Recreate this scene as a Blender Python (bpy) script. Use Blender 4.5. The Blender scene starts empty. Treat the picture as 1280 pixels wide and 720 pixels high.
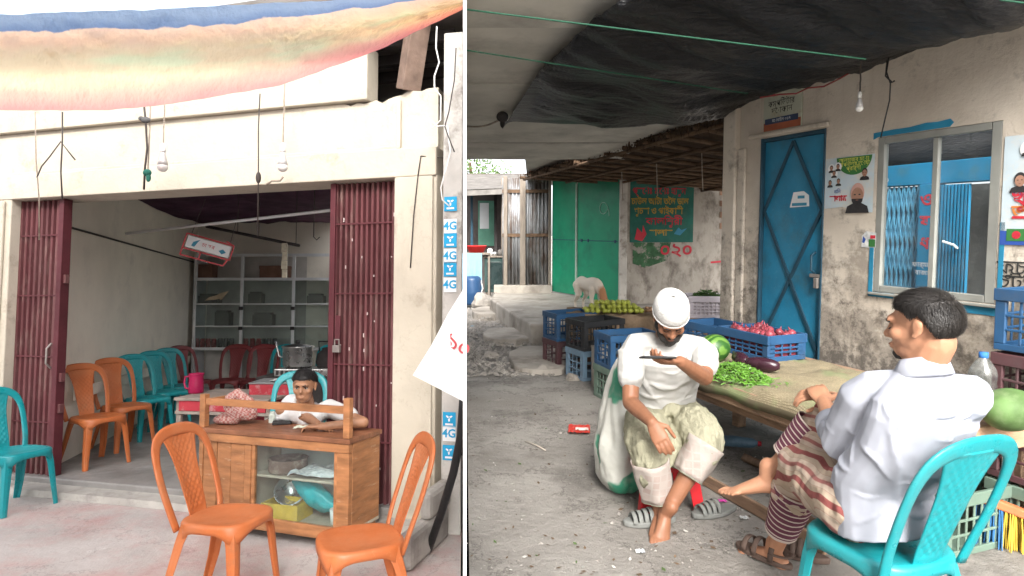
import bpy, bmesh, math, random
import numpy as np
from mathutils import Vector, Matrix, noise
random.seed(7)
rnd = random.Random(11)
PI = math.pi
V = Vector
# ------------------------------------------------------------------ camera, sky, sun, exposure
scn = bpy.context.scene
COL = scn.collection
F, YH, H = 800.0, 335.0, 1.45          # focal length and horizon in photo pixels, eye height
CAM = V((0, 0, H))
cd = bpy.data.cameras.new('camera'); cam = bpy.data.objects.new('camera', cd); COL.objects.link(cam)
cd.sensor_width = 36; cd.lens = 36 * F / 1280; cd.shift_y = -(360 - YH) / 1280
cd.clip_start = 0.05; cd.clip_end = 3000
cam.location = CAM; cam.rotation_euler = (PI / 2, 0, 0)
scn.camera = cam
SUN_EL, SUN_AZ = math.radians(36), math.radians(-178)   # behind the photographer
wd = bpy.data.worlds.new('World'); scn.world = wd; wd.use_nodes = True
nt = wd.node_tree; bg = nt.nodes['Background']
sky = nt.nodes.new('ShaderNodeTexSky'); sky.sky_type = 'NISHITA'; sky.sun_disc = False
sky.sun_elevation = SUN_EL; sky.sun_rotation = SUN_AZ; sky.dust_density = 6; sky.air_density = 1.0; sky.ozone_density = 1
hs = nt.nodes.new('ShaderNodeHueSaturation'); hs.inputs['Saturation'].default_value = 0.22
nt.links.new(sky.outputs[0], hs.inputs['Color']); nt.links.new(hs.outputs[0], bg.inputs[0])
bg.inputs[1].default_value = 0.15
sl = bpy.data.lights.new('sun', 'SUN'); sl.energy = 0.85; sl.angle = math.radians(24); sl.color = (1, 0.95, 0.87)
so = bpy.data.objects.new('sun', sl); COL.objects.link(so)
sd = V((math.sin(SUN_AZ) * math.cos(SUN_EL), math.cos(SUN_AZ) * math.cos(SUN_EL), math.sin(SUN_EL)))
so.rotation_euler = (-sd).to_track_quat('-Z', 'Y').to_euler(); so.location = sd * 30
scn.view_settings.view_transform = 'Standard'; scn.view_settings.look = 'None'
scn.view_settings.exposure = 2.05; scn.view_settings.gamma = 1
scn.render.engine = 'CYCLES'
scn.cycles.use_denoising = True
scn.cycles.max_bounces = 8; scn.cycles.transparent_max_bounces = 12; scn.cycles.diffuse_bounces = 5

# ------------------------------------------------------------------ the two lots
# left lot: porch falls gently away from the street; right lot: lane climbs gently. Each is built level and then laid on its slope.
ANG = {'L': -math.atan(50 / F), 'R': math.atan(53 / F)}
ROT = {k: Matrix.Rotation(a, 4, 'X') for k, a in ANG.items()}
LOTM = {k: Matrix.Translation(CAM) @ r @ Matrix.Translation(-CAM) for k, r in ROT.items()}
REG = []
def ray(lot, px, py):
    return (ROT[lot].to_3x3().transposed()) @ V(((px - 640) / F, 1, (YH - py) / F))
def gp(lot, px, py, z=0.0):            # the point of height z seen at a pixel
    d = ray(lot, px, py); return CAM + d * ((z - H) / d.z)
def dp(lot, px, py, y):                # the point at depth y seen at a pixel
    d = ray(lot, px, py); return CAM + d * (y / d.y)
def wp(lot, px, py, p, n):             # the point of a wall plane seen at a pixel
    d = ray(lot, px, py); p = V(p); n = V(n); return CAM + d * ((p - CAM).dot(n) / d.dot(n))

# ------------------------------------------------------------------ materials
MATS = {}
def lin(c): return tuple((x / 12.92 if x <= .04045 else ((x + .055) / 1.055) ** 2.4) for x in c)
def hx(s): return lin(tuple(int(s[i:i + 2], 16) / 255 for i in (0, 2, 4)))
def nodes(name):
    m = bpy.data.materials.new(name); m.use_nodes = True; n = m.node_tree
    return m, n, n.nodes['Principled BSDF'], lambda t: n.nodes.new(t), lambda a, b: n.links.new(a, b)
def coords(N, L, stretch=(1, 1, 1), kind='Object', rand=True):
    tc = N('ShaderNodeTexCoord'); mp = N('ShaderNodeMapping'); L(tc.outputs[kind], mp.inputs[0])
    mp.inputs['Scale'].default_value = stretch
    if rand:
        oi = N('ShaderNodeObjectInfo'); ml = N('ShaderNodeMath'); ml.operation = 'MULTIPLY'; ml.inputs[1].default_value = 17.0
        L(oi.outputs['Random'], ml.inputs[0]); L(ml.outputs[0], mp.inputs['Location'])
    return mp.outputs[0]
def noise_n(N, L, co, scale, detail=4, rough=.55):
    t = N('ShaderNodeTexNoise'); t.inputs['Scale'].default_value = scale; t.inputs['Detail'].default_value = detail
    t.inputs['Roughness'].default_value = rough; L(co, t.inputs['Vector']); return t.outputs['Fac']
def ramp(N, L, fac, stops):
    r = N('ShaderNodeValToRGB'); e = r.color_ramp.elements
    while len(e) < len(stops): e.new(.5)
    for k, (p, c) in enumerate(stops):
        e[k].position = p; e[k].color = (c if len(c) == 4 else tuple(c) + (1,)) if not isinstance(c, (int, float)) else (c, c, c, 1)
    L(fac, r.inputs[0]); return r.outputs[0]
def mixc(N, L, fac, a, b, mode='MIX'):
    x = N('ShaderNodeMix'); x.data_type = 'RGBA'; x.blend_type = mode
    for sock, val in ((x.inputs[0], fac), (x.inputs[6], a), (x.inputs[7], b)):
        if hasattr(val, 'is_linked'): L(val, sock)
        else: sock.default_value = val if isinstance(val, (int, float)) else tuple(val) + (1,)
    return x.outputs[2]
def bumpn(N, L, b, hgt, strength, dist=.01, prev=None):
    bn = N('ShaderNodeBump'); bn.inputs['Strength'].default_value = strength; bn.inputs['Distance'].default_value = dist
    L(hgt, bn.inputs['Height'])
    if prev: L(prev, bn.inputs['Normal'])
    L(bn.outputs[0], b.inputs['Normal']); return bn.outputs[0]
def mat(name, base, var=.18, scale=5, rough=.7, bump=.15, bscale=40, spec=.35, metal=0, dirt=None, dscale=2.5, damt=(.52, .68), stretch=(1, 1, 1), bdist=.01, rvar=.12, scuff=None, crack=None, bdet=4):
    if name in MATS: return MATS[name]
    m, n, b, N, L = nodes(name)
    co = coords(N, L, stretch)
    f = noise_n(N, L, co, scale, 5)
    lo = tuple(max(0, c * (1 - var)) for c in base); hi = tuple(min(1, c * (1 + var)) for c in base)
    c = ramp(N, L, f, [(.3, lo), (.7, hi)])
    if dirt:
        d = noise_n(N, L, co, dscale, 8, .68)
        c = mixc(N, L, ramp(N, L, d, [(damt[0], 0), (damt[1], 1)]), c, dirt)
    if scuff:
        c = mixc(N, L, ramp(N, L, noise_n(N, L, co, 38, 6, .7), [(.6, 0), (.74, .5)]), c, scuff)
        c = mixc(N, L, ramp(N, L, noise_n(N, L, co, 3.2, 4, .6), [(.45, 0), (.75, .3)]), c, scuff)
    if crack:
        k = noise_n(N, L, co, 1.3, 10, .62)
        c = mixc(N, L, ramp(N, L, k, [(.496, 0), (.499, .3), (.501, .3), (.504, 0)]), c, crack)
        stv = N('ShaderNodeMapping'); stv.inputs['Scale'].default_value = (4, 4, .9); L(co, stv.inputs[0])
        c = mixc(N, L, ramp(N, L, noise_n(N, L, stv.outputs[0], 1.2, 6, .65), [(.55, 0), (.78, .4)]), c, crack)
    L(c, b.inputs['Base Color'])
    L(ramp(N, L, noise_n(N, L, co, scale * 3), [(.3, max(0, rough - rvar)), (.7, min(1, rough + rvar))]), b.inputs['Roughness'])
    b.inputs['Metallic'].default_value = metal; b.inputs['Specular IOR Level'].default_value = spec
    if bump: bumpn(N, L, b, noise_n(N, L, co, bscale, bdet), bump, bdist)
    MATS[name] = m; return m
def glassmat(name, tint=(.9, .95, .95), refl=.12, dusty=.06, rough=.05):
    if name in MATS: return MATS[name]
    m, n, b, N, L = nodes(name)
    t = N('ShaderNodeBsdfTransparent'); t.inputs[0].default_value = tint + (1,)
    g = N('ShaderNodeBsdfGlossy'); g.inputs['Roughness'].default_value = rough
    df = N('ShaderNodeBsdfDiffuse'); df.inputs[0].default_value = (.6, .6, .57, 1)
    lw = N('ShaderNodeFresnel'); gm_ = N('ShaderNodeNewGeometry'); mr_ = N('ShaderNodeMapRange'); mr_.inputs[3].default_value = 1.45; mr_.inputs[4].default_value = 1 / 1.45; L(gm_.outputs['Backfacing'], mr_.inputs[0]); L(mr_.outputs[0], lw.inputs[0])
    ad = N('ShaderNodeMath'); ad.operation = 'MULTIPLY_ADD'; ad.inputs[1].default_value = 1.0; ad.inputs[2].default_value = refl * .2; L(lw.outputs[0], ad.inputs[0])
    m1 = N('ShaderNodeMixShader'); L(ad.outputs[0], m1.inputs[0]); L(t.outputs[0], m1.inputs[1]); L(g.outputs[0], m1.inputs[2])
    m2 = N('ShaderNodeMixShader'); co = coords(N, L)
    L(ramp(N, L, noise_n(N, L, co, 5, 6, .7), [(.4, 0.0), (.8, dusty * 3)]), m2.inputs[0])
    L(m1.outputs[0], m2.inputs[1]); L(df.outputs[0], m2.inputs[2])
    L(m2.outputs[0], n.nodes['Material Output'].inputs[0]); MATS[name] = m; return m

# ------------------------------------------------------------------ mesh builder
class MB:
    def __init__(s): s.v = []; s.f = []; s.mi = []; s.cur = 0; s.uv = None
    def add(s, vs, fs, M=None):
        o = len(s.v)
        for p in vs:
            p = V(p); s.v.append(tuple(M @ p if M is not None else p))
        for f in fs: s.f.append(tuple(i + o for i in f)); s.mi.append(s.cur)
        return s
    def box(s, x0, x1, y0, y1, z0, z1, M=None):
        vs = [(x0, y0, z0), (x1, y0, z0), (x1, y1, z0), (x0, y1, z0), (x0, y0, z1), (x1, y0, z1), (x1, y1, z1), (x0, y1, z1)]
        return s.add(vs, [(0, 3, 2, 1), (4, 5, 6, 7), (0, 1, 5, 4), (1, 2, 6, 5), (2, 3, 7, 6), (3, 0, 4, 7)], M)
    def bar(s, a, b, w, h=None, up=(0, 0, 1)):
        a = V(a); b = V(b); h = h or w; t = (b - a).normalized(); u = V(up)
        if abs(t.dot(u)) > .98: u = V((0, 1, 0))
        sd_ = t.cross(u).normalized(); u = sd_.cross(t)
        vs = []
        for p in (a, b):
            for q, r in ((-1, -1), (1, -1), (1, 1), (-1, 1)): vs.append(p + sd_ * q * w / 2 + u * r * h / 2)
        return s.add(vs, [(0, 1, 2, 3), (7, 6, 5, 4), (0, 4, 5, 1), (1, 5, 6, 2), (2, 6, 7, 3), (3, 7, 4, 0)])
    def tube(s, pts, rs, n=8, ref=None, sq=1.0, cap=True):
        """sweep; rs: radius or (in-plane, normal) per point; ref: fixed normal vector"""
        pts = [V(p) for p in pts]
        if not isinstance(rs, (list, tuple)): rs = [rs] * len(pts)
        rs = [(r, r) if isinstance(r, (int, float)) else r for r in rs]
        rings = []; prevn = None
        for i, p in enumerate(pts):
            t = (pts[min(i + 1, len(pts) - 1)] - pts[max(i - 1, 0)])
            t = t.normalized() if t.length > 1e-9 else V((0, 0, 1))
            nn = V(ref) if ref is not None else (prevn if prevn is not None else (V((0, 0, 1)) if abs(t.z) < .9 else V((0, 1, 0))))
            nn = nn - t * nn.dot(t)
            if nn.length < 1e-5: nn = t.orthogonal()
            nn.normalize(); prevn = nn; sd_ = t.cross(nn)
            ring = []
            for k in range(n):
                a = 2 * PI * k / n; ca, sa = math.cos(a), math.sin(a)
                if sq != 1.0: ca = math.copysign(abs(ca) ** sq, ca); sa = math.copysign(abs(sa) ** sq, sa)
                ring.append(p + sd_ * ca * rs[i][0] + nn * sa * rs[i][1])
            rings.append(ring)
        return s.loft(rings, cap)
    def loft(s, rings, cap=True, closed=True):
        n = len(rings[0]); vs = [p for r in rings for p in r]; fs = []
        for i in range(len(rings) - 1):
            for k in range(n if closed else n - 1):
                k2 = (k + 1) % n; fs.append((i * n + k, i * n + k2, (i + 1) * n + k2, (i + 1) * n + k))
        if cap:
            fs.append(tuple(range(n - 1, -1, -1))); m = (len(rings) - 1) * n; fs.append(tuple(m + k for k in range(n)))
        return s.add(vs, fs)
    def lathe(s, prof, n=16, M=None, cap=True):
        rings = [[V((r * math.cos(2 * PI * k / n), r * math.sin(2 * PI * k / n), z)) for k in range(n)] for r, z in prof]
        if M is not None: rings = [[M @ p for p in r] for r in rings]
        return s.loft(rings, cap)
    def ell(s, c, r, M=None, n=14, m=9):
        c = V(c); r = (r, r, r) if isinstance(r, (int, float)) else r
        vs = []; fs = []
        for i in range(1, m):
            th = PI * i / m
            for k in range(n):
                ph = 2 * PI * k / n; p = V((r[0] * math.sin(th) * math.cos(ph), r[1] * math.sin(th) * math.sin(ph), r[2] * math.cos(th)))
                vs.append(c + (M @ p if M is not None else p))
        for z in (1, -1):
            p = V((0, 0, r[2] * z)); vs.append(c + (M @ p if M is not None else p))
        t, b = len(vs) - 2, len(vs) - 1
        for i in range(m - 2):
            for k in range(n): k2 = (k + 1) % n; fs.append((i * n + k, (i + 1) * n + k, (i + 1) * n + k2, i * n + k2))
        for k in range(n): k2 = (k + 1) % n; fs.append((t, k, k2)); fs.append((b, (m - 2) * n + k2, (m - 2) * n + k))
        return s.add(vs, fs)
    def grid(s, P, nu, nv, uv=False):
        o = len(s.v); vs = []; fs = []
        for j in range(nv + 1):
            for i in range(nu + 1): vs.append(P(i / nu, j / nv))
        for j in range(nv):
            for i in range(nu): a = j * (nu + 1) + i; fs.append((a, a + 1, a + nu + 2, a + nu + 1))
        if uv: s.uv = [((i / nu), (j / nv)) for j in range(nv + 1) for i in range(nu + 1)]
        return s.add(vs, fs)
    def prism(s, poly, z0, z1, M=None):      # polygon in local xy, extruded in z
        n = len(poly); vs = [(p[0], p[1], z0) for p in poly] + [(p[0], p[1], z1) for p in poly]
        fs = [tuple(range(n - 1, -1, -1)), tuple(range(n, 2 * n))] + [(k, (k + 1) % n, n + (k + 1) % n, n + k) for k in range(n)]
        return s.add(vs, fs, M)
    def mesh(s, name, mats, smooth=False):
        me = bpy.data.meshes.new(name); me.from_pydata(s.v, [], s.f); me.update()
        for m in (mats if isinstance(mats, (list, tuple)) else [mats]): me.materials.append(m)
        if any(s.mi): me.polygons.foreach_set('material_index', s.mi)
        if s.uv:
            ul = me.uv_layers.new(name='UVMap'); li = [0] * len(me.loops); me.loops.foreach_get('vertex_index', li)
            ul.data.foreach_set('uv', [c for i in li for c in s.uv[i]])
        bm = bmesh.new(); bm.from_mesh(me); bmesh.ops.recalc_face_normals(bm, faces=bm.faces); bm.to_mesh(me); bm.free()
        if smooth: me.polygons.foreach_set('use_smooth', [True] * len(me.polygons))
        return me
    def build(s, name, mats, parent=None, smooth=False, bevel=0, solid=0, seg=2, subd=0, autos=False):
        o = bpy.data.objects.new(name, s.mesh(name, mats, smooth)); COL.objects.link(o)
        if parent is not None: o.parent = parent
        if solid:
            md = o.modifiers.new('solid', 'SOLIDIFY'); md.thickness = solid; md.offset = 0
        if bevel:
            md = o.modifiers.new('bevel', 'BEVEL'); md.width = bevel; md.segments = seg; md.limit_method = 'ANGLE'
        if subd:
            md = o.modifiers.new('sub', 'SUBSURF'); md.levels = subd; md.render_levels = subd
        return o
def tag(o, label, cat=None, lot=None, group=None, kind=None):
    if label: o['label'] = label
    if cat: o['category'] = cat
    if group: o['group'] = group
    if kind: o['kind'] = kind
    if lot: REG.append((o, lot))
    return o
def thing(name, label, cat, lot, loc=(0, 0, 0), rz=0, group=None):
    o = bpy.data.objects.new(name, None); COL.objects.link(o); o.location = loc; o.rotation_euler = (0, 0, rz); o.empty_display_size = .1
    return tag(o, label, cat, lot, group)
def at(o, loc, rz=0, rot=None):
    o.location = loc; o.rotation_euler = rot if rot else (0, 0, rz); return o
def copy_tree(o, lot, parent=None):
    c = o.copy(); COL.objects.link(c); c.parent = parent
    for ch in o.children: copy_tree(ch, lot, c)
    if parent is None: REG.append((c, lot))
    return c
def remesh(o, vox, it=4, disp=0, dscale=.1, tex='CLOUDS', fac=.5):
    md = o.modifiers.new('rm', 'REMESH'); md.mode = 'VOXEL'; md.voxel_size = vox; md.use_smooth_shade = True
    md = o.modifiers.new('sm', 'SMOOTH'); md.factor = fac; md.iterations = it
    if disp:
        tx = bpy.data.textures.new('folds', tex); tx.noise_scale = dscale
        md = o.modifiers.new('dp', 'DISPLACE'); md.texture = tx; md.strength = disp; md.mid_level = .5; md.texture_coords = 'LOCAL'
        md = o.modifiers.new('sm2', 'SMOOTH'); md.factor = .4; md.iterations = 2
    return o
def text(body, size, m, parent, M, name='lettering', bold=0.0, align='CENTER', sx=1.0):
    cu = bpy.data.curves.new('txt', 'FONT'); cu.body = body; cu.size = size; cu.align_x = align; cu.align_y = 'CENTER'; cu.offset = bold; cu.resolution_u = 2
    t = bpy.data.objects.new('txt', cu); COL.objects.link(t)
    dg = bpy.context.evaluated_depsgraph_get(); me = bpy.data.meshes.new_from_object(t.evaluated_get(dg)); bpy.data.objects.remove(t)
    me.transform(M @ Matrix.Diagonal((sx, 1, 1, 1))); me.materials.clear(); me.materials.append(m); me.name = name
    o = bpy.data.objects.new(name, me); COL.objects.link(o); o.parent = parent; return o
def lerp(tab, x):
    if x <= tab[0][0]: return tab[0][1]
    for (a, b), (c, d) in zip(tab, tab[1:]):
        if x <= c: return b + (d - b) * (x - a) / (c - a)
    return tab[-1][1]
def nz(x, y=0, z=0): return noise.noise(V((x, y, z)))
# ------------------------------------------------------------------ shared materials
cream = mat('cream_plaster', (.5, .455, .375), .1, 2.2, .85, .3, 30, .15, dirt=(.34, .29, .23), dscale=4.5, damt=(.57, .75), crack=(.3, .255, .2))
innerw = mat('inner_plaster', (.76, .71, .62), .08, 2, .85, .2, 25, .2, dirt=(.6, .56, .5), dscale=1.6, damt=(.55, .75))
maroon = mat('maroon_shutter_paint', (.115, .036, .04), .25, 5, .65, .2, 50, .3, dirt=(.17, .1, .09), dscale=12, damt=(.52, .72), stretch=(1, 1, .3), scuff=(.2, .13, .12))
dark = mat('dark_timber_and_shade', (.05, .045, .045), .3, 6, .9, .3, 30, .1)  # own tone of dark things; on the passage wall it paints shade
darkgrey = mat('grey_concrete_dark', (.16, .15, .14), .25, 3, .9, .4, 18, .2)
porchm = None
def make_porch():
    m, n, b, N, L = nodes('porch_concrete'); co = coords(N, L, rand=False)
    c = ramp(N, L, noise_n(N, L, co, 1.3, 8, .62), [(.32, (.36, .325, .31)), (.5, (.45, .41, .39)), (.68, (.53, .495, .475))])
    c = mixc(N, L, ramp(N, L, noise_n(N, L, co, 1.1, 10, .72), [(.46, 0), (.6, .8)]), c, (.46, .285, .265))
    c = mixc(N, L, ramp(N, L, noise_n(N, L, co, 5, 6, .7), [(.62, 0), (.72, .6)]), c, (.62, .6, .575))
    c = mixc(N, L, ramp(N, L, noise_n(N, L, co, 2.2, 9, .75), [(.6, 0), (.7, .55)]), c, (.25, .22, .21))
    c = mixc(N, L, ramp(N, L, noise_n(N, L, co, .7, 10, .66), [(.496, 0), (.499, .6), (.501, .6), (.504, 0)]), c, (.2, .17, .16))
    c = mixc(N, L, ramp(N, L, noise_n(N, L, co, 45, 4, .65), [(.62, 0), (.7, .6)]), c, (.24, .2, .19))
    L(c, b.inputs['Base Color']); b.inputs['Roughness'].default_value = .8
    bumpn(N, L, b, noise_n(N, L, co, 16, 10, .75), .6, .02); return m
porchm = make_porch()
shopfloor = mat('shop_floor_cement', (.2, .19, .18), .3, 2.5, .5, .2, 20, .4, dirt=(.3, .29, .28), dscale=2, damt=(.5, .75))
stepm = mat('step_concrete', (.38, .36, .33), .25, 4, .85, .5, 16, .2, dirt=(.2, .18, .17), dscale=3, damt=(.5, .7))
alum = mat('aluminium', (.62, .63, .64), .1, 6, .45, .05, 40, .5, metal=.15)
glass = glassmat('clear_glass', dusty=.012)
black = mat('black_rubber', (.012, .012, .013), .2, 8, .5, .1, 50, .4)
wire_dark = mat('dark_wire', (.06, .05, .045), .2, 8, .7, 0)
rope_m = mat('pale_rope', (.32, .27, .22), .25, 20, .9, .4, 150)
white_pl = mat('white_plastic', (.72, .72, .7), .05, 5, .45, .05, 40, .4)
teal = mat('teal_plastic', (.006, .25, .28), .14, 4, .36, .08, 70, .45, dirt=(.03, .17, .18), dscale=8, damt=(.55, .75), scuff=(.12, .36, .37))
orange = mat('orange_plastic', (.44, .122, .036), .14, 4, .42, .08, 70, .42, dirt=(.32, .12, .05), dscale=8, damt=(.55, .75), scuff=(.48, .24, .13))
redpl = mat('dark_red_plastic', (.17, .028, .03), .12, 4, .4, .06, 70, .4)
wood = mat('brown_varnished_wood', (.33, .145, .06), .35, 5, .5, .2, 40, .4, dirt=(.5, .32, .2), dscale=7, damt=(.6, .74), stretch=(1, 1, 5))
woodtop = mat('worn_counter_top', (.22, .09, .045), .35, 6, .45, .15, 40, .4, dirt=(.34, .2, .13), dscale=5, damt=(.58, .72), stretch=(1, 6, 1))
woodin = mat('pale_inside_boards', (.42, .36, .28), .2, 5, .8, .1)

# ------------------------------------------------------------------ left lot: ground
L_ = 'L'
mb = MB(); mb.add([(-14, -9, 0), (-.012, -9, 0), (-.012, 0, 0), (-.49, 6.4, 0), (-14, 6.4, 0)], [(0, 1, 2, 3, 4)])
tag(mb.build('porch_floor', porchm), None, None, L_, kind='structure')

A = V((-4.15, 5.35, 0)); E_ = V((.9654, -.2609, 0)); N_ = V((.2609, .9654, 0)); FRZ = math.atan2(E_.y, E_.x)
def fs(px, py):                     # pixel -> facade coordinates
    p = wp(L_, px, py, A, N_) - A; return p.dot(E_), p.z
def FW(s, d, z): return A + E_ * s + N_ * d + V((0, 0, z))
sL = fs(17, 400)[0]; sR = fs(495, 400)[0]; sP = fs(548, 400)[0]; sG = fs(562, 400)[0]; sE = fs(579.5, 400)[0]; sPan = fs(465, 90)[0]
ZT = 2.35
# raised floor of the shop and its kerb
wl = V((-.2425, .9701, 0))
a0 = FW(sL - .4, -.03, 0); a1 = FW(sP, -.03, 0)
b0 = V((-5.6, 10.4, 0)); b1 = V((-1.9, 10.2, 0))
mb = MB(); mb.prism([a0[:2], a1[:2], b1[:2], b0[:2]], .002, .1)
tag(mb.build('shop_floor', shopfloor, bevel=.012), None, None, L_, kind='structure')
mb = MB()
xs = [sL - .9 + k * .02 * 10 for k in range(int((sP - sL + .9) / .2) + 1)] + [sP]
for k in range(len(xs) - 1):
    j = nz(k * .7) * .012
    mb.add([FW(xs[k], -.2 + j, .002), FW(xs[k + 1], -.2 + nz((k + 1) * .7) * .012, .002), FW(xs[k + 1], -.03, .002), FW(xs[k], -.03, .002),
            FW(xs[k], -.19 + j, .05), FW(xs[k + 1], -.19 + nz((k + 1) * .7) * .012, .05), FW(xs[k + 1], -.03, .055), FW(xs[k], -.03, .055)],
           [(0, 1, 5, 4), (4, 5, 6, 7), (2, 3, 7, 6), (0, 4, 7, 3), (1, 2, 6, 5)])
tag(mb.build('kerb', stepm), None, None, L_, kind='structure')

# ------------------------------------------------------------------ left lot: the shop building
shop = thing('shop_building', 'cream plastered tea shop with a wide open front and maroon folding shutters', 'building', L_, A, FRZ)
def fbox(name, s0, s1, d0, d1, z0, z1, m=cream, bevel=.008, parent=shop):
    mb = MB(); mb.box(s0, s1, d0, d1, z0, z1); return mb.build(name, m, parent, bevel=bevel)
fbox('pillar', sL - 1.6, sL - .005, -.06, .24, .0, ZT + .2)
fbox('corner_strip', sL - .13, sL - .06, -.085, -.062, .0, ZT - .01)
fbox('pillar', sR + .005, sP, -.05, .24, .0, ZT + .2)
fbox('pilaster_face', sR + .012, sP - .02, -.075, -.052, .0, ZT - .0, bevel=.006)
fbox('lintel', sL - 1.6, sP, -.068, .22, ZT + .003, ZT + .205)
# middle band with a broken upper edge beside the panel
def band():
    mb = MB(); xs = [sL - 1.6, sPan - .25] + [sPan - .25 + k * .05 for k in range(1, int((sP - sPan + .25) / .05))] + [sP]
    front = []; back = []
    for x in xs:
        top = 2.915 if x <= sPan - .2 else 2.9 + .05 * nz(x * 9, 3) + .07 * max(0, min(1, (x - sPan - .1) * 5)) + .03 * nz(x * 31, 8)
        front.append(((x, -.03, 2.557), (x, -.03, top))); back.append(((x, .2, 2.557), (x, .2, top - .03 + .03 * nz(x * 17))))
    for k in range(len(xs) - 1):
        a, b_ = front[k], front[k + 1]; c, d = back[k], back[k + 1]
        mb.add([a[0], b_[0], b_[1], a[1], c[0], d[0], d[1], c[1]], [(0, 1, 2, 3), (3, 2, 6, 7), (4, 7, 6, 5)])
    o = mb.build('wall_band', cream, shop)
    return o
band()
fbox('wall_rib', fs(500, 150)[0], fs(500, 150)[0] + .03, -.06, -.032, 2.557, 2.9, bevel=.004)
fbox('wall_rib', sL - 1.6, fs(500, 150)[0], -.045, -.033, 2.557, 2.58, bevel=.004)
fbox('fascia_panel', sL - 1.6, sPan, -.075, .1, 2.92, 3.32)
def part_x(y): return -.07375 * y - .02          # just left of the partition
def lotprism(name, pts, z0, z1, m, parent, bevel=.006):
    mb = MB(); q = [inv0 @ V((x, y, 0)) for x, y in pts]; mb.prism([(p.x, p.y) for p in q], z0, z1); return mb.build(name, m, parent, bevel=bevel)
inv0 = (Matrix.Translation(A) @ Matrix.Rotation(FRZ, 4, 'Z')).inverted()
rs0, rs1, rs2 = FW(sL - 1.8, -.32, 0), FW(sE - .1, -.32, 0), FW(sL - 1.8, 1.75, 0)
lotprism('roof_slab', [(rs0.x, rs0.y), (rs1.x, rs1.y), (part_x(rs1.y), rs1.y), (part_x(6.2), 6.2), (rs2.x, rs2.y)], 3.5, 3.62, darkgrey, shop)
fbox('roof_wall', sL - 1.6, sE - .36, .9, 1.05, 2.95, 3.49, darkgrey)
for k in range(3): fbox('roof_joist', sPan - .8, sE - .12 - k * .09, .1 + k * .25, .16 + k * .25, 3.36 - k * .03, 3.44 - k * .03, dark, .004)
mb = MB(); mb.bar((sP - .24, -.0, 2.98), (sP - .1, -.12, 3.5), .14, .12); mb.build('roof_prop', mat('brown_masonry', (.2, .14, .11), .3, 8, .9, .5, 20), shop, bevel=.006)
# passage beside the shop, closed by a dark sheet painted to stand for shade
pe = FW(sP - .05, .7, 0); lotprism('passage_shade_wall', [(pe.x - .12, pe.y), (part_x(pe.y), pe.y), (part_x(pe.y + .1), pe.y + .1), (pe.x - .12, pe.y + .1)], .0, 3.49, dark, shop)
# interior walls in the building's local frame
inv = (Matrix.Translation(A) @ Matrix.Rotation(FRZ, 4, 'Z')).inverted()
def wallquad(name, p, q, z0, z1, t, m, flip=1):
    p = V(p); q = V(q); u = (q - p).normalized(); nn = V((-u.y, u.x, 0)) * flip * t
    mb = MB(); pts = [p, q, q + nn, p + nn]
    mb.add([inv @ (x + V((0, 0, z))) for z in (z0, z1) for x in pts], [(0, 3, 2, 1), (4, 5, 6, 7), (0, 1, 5, 4), (1, 2, 6, 5), (2, 3, 7, 6), (3, 0, 4, 7)])
    return mb.build(name, m, shop)
W0 = FW(fs(40, 400)[0], .26, 0); CB = gp(L_, 241, 493, .1); CB.z = 0
wdir = (CB - W0).normalized()
CR = V((-1.95, CB.y - .15, 0))
wallquad('side_wall', W0, CB, .102, 2.98, .15, innerw)
wallquad('back_wall', CB + V((-.2, .012, 0)), CR, .102, 2.98, .15, innerw)
RW0, RW1 = CR, FW(sR + .1, .26, 0)          # added unseen wide opening on this side, to let daylight into the shop
wallquad('side_wall', RW0, RW0.lerp(RW1, .03), .102, 2.98, .12, innerw)
wallquad('side_wall', RW0.lerp(RW1, .72), RW1, .102, 2.98, .12, innerw)
wallquad('sill_wall', RW0.lerp(RW1, .0301), RW0.lerp(RW1, .7199), .102, .2, .12, innerw)
wallquad('roof_cover', CB + V((-.4, .2, 0)), CB + V((-.4, .2, 0)) + V((2.6, -.15, 0)), 2.99, 3.05, -4.0, darkgrey)  # stops short, leaving an added unseen strip of sky to light the room
# sagging purple cloth ceiling, cut short beside the added skylight strip
purple = mat('purple_ceiling_cloth', (.075, .035, .06), .3, 3, .9, .3, 20, .1)
def ceilP(u, v):
    a = FW(sL - .1, .28, 0).lerp(FW(sR + .1, .28, 0), u * (.8 + .2 * max(0, 1 - v * 3))); b = CB.lerp(CR, u * .74); p = a.lerp(b, v)
    p.z = 2.80 - .09 * math.sin(PI * v) * (1 + .4 * math.sin(9 * u)) + .03 * nz(u * 9, v * 6); return inv @ p
MB().grid(ceilP, 24, 24).build('ceiling_cloth', purple, shop, smooth=True, solid=.004)
wallrail = MB(); p0 = W0.lerp(CB, .02) + V((.012, .0, 0)); p1 = W0.lerp(CB, .98) + V((.012, 0, 0))
wallrail.tube([inv @ (p0 + V((0, 0, 2.16))), inv @ (p1 + V((0, 0, 2.16)))], .01, 6); wallrail.build('wall_cable', wire_dark, shop)
rail2 = MB(); rail2.bar(inv @ (p0 + V((.02, .1, .68))), inv @ (p1 + V((.02, 0, .68))), .02, .1); rail2.build('chair_rail', innerw, shop)

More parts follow.
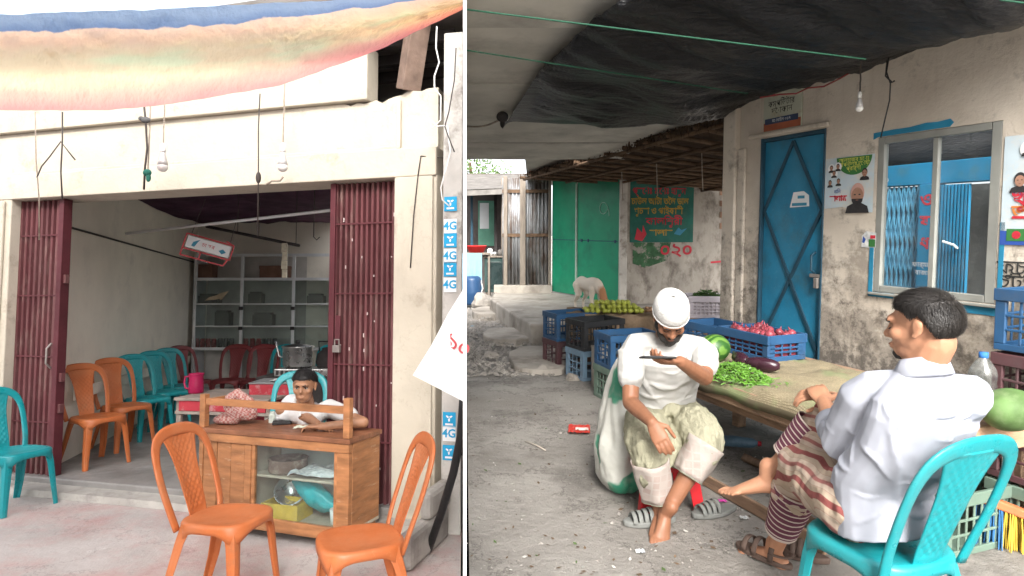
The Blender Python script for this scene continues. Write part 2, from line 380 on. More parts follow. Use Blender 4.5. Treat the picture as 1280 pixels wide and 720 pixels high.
# neighbour's wall with stickers
nb = thing('neighbour_wall', 'narrow weathered grey wall beside the dark passage, carrying a strip of stickers', 'wall', L_, A, FRZ)
greyw = mat('weathered_plaster', (.5, .48, .45), .15, 5, .85, .4, 25, .2, dirt=(.2, .18, .16), dscale=5, damt=(.5, .7))
n0 = FW(sG, -.14, 0); n1 = FW(sG, .55, 0); n2_ = FW(sE, -.14, 0); lotprism('wall_face', [(n0.x, n0.y), (part_x(n2_.y), n2_.y), (part_x(n1.y), n1.y), (min(n1.x, part_x(n1.y) - .03), n1.y)], .0, 3.3, greyw, nb, .008)
mb = MB(); mb.box(sG - .02, sE - .03, -.75, -.16, .0, .2); mb.box(sG + .0, sE - .02, -.5, -.15, .2, .36); mb.build('broken_plinth', stepm, nb, bevel=.03)
st = thing('sticker_strip', 'vertical strip of blue and white 4G stickers pasted on the weathered grey wall', 'stickers', L_, A, FRZ)
blue_st = mat('sticker_blue', (.02, .33, .6), .05, 5, .4, 0); white_st = mat('sticker_white', (.75, .77, .78), .05, 5, .4, 0)
sc0 = fs(564, 400)[0]; sw = .088
MX = lambda x, y, z: Matrix.Translation((x, y, z)) @ Matrix.Rotation(PI / 2, 4, 'X')
rows = [259, 286, 303, 322, 338, 357, 520, 537, 560]
for k, py in enumerate(rows):
    z = fs(571, py)[1]; hgt = .1; odd = k % 2
    mb = MB(); mb.box(sc0, sc0 + sw, -.1445, -.1415, z - hgt * .48, z + hgt * .48); p_ = mb.build('sticker', white_st if odd else blue_st, st)
    cx = sc0 + sw / 2
    if odd: text('4G', .075, blue_st, p_, MX(cx, -.146, z), bold=.002)
    else:
        lg = MB()
        for q in range(3):
            a = q * 2 * PI / 3 + .4
            lg.add([(cx + .006 * math.cos(a + 1.5), -.146, z + .012 + .006 * math.sin(a + 1.5)), (cx + .022 * math.cos(a + .35), -.146, z + .012 + .022 * math.sin(a + .35)), (cx + .026 * math.cos(a), -.146, z + .012 + .026 * math.sin(a)), (cx + .012 * math.cos(a - .5), -.146, z + .012 + .012 * math.sin(a - .5))], [(0, 1, 2, 3)])
        lg.box(cx - .026, cx + .026, -.1465, -.1455, z - .036, z - .024)
        lg.build('logo', white_st, p_)

# ------------------------------------------------------------------ folding shutters
def shutter(s0, s1, label, n, lock):
    o = thing('folding_shutter', label, 'shutter', L_, FW(s0, .02, .102), FRZ)
    w = s1 - s0; hgt = ZT - .105; mb = MB(); pts = []
    for k in range(n):
        x = w * k / n; p = w / n
        pts += [(x, .0), (x + p * .38, .0), (x + p * .5, .035), (x + p * .88, .035)]
    pts.append((w, 0))
    vs = [(x, y, 0) for x, y in pts] + [(x, y, hgt) for x, y in pts]; m = len(pts)
    mb.add(vs, [(k, k + 1, m + k + 1, m + k) for k in range(m - 1)])
    mb.build('slat_sheet', maroon, o, solid=.003)
    for z in (.42, .95, 1.45, 1.95):
        if z < hgt: mb = MB(); mb.box(.01, w - .01, -.008, -.003, z - .006, z + .006); mb.build('cross_band', mat('shutter_band', (.09, .02, .025), .2, 5, .6), o)
    return o, w, hgt
o, w, hgt = shutter(sL, fs(69, 400)[0], 'narrow maroon folding shutter pushed open beside the row of chairs', 8, 0)
mb = MB(); mb.box(w, w + .05, -.03, .05, 0, hgt); mb.build('lead_post', mat('maroon_post', (.085, .018, .024), .2, 5, .55), o, bevel=.004)
mb = MB(); mb.tube([(w - .04, -.01, .86), (w - .04, -.05, .9), (w - .04, -.05, 1.02), (w - .04, -.01, 1.06)], .008, 6); mb.build('handle', mat('dull_steel', (.3, .27, .25), .2, 8, .5, metal=.6), o)
for z in (.5, .75, 1.55): mb = MB(); mb.box(w + .05, w + .075, -.01, .03, z, z + .07); mb.build('hasp', maroon, o, bevel=.003)
o, w, hgt = shutter(fs(415, 400)[0], sR - .005, 'wide maroon folding shutter with a hanging padlock behind the counter', 12, 1)
mb = MB(); mb.box(-.03, .012, -.022, .05, 0, hgt); mb.build('lead_post', MATS['maroon_post'], o, bevel=.004)
zl = fs(421, 430)[1] - .1
mb = MB(); mb.box(.025, .065, -.02, -.005, zl, zl + .2); mb.build('hasp', MATS['maroon_post'], o, bevel=.003)
mb = MB(); mb.box(.02, .075, -.045, -.02, zl - .06, zl - .01); mb.tube([(.03, -.03, zl - .01), (.03, -.03, zl + .03), (.065, -.03, zl + .03), (.065, -.03, zl - .01)], .006, 6)
mb.build('padlock', MATS['dull_steel'], o, bevel=.005)
mb = MB()
for k in range(22):
    x = rnd.uniform(.05, w - .03); z = rnd.uniform(.05, 2.0); mb.box(x, x + .008, -.0035, -.001, z, z + rnd.uniform(.008, .03))
mb.build('scratch_marks', mat('bare_scratch', (.5, .42, .4), .1), o)['kind'] = 'stuff'

# ------------------------------------------------------------------ awning tarp over the porch
def tarpmat():
    m, n, b, N, L = nodes('striped_awning_tarp')
    uv = N('ShaderNodeTexCoord').outputs['UV']; sp = N('ShaderNodeSeparateXYZ'); L(uv, sp.inputs[0])
    co = coords(N, L, (1, 1, 1), 'UV', False)
    w1 = noise_n(N, L, coords(N, L, (6, 1.5, 1), 'UV', False), 2, 5)
    ad = N('ShaderNodeMath'); ad.operation = 'MULTIPLY_ADD'; ad.inputs[1].default_value = .16; L(w1, ad.inputs[0]); L(sp.outputs[1], ad.inputs[2])
    c = ramp(N, L, ad.outputs[0], [(.08, (.8, .3, .28)), (.24, (.86, .45, .36)), (.42, (.88, .7, .46)), (.62, (.9, .74, .5)), (.78, (.9, .66, .5)), (.88, (.88, .68, .56)), (.895, (.2, .31, .54)), (1, (.3, .42, .62))])
    g = ramp(N, L, noise_n(N, L, coords(N, L, (3, 2, 1), 'UV', False), 1.6, 3), [(.45, 0), (.65, .8)])
    band = ramp(N, L, ad.outputs[0], [(.25, 0), (.4, 1), (.6, 1), (.75, 0)])
    c = mixc(N, L, mixc(N, L, 1.0, g, band, 'MULTIPLY'), c, (.74, .82, .55))
    d = N('ShaderNodeBsdfDiffuse'); t = N('ShaderNodeBsdfTranslucent'); L(c, d.inputs[0]); L(c, t.inputs[0])
    mx = N('ShaderNodeMixShader'); mx.inputs[0].default_value = .72; L(d.outputs[0], mx.inputs[1]); L(t.outputs[0], mx.inputs[2])
    bn = N('ShaderNodeBump'); bn.inputs['Strength'].default_value = .5; bn.inputs['Distance'].default_value = .03
    L(noise_n(N, L, coords(N, L, (60, 9, 1), 'UV', False), 1.5, 7), bn.inputs['Height']); L(bn.outputs[0], d.inputs['Normal']); L(bn.outputs[0], t.inputs['Normal'])
    L(mx.outputs[0], n.nodes['Material Output'].inputs[0]); return m
FAR = [(-120, 138), (130, 138), (200, 132), (250, 124), (350, 107), (470, 64), (578, 12), (600, 0)]
NEAR = [(-120, 22), (0, 18), (200, 11), (400, 1), (600, -14)]
def tarpP(u, v):
    px = -120 + 698.5 * u; yf = lerp(FAR, px); yn = lerp(NEAR, px)
    y = yf + (yn - yf) * v + 1.5 * nz(u * 40, v * 3) * (1 if 0 < v < 1 else .7) + 2.0 * nz(u * 22, 5) * v
    z = 2.72 + .2 * v - .1 * math.sin(PI * v) + .012 * nz(u * 50 + v * 8, v * 9)
    return gp(L_, px, y, z)
mb = MB(); mb.grid(tarpP, 110, 22, uv=True)
tag(mb.build('awning_tarp', tarpmat(), smooth=True), 'pink, yellow and blue cloth awning sagging over the porch', 'awning', L_)

# ------------------------------------------------------------------ plastic chairs
def chair_meshes(m, nm):
    out = []
    # seat
    mb = MB(); n = 40; rings = []
    def outline(a):
        ca, sa = math.cos(a), math.sin(a); e = .62
        x = math.copysign(abs(ca) ** e, ca); y = math.copysign(abs(sa) ** e, sa)
        hw = .205 - .022 * (y * .5 + .5)
        return x * hw, y * .195 - .025
    for r, dz in ((.02, -.012), (.3, -.011), (.55, -.008), (.75, -.003), (.88, .002), (.96, .0), (1.0, -.012)):
        rings.append([V((outline(2 * PI * k / n)[0] * r, outline(2 * PI * k / n)[1] * r - .025 * (1 - r), .44 + dz )) for k in range(n)])
    for dz, ex in ((.5, .0), (1, .004)):
        ring = []
        for k in range(n):
            a = 2 * PI * k / n; x, y = outline(a); c = abs(math.sin(2 * a)) ** 3
            ring.append(V((x * (1 + ex), y * (1 + ex), .428 - (.03 + .055 * c) * dz)))
        rings.append(ring)
    mb.loft(rings, cap=False); mb.f.append(tuple(range(n))); mb.mi.append(0)
    out.append(('seat', mb.mesh(nm + '_seat', m, True), .0035))
    # arch frame
    half = [(-.172, .135, .40), (-.19, .163, .50), (-.2, .196, .60), (-.202, .228, .70), (-.19, .256, .785), (-.155, .276, .842), (-.09, .287, .872), (0, .29, .88)]
    pts = half + [(-x, y, z) for x, y, z in reversed(half[:-1])]
    pp = []
    for i in range(len(pts) - 1):
        p0, p1, p2, p3 = V(pts[max(i - 1, 0)]), V(pts[i]), V(pts[i + 1]), V(pts[min(i + 2, len(pts) - 1)])
        for t in (0, .33, .66): pp.append(.5 * ((2 * p1) + (p2 - p0) * t + (2 * p0 - 5 * p1 + 4 * p2 - p3) * t * t + (3 * p1 - p0 - 3 * p2 + p3) * t ** 3))
    pp.append(V(pts[-1])); mb = MB()
    rr = [(.021 + .012 * max(0, (p.z - .72) / .16), .0085) for p in pp]
    mb.tube(pp, rr, 10, ref=(0, 1, -.3), sq=.65); out.append(('back_frame', mb.mesh(nm + '_frame', m, True), 0))
    # centre panel with embossed lozenges
    mb = MB()
    def P(u, v):
        z = .425 + .435 * v; hw = .062 + .03 * v + .045 * max(0, v - .55) ** 2 * 4
        y = lerp([(.40, .135), (.5, .163), (.6, .196), (.7, .228), (.785, .256), (.842, .276), (.88, .29)], z)
        x = (u * 2 - 1) * hw; em = 0
        if .12 < u < .88 and .1 < v < .97: em = .0035 * (abs(math.sin((x * 95) + z * 75)) ** 3 + abs(math.sin((x * 95) - z * 75)) ** 3)
        return V((x, y - .004 + .018 * (1 - (u * 2 - 1) ** 2) * .6 - em, z))
    mb.grid(P, 24, 56); out.append(('back_panel', mb.mesh(nm + '_panel', m, True), .005))
    for sx in (-1, 1):
        for fr in (1, 0):
            mb = MB()
            if fr: path = [(sx * .165, -.175, .43), (sx * .176, -.19, .33), (sx * .19, -.205, .15), (sx * .2, -.22, 0)]
            else: path = [(sx * .158, .125, .43), (sx * .17, .15, .33), (sx * .186, .19, .15), (sx * .198, .235, 0)]
            # angle-section leg: two plates meeting at the outer corner
            cor = 1 if fr else -1; rings = []
            for (x, y, z), wd_ in zip(path, (.062, .05, .042, .034)):
                t = .007; ox = -sx * wd_; oy = cor * wd_
                rings.append([V((x, y, z)), V((x + ox * .5, y - cor * .004, z)), V((x + ox, y, z)), V((x + ox, y + cor * t, z)), V((x - sx * t * 1.6, y + cor * t * 1.6, z)), V((x - sx * t, y + oy, z)), V((x, y + oy, z)), V((x + sx * .004, y + oy * .5, z))])
            mb.loft(rings); out.append(('leg', mb.mesh(nm + '_leg', m, False), 0))
    return out
CH = {}
def chair(colour, label, loc, face, lot, group=None, tilt=0):
    nm = {'t': ('teal', teal), 'o': ('orange', orange), 'r': ('dark red', redpl)}[colour]
    if colour not in CH: CH[colour] = chair_meshes(nm[1], nm[0].replace(' ', '_'))
    rz = math.atan2(face[1], face[0]) + PI / 2      # local front is -Y
    o = thing('plastic_chair', label, 'chair', lot, loc, rz, group); o.scale = (.97, .97, .94)
    for n_, me, sol in CH[colour]:
        c = bpy.data.objects.new(n_, me); COL.objects.link(c); c.parent = o
        if sol: md = c.modifiers.new('solid', 'SOLIDIFY'); md.thickness = sol; md.offset = -1
        if n_ == 'leg': md = c.modifiers.new('bevel', 'BEVEL'); md.width = .003; md.segments = 2
    return o
def ground(p, z=0): return V((p[0], p[1], z))
WD = V((1, -.55))
row = [('o', 120, 520, 'orange plastic chair first in the wall row, right behind the narrow shutter'), ('o', 156, 506, 'orange plastic chair second in the wall row, next to a teal one'),
       ('t', 183, 497, 'teal plastic chair between an orange chair and another teal one by the wall'), ('t', 207, 488.5, 'middle teal plastic chair of the three along the shop wall'),
       ('t', 225, 481.5, 'teal plastic chair beside the dark red one in the wall row')]
for c, px, py, lb in row:
    p = gp(L_, px, py, .51); chair(c, lb, ground(p, .1), WD, L_, 'plastic chairs along the shop wall')
p = gp(L_, 240, 475.5, .51); chair('r', 'dark red plastic chair at the far end of the wall row', ground(p, .1), WD, L_, 'plastic chairs along the shop wall')
for px, lb, c in ((287, 'dark red plastic chair in front of the shelves, beside the wall row', 'r'), (322, 'dark red plastic chair in front of the shelves, nearer the cooking pot', 'r'), (352, 'shaded teal plastic chair in front of the shelves behind the cooking pot', 't'), (410, 'shaded teal plastic chair in front of the shelves by the padlocked shutter', 't')):
    p = dp(L_, px, 480, 8.55); chair(c, lb, ground(p, .1), (.06, -1), L_, 'plastic chairs in front of the shelves')
p = gp(L_, 17, 562, .415); chair('t', 'teal plastic chair standing alone on the porch by the narrow shutter', ground(p), (1, -.35), L_)
p = gp(L_, 279, 642, .415); chair('o', 'orange plastic chair on the porch in front of the counter boards', ground(p), (1, -.2), L_, 'orange chairs on the porch')
p = gp(L_, 457, 670, .415); chair('o', 'orange plastic chair on the porch turned towards the glass showcase', ground(p), (-.95, -.4), L_, 'orange chairs on the porch')
chair('t', 'teal plastic chair the boy sits on behind the counter', V((-1.63, 4.83, .1)), (.12, -1), L_)

# ------------------------------------------------------------------ added unseen building behind the camera, put there to shade the porch
opp = thing('added_shade_building', 'added unseen two storey building that shades the tea shop porch', 'building', L_, V((-6.2, -4.6, 0)))
def ob(n, x0, x1, y0, y1, z0, z1, m): mb = MB(); mb.box(x0, x1, y0, y1, z0, z1); return mb.build(n, m, opp, bevel=.01)
ob('wall', -6, 5.6, -4, 0, 0, 8.4, greyw); ob('roof', -6.3, 5.9, -4.2, .5, 8.402, 8.6, darkgrey)
for k in range(4):
    ob('shutter', -5.2 + 2.7 * k, -3.2 + 2.7 * k, .002, .05, .1, 2.5, maroon); w_ = ob('window', -4.9 + 2.7 * k, -3.7 + 2.7 * k, .002, .04, 3.9, 5.2, alum)
    mb = MB(); mb.box(-4.82 + 2.7 * k, -3.78 + 2.7 * k, .042, .046, 3.98, 5.12); mb.build('pane', mat('dark_pane', (.05, .06, .07), .1, 4, .15), w_)
# ------------------------------------------------------------------ counter with glass showcase
CL = gp(L_, 250, 524, .667); CL.z = 0; CRt = gp(L_, 437, 549, .667); CRt.z = 0
cu = V((.94, -.342, 0)); CLEN = 1.16; CL = CRt - cu * CLEN; CRZ = math.atan2(cu.y, cu.x); CD = .34
cab = thing('shop_counter', 'worn brown wooden counter with a glazed showcase front and a low top rail', 'counter', L_, CL, CRZ)
def cb(name, x0, x1, y0, y1, z0, z1, m=wood, bevel=.004, parent=cab):
    mb = MB(); mb.box(x0, x1, y0, y1, z0, z1); return mb.build(name, m, parent, bevel=bevel)
xs_ = .38        # boards end, glass begins
ZC = .667
for x in (0.012, CLEN - .06):
    for y in (.012, CD - .06): cb('leg', x, x + .045, y, y + .045, 0, .1)
cb('bottom_rail', 0, CLEN, 0, .03, .06, .135); cb('bottom_board', .0, CLEN, .032, CD, .1, .12, woodin)
cb('counter_top', -.01, CLEN + .01, -.015, CD + .01, ZC - .03, ZC, woodtop)
cb('top_moulding', 0, CLEN, -.008, .03, ZC - .085, ZC - .032)
for k in range(3): cb('board', .035 + k * .1135, .035 + k * .1135 + .110, .006 + .002 * (k % 2), .026, .137, ZC - .087)
cb('stile', 0, .033, 0, .034, .137, ZC - .087); cb('stile', xs_, xs_ + .05, -.004, .034, .137, ZC - .087); cb('stile', CLEN - .085, CLEN, -.004, .034, .137, ZC - .087)
cb('inner_frame', xs_ + .05, xs_ + .075, 0.002, .03, .137, ZC - .087); cb('inner_frame', CLEN - .11, CLEN - .087, .002, .03, .137, ZC - .087)
cb('end_panel', .0, .02, .036, CD, .121, ZC - .031); cb('end_panel', CLEN - .02, CLEN, .036, CD, .121, ZC - .031); cb('partition_board', xs_, xs_ + .02, .036, CD - .02, .121, ZC - .031, woodin)
cb('back_board', .02, CLEN - .2, CD - .012, CD - .002, .121, ZC - .031, mat('pale_back_board', (.5, .52, .48), .12, 4, .8))
cb('shelf', xs_ + .021, CLEN - .021, .04, CD - .014, .375, .39, woodin)
cb('glass_pane', xs_ + .073, CLEN - .109, .014, .018, .137, ZC - .087, glass, 0)
for x in (-.0, CLEN - .045): cb('rail_post', x, x + .045, -.006, .036, ZC + .001, ZC + (.215 if x < .1 else .24))
cb('top_rail', .045, CLEN - .045, .0, .03, ZC + .145, ZC + .19)
cb('side_rail', -.0, .03, .038, CD, ZC + .15, ZC + .18)
# goods inside the showcase (each its own thing)
def CW(x, y, z): return CL + cu * x + V((-cu.y, cu.x, 0)) * y + V((0, 0, z))
tinm = mat('rusty_tin', (.2, .13, .1), .35, 12, .7, .4, 40, .3, metal=.2, dirt=(.4, .36, .3), dscale=12)
mb = MB(); mb.lathe([(.0, 0), (.115, 0), (.125, .02), (.122, .075), (.128, .085), (.118, .088), (.1, .07), (.02, .066)], 24, cap=False)
tag(at(mb.build('round_tin', tinm, smooth=True, autos=True), CW(.58, .17, .391)), 'rusty round tin on the upper showcase shelf', 'tin', L_)
mb = MB(); mb.grid(lambda u, v: V(((u - .5) * .36, (v - .5) * .24, .012 + .02 * abs(nz(u * 5, v * 5)) + .05 * abs(nz(u * 3 + 4, v * 3)) + .02 * max(0, .3 - u))), 16, 12)
newsp = mat('newsprint', (.62, .63, .62), .2, 14, .9, .1, 40, .1, dirt=(.38, .4, .42), dscale=20, damt=(.45, .6))
tag(at(mb.build('newspaper', newsp, solid=.003), CW(.86, .16, .3905), CRZ + .15), 'crumpled newspaper lying on the upper showcase shelf', 'newspaper', L_)
mb = MB()
def bagP(u, v):
    a = 2 * PI * u; r = .075 * math.sin(PI * min(1, max(0.02, v))) ** .6 * (1 + .35 * nz(3 * math.cos(a), 3 * math.sin(a), v * 6))
    return V((-.17 + .34 * v, math.cos(a) * r * .8, .21 - .13 * v + math.sin(a) * r))
mb.grid(bagP, 18, 22)
tag(at(mb.build('plastic_bag', mat('teal_bag', (.02, .34, .37), .2, 10, .35, .4, 20), smooth=True), CW(.8, .16, .121), CRZ), 'teal plastic bag slumped in the lower showcase', 'bag', L_)
mb = MB(); mb.box(-.13, .13, -.09, .09, 0, .006); mb.box(-.13, .13, -.09, -.084, .006, .1); mb.box(-.13, .13, .084, .09, .006, .1); mb.box(-.13, -.124, -.084, .084, .006, .1); mb.box(.124, .13, -.084, .084, .006, .1)
tag(at(mb.build('carton', mat('yellow_card', (.55, .38, .06), .2, 12, .8, .1)), CW(.62, .12, .121), CRZ + .1), 'open yellow carton in the lower showcase', 'carton', L_)
mb = MB(); mb.lathe([(.03, 0), (.075, .03), (.1, .085), (.104, .09), (.095, .085), (.07, .035), (.01, .01)], 24)
steel = mat('steel_ware', (.55, .55, .54), .1, 6, .3, .05, 40, .5, metal=.85)
tag(at(mb.build('bowl', steel, smooth=True), CW(.56, .24, .135) + V((0, 0, .08)), 0, (.9, .2, 0)), 'steel bowl tilted behind the yellow carton', 'bowl', L_)
mb = MB(); mb.lathe([(.03, 0), (.036, .002), (.042, .09), (.039, .09), (.033, .01), (.0, .01)], 18)
tag(at(mb.build('cup', white_pl, smooth=True), CW(1.0, .11, .122)), 'white cup at the end of the lower showcase', 'cup', L_)
# things on the counter
def gamcha():
    m, n, b, N, L = nodes('red_check_cloth'); co = coords(N, L, rand=False)
    ck = N('ShaderNodeTexChecker'); ck.inputs['Scale'].default_value = 70; L(co, ck.inputs[0]); ck.inputs[1].default_value = (.3, .1, .085, 1); ck.inputs[2].default_value = (.42, .29, .26, 1)
    L(ck.outputs[0], b.inputs['Base Color']); b.inputs['Roughness'].default_value = .9; return m
mb = MB()
for k in range(6): mb.ell((rnd.uniform(-.06, .06), rnd.uniform(-.04, .04), .03 + .022 * k), (.1 - .01 * k, .075 - .006 * k, .04))
mb.tube([(-.08, 0, .15), (0, 0, .19), (.09, -.02, .13), (.12, -.03, .03)], [.03, .04, .04, .03], 10)
o = at(mb.build('checked_cloth', gamcha(), smooth=True), CW(.13, .2, ZC + .004)); remesh(o, .008, 3, .03, .05); tag(o, 'red checked towel heaped on the left end of the counter', 'towel', L_)
mb = MB(); mb.lathe([(.022, 0), (.022, .05), (.016, .06), (.017, .075), (0, .076)], 14)
tag(at(mb.build('small_jar', mat('pale_jar', (.5, .55, .5), .1, 5, .25)), CW(.34, .29, ZC + .001)), 'small pale jar with a lid at the back of the counter', 'jar', L_)
mb = MB(); mb.box(-.06, .06, -.04, .04, 0, .02)
tag(at(mb.build('phone', black, bevel=.004), CW(.44, .27, ZC + .001), .3), 'black phone lying flat on the counter top', 'phone', L_)

# ------------------------------------------------------------------ side table, jug, bucket
TB = gp(L_, 217, 497, .7); TB.z = .1
tb = thing('side_table', 'small table with a red painted drawer behind the counter end', 'table', L_, TB, -.15)
grey_w = mat('grey_worn_wood', (.26, .22, .19), .3, 6, .75, .2, 40, .3, stretch=(1, 5, 1)); redp = mat('red_paint', (.38, .03, .045), .2, 6, .5, .1, 40, .4, dirt=(.4, .25, .24), dscale=14)
def tbx(n, x0, x1, y0, y1, z0, z1, m): mb = MB(); mb.box(x0, x1, y0, y1, z0, z1); return mb.build(n, m, tb, bevel=.004)
tbx('table_top', 0, .85, 0, .62, .575, .6, grey_w); tbx('drawer_front', .04, .82, .012, .03, .49, .573, redp); tbx('rail', .0, .85, .018, .034, .46, .488, grey_w)
for x in (.0, .8):
    for y in (.01, .56): tbx('leg', x, x + .045, y + .025, y + .06, 0, .574, grey_w)
JP = gp(L_, 245, 491, .703)
pink = mat('pink_plastic', (.36, .014, .075), .1, 5, .35, .05)
jg = thing('water_jug', 'bright pink plastic jug standing on the side table', 'jug', L_, JP); jg.scale = (.85, .85, .85)
mb = MB(); mb.lathe([(.0, 0), (.068, 0), (.074, .01), (.072, .1), (.066, .16), (.072, .19), (.078, .2), (.07, .2), (.06, .15), (.02, .15)], 24, cap=False); mb.build('jug_body', pink, jg, smooth=True)
mb = MB(); mb.tube([(-.066, 0, .17), (-.115, 0, .165), (-.125, 0, .1), (-.11, 0, .05), (-.07, 0, .04)], .011, 8); mb.build('handle', pink, jg, smooth=True)
bk = TB + V((.34, .3, 0.002))
mb = MB(); mb.lathe([(.0, 0), (.11, 0), (.14, .28), (.148, .285), (.148, .3), (.135, .3), (.1, .02)], 24, cap=False)
tag(at(mb.build('bucket', mat('red_bucket', (.5, .02, .02), .1, 5, .4), smooth=True), bk), 'red plastic bucket under the side table', 'bucket', L_)

# ------------------------------------------------------------------ shelving cabinet on the back wall
SY = CB.y - .42
X0 = dp(L_, 243, 400, SY).x; X1 = dp(L_, 420, 400, SY).x
zsh = [dp(L_, 300, y, SY).z for y in (488, 436, 408, 380, 349, 319)]
cabn = thing('shelf_cabinet', 'tall aluminium framed glass shelf cabinet filling the back wall', 'cabinet', L_, V((X0, SY, .1)), -.02)
sw_ = X1 - X0; hh = zsh[-1] - .1
def sbx(n, x0, x1, y0, y1, z0, z1, m=alum, bv=.002): mb = MB(); mb.box(x0, x1, y0, y1, z0, z1); return mb.build(n, m, cabn, bevel=bv)
ups = [0, dp(L_, 302, 400, SY).x - X0, dp(L_, 367, 400, SY).x - X0, sw_]
for x in ups: sbx('upright', x - .022, x + .022, -.012, .02, 0, hh)
for k, z in enumerate(zsh):
    z -= .1
    sbx('front_rail', .0, sw_, -.008, .012, z - (.022 if k in (1, 4, 5) else .01), z + (.022 if k in (1, 4, 5) else .01))
    if k < 5: sbx('shelf_board', .0, sw_, .02, .36, z - .008, z + .008, mat('shelf_glass_board', (.5, .51, .5), .15, 4, .5))
sbx('back_panel', 0, sw_, .365, .375, 0, hh, mat('cabinet_back', (.42, .4, .37), .2, 3, .8)); sbx('side_panel', -.03, -.022, 0, .375, 0, hh); sbx('side_panel', sw_ + .022, sw_ + .03, 0, .375, 0, hh)
for k in range(3): sbx('glass_pane', ups[k] + .024, ups[k + 1] - .024, -.0035, -.0005, zsh[1] - .1 + .023, zsh[4] - .1 - .023, glass, 0)
for k in (1, 2):
    for z in (1.02, 1.32): sbx('lock', ups[k] - .03, ups[k] + .03, -.03, -.013, z, z + .05, dark)
def onshelf(px, k, dy=.16): p = dp(L_, px, 400, SY + dy); return V((p.x, SY + dy, zsh[k] + .009))
card = mat('brown_carton', (.16, .085, .06), .2, 5, .85); 
for px, w_, h_, lb in ((256, .26, .22, 'small brown carton on the top shelf of the cabinet'), (343, .42, .2, 'wide brown carton on the top shelf of the cabinet')):
    mb = MB(); mb.box(-w_ / 2, w_ / 2, -.1, .1, 0, h_); mb.box(-w_ / 2 - .004, w_ / 2 + .004, -.104, .104, h_ - .05, h_ + .003)
    o = at(mb.build('carton', card, bevel=.004), onshelf(px, 4)); tag(o, lb, 'carton', L_)
jm = MB(); jm.lathe([(.0, 0), (.035, 0), (.037, .1), (.03, .115), (.034, .118), (.034, .14), (0, .142)], 14)
jme = jm.mesh('jar', mat('red_lid_jar', (.22, .03, .03), .2, 6, .4), True); jme2 = jm.mesh('jar2', mat('dark_jar', (.05, .05, .05), .2, 6, .3), True)
for k, px in enumerate((247, 254, 261, 268, 308, 316, 324)):
    o = bpy.data.objects.new('jar', jme); COL.objects.link(o); at(o, onshelf(px, 1, .12)); tag(o, 'red jar standing on the cabinet shelf with the other jars', 'jar', L_, 'red jars in the shelf cabinet')
for k, px in enumerate((276, 283, 290, 330, 337, 344)):
    o = bpy.data.objects.new('jar', jme2); COL.objects.link(o); at(o, onshelf(px, 1, .14)); tag(o, 'dark jar standing on the cabinet shelf among red ones', 'jar', L_, 'dark jars in the shelf cabinet')
for px, k, w_, h_ in ((262, 3, .3, .12), (280, 2, .22, .2), (320, 3, .2, .15), (330, 2, .3, .17), (395, 3, .25, .12)):
    mb = MB(); mb.box(-w_ / 2, w_ / 2, -.08, .08, 0, h_); mb.box(-w_ / 2 + .02, w_ / 2 - .03, -.07, .07, h_, h_ + .03)
    o = at(mb.build('stock_box', mat('dull_stock', (.13, .12, .11), .3, 6, .8), bevel=.004), onshelf(px, k, .2)); tag(o, 'dull grey stock box behind the cabinet glass', 'box', L_, 'stock boxes in the shelf cabinet')
# torn cardboard stuck on the glass
mb = MB(); mb.prism([(-.17, -.06), (-.1, -.05), (-.02, -.045), (.05, -.03), (.08, -.05), (.12, .0), (.2, .09), (.08, .06), (0, .02), (-.1, -.005)], 0, .004, Matrix.Rotation(PI / 2, 4, 'X'))
o = at(mb.build('cardboard_scrap', mat('tan_card', (.45, .36, .25), .2, 8, .9)), dp(L_, 270, 371, SY - .02)); tag(o, 'torn tan cardboard scrap taped to the cabinet glass', 'cardboard', L_)

# ------------------------------------------------------------------ stove table, pot and red chest
SP = dp(L_, 372, 458, 7.0); SP.z = .1; th_ = dp(L_, 372, 458, 7.0).z - .1
sv = thing('stove_table', 'dark low table carrying the stove and the cooking pot', 'table', L_, SP)
def svx(n, x0, x1, y0, y1, z0, z1, m): mb = MB(); mb.box(x0, x1, y0, y1, z0, z1); return mb.build(n, m, sv, bevel=.004)
svx('table_top', -.35, .5, -.25, .3, th_ - .12, th_ - .09, dark)
for x in (-.33, .44):
    for y in (-.23, .25): svx('leg', x, x + .04, y, y + .04, 0, th_ - .121, dark)
svx('front_cloth', -.34, .48, -.262, -.252, th_ - .5, th_ - .1, dark)
st_ = thing('gas_stove', 'steel gas stove with vents under the cooking pot', 'stove', L_, SP + V((0, 0, th_ - .089)))
mb = MB(); mb.box(-.19, .4, -.18, .18, 0, .075); mb.build('stove_body', steel, st_, bevel=.006)
for k in range(6): mb = MB(); mb.box(-.17 + k * .05, -.14 + k * .05, -.184, -.181, .015, .06); mb.build('vent', dark, st_)
for k in range(3): mb = MB(); mb.bar((.0, 0, .082), (.15 * math.cos(k * 2.1), .15 * math.sin(k * 2.1), .082), .014); mb.build('pan_support', dark, st_)
pot = thing('cooking_pot', 'large steel cooking pot with a side handle on the gas stove', 'pot', L_, SP + V((0, 0, th_ + .001)))
mb = MB(); mb.lathe([(0, 0), (.14, 0), (.155, .02), (.158, .2), (.172, .21), (.172, .22), (.15, .215), (.145, .04), (0, .03)], 28, cap=False); mb.build('pot_body', steel, pot, smooth=True)
mb = MB(); mb.lathe([(.0, .245), (.06, .243), (.15, .222), (.15, .218), (0, .23)], 28, cap=False); mb.lathe([(.0, .24), (.02, .245), (.025, .28), (0, .285)], 10); mb.build('lid', mat('dark_lid', (.06, .06, .06), .2, 6, .4, metal=.4), pot, smooth=True)
mb = MB(); mb.tube([(-.155, -.02, .1), (-.2, -.02, .11), (-.22, -.02, .2), (-.24, -.02, .27)], .01, 8); mb.build('handle', steel, pot, smooth=True)
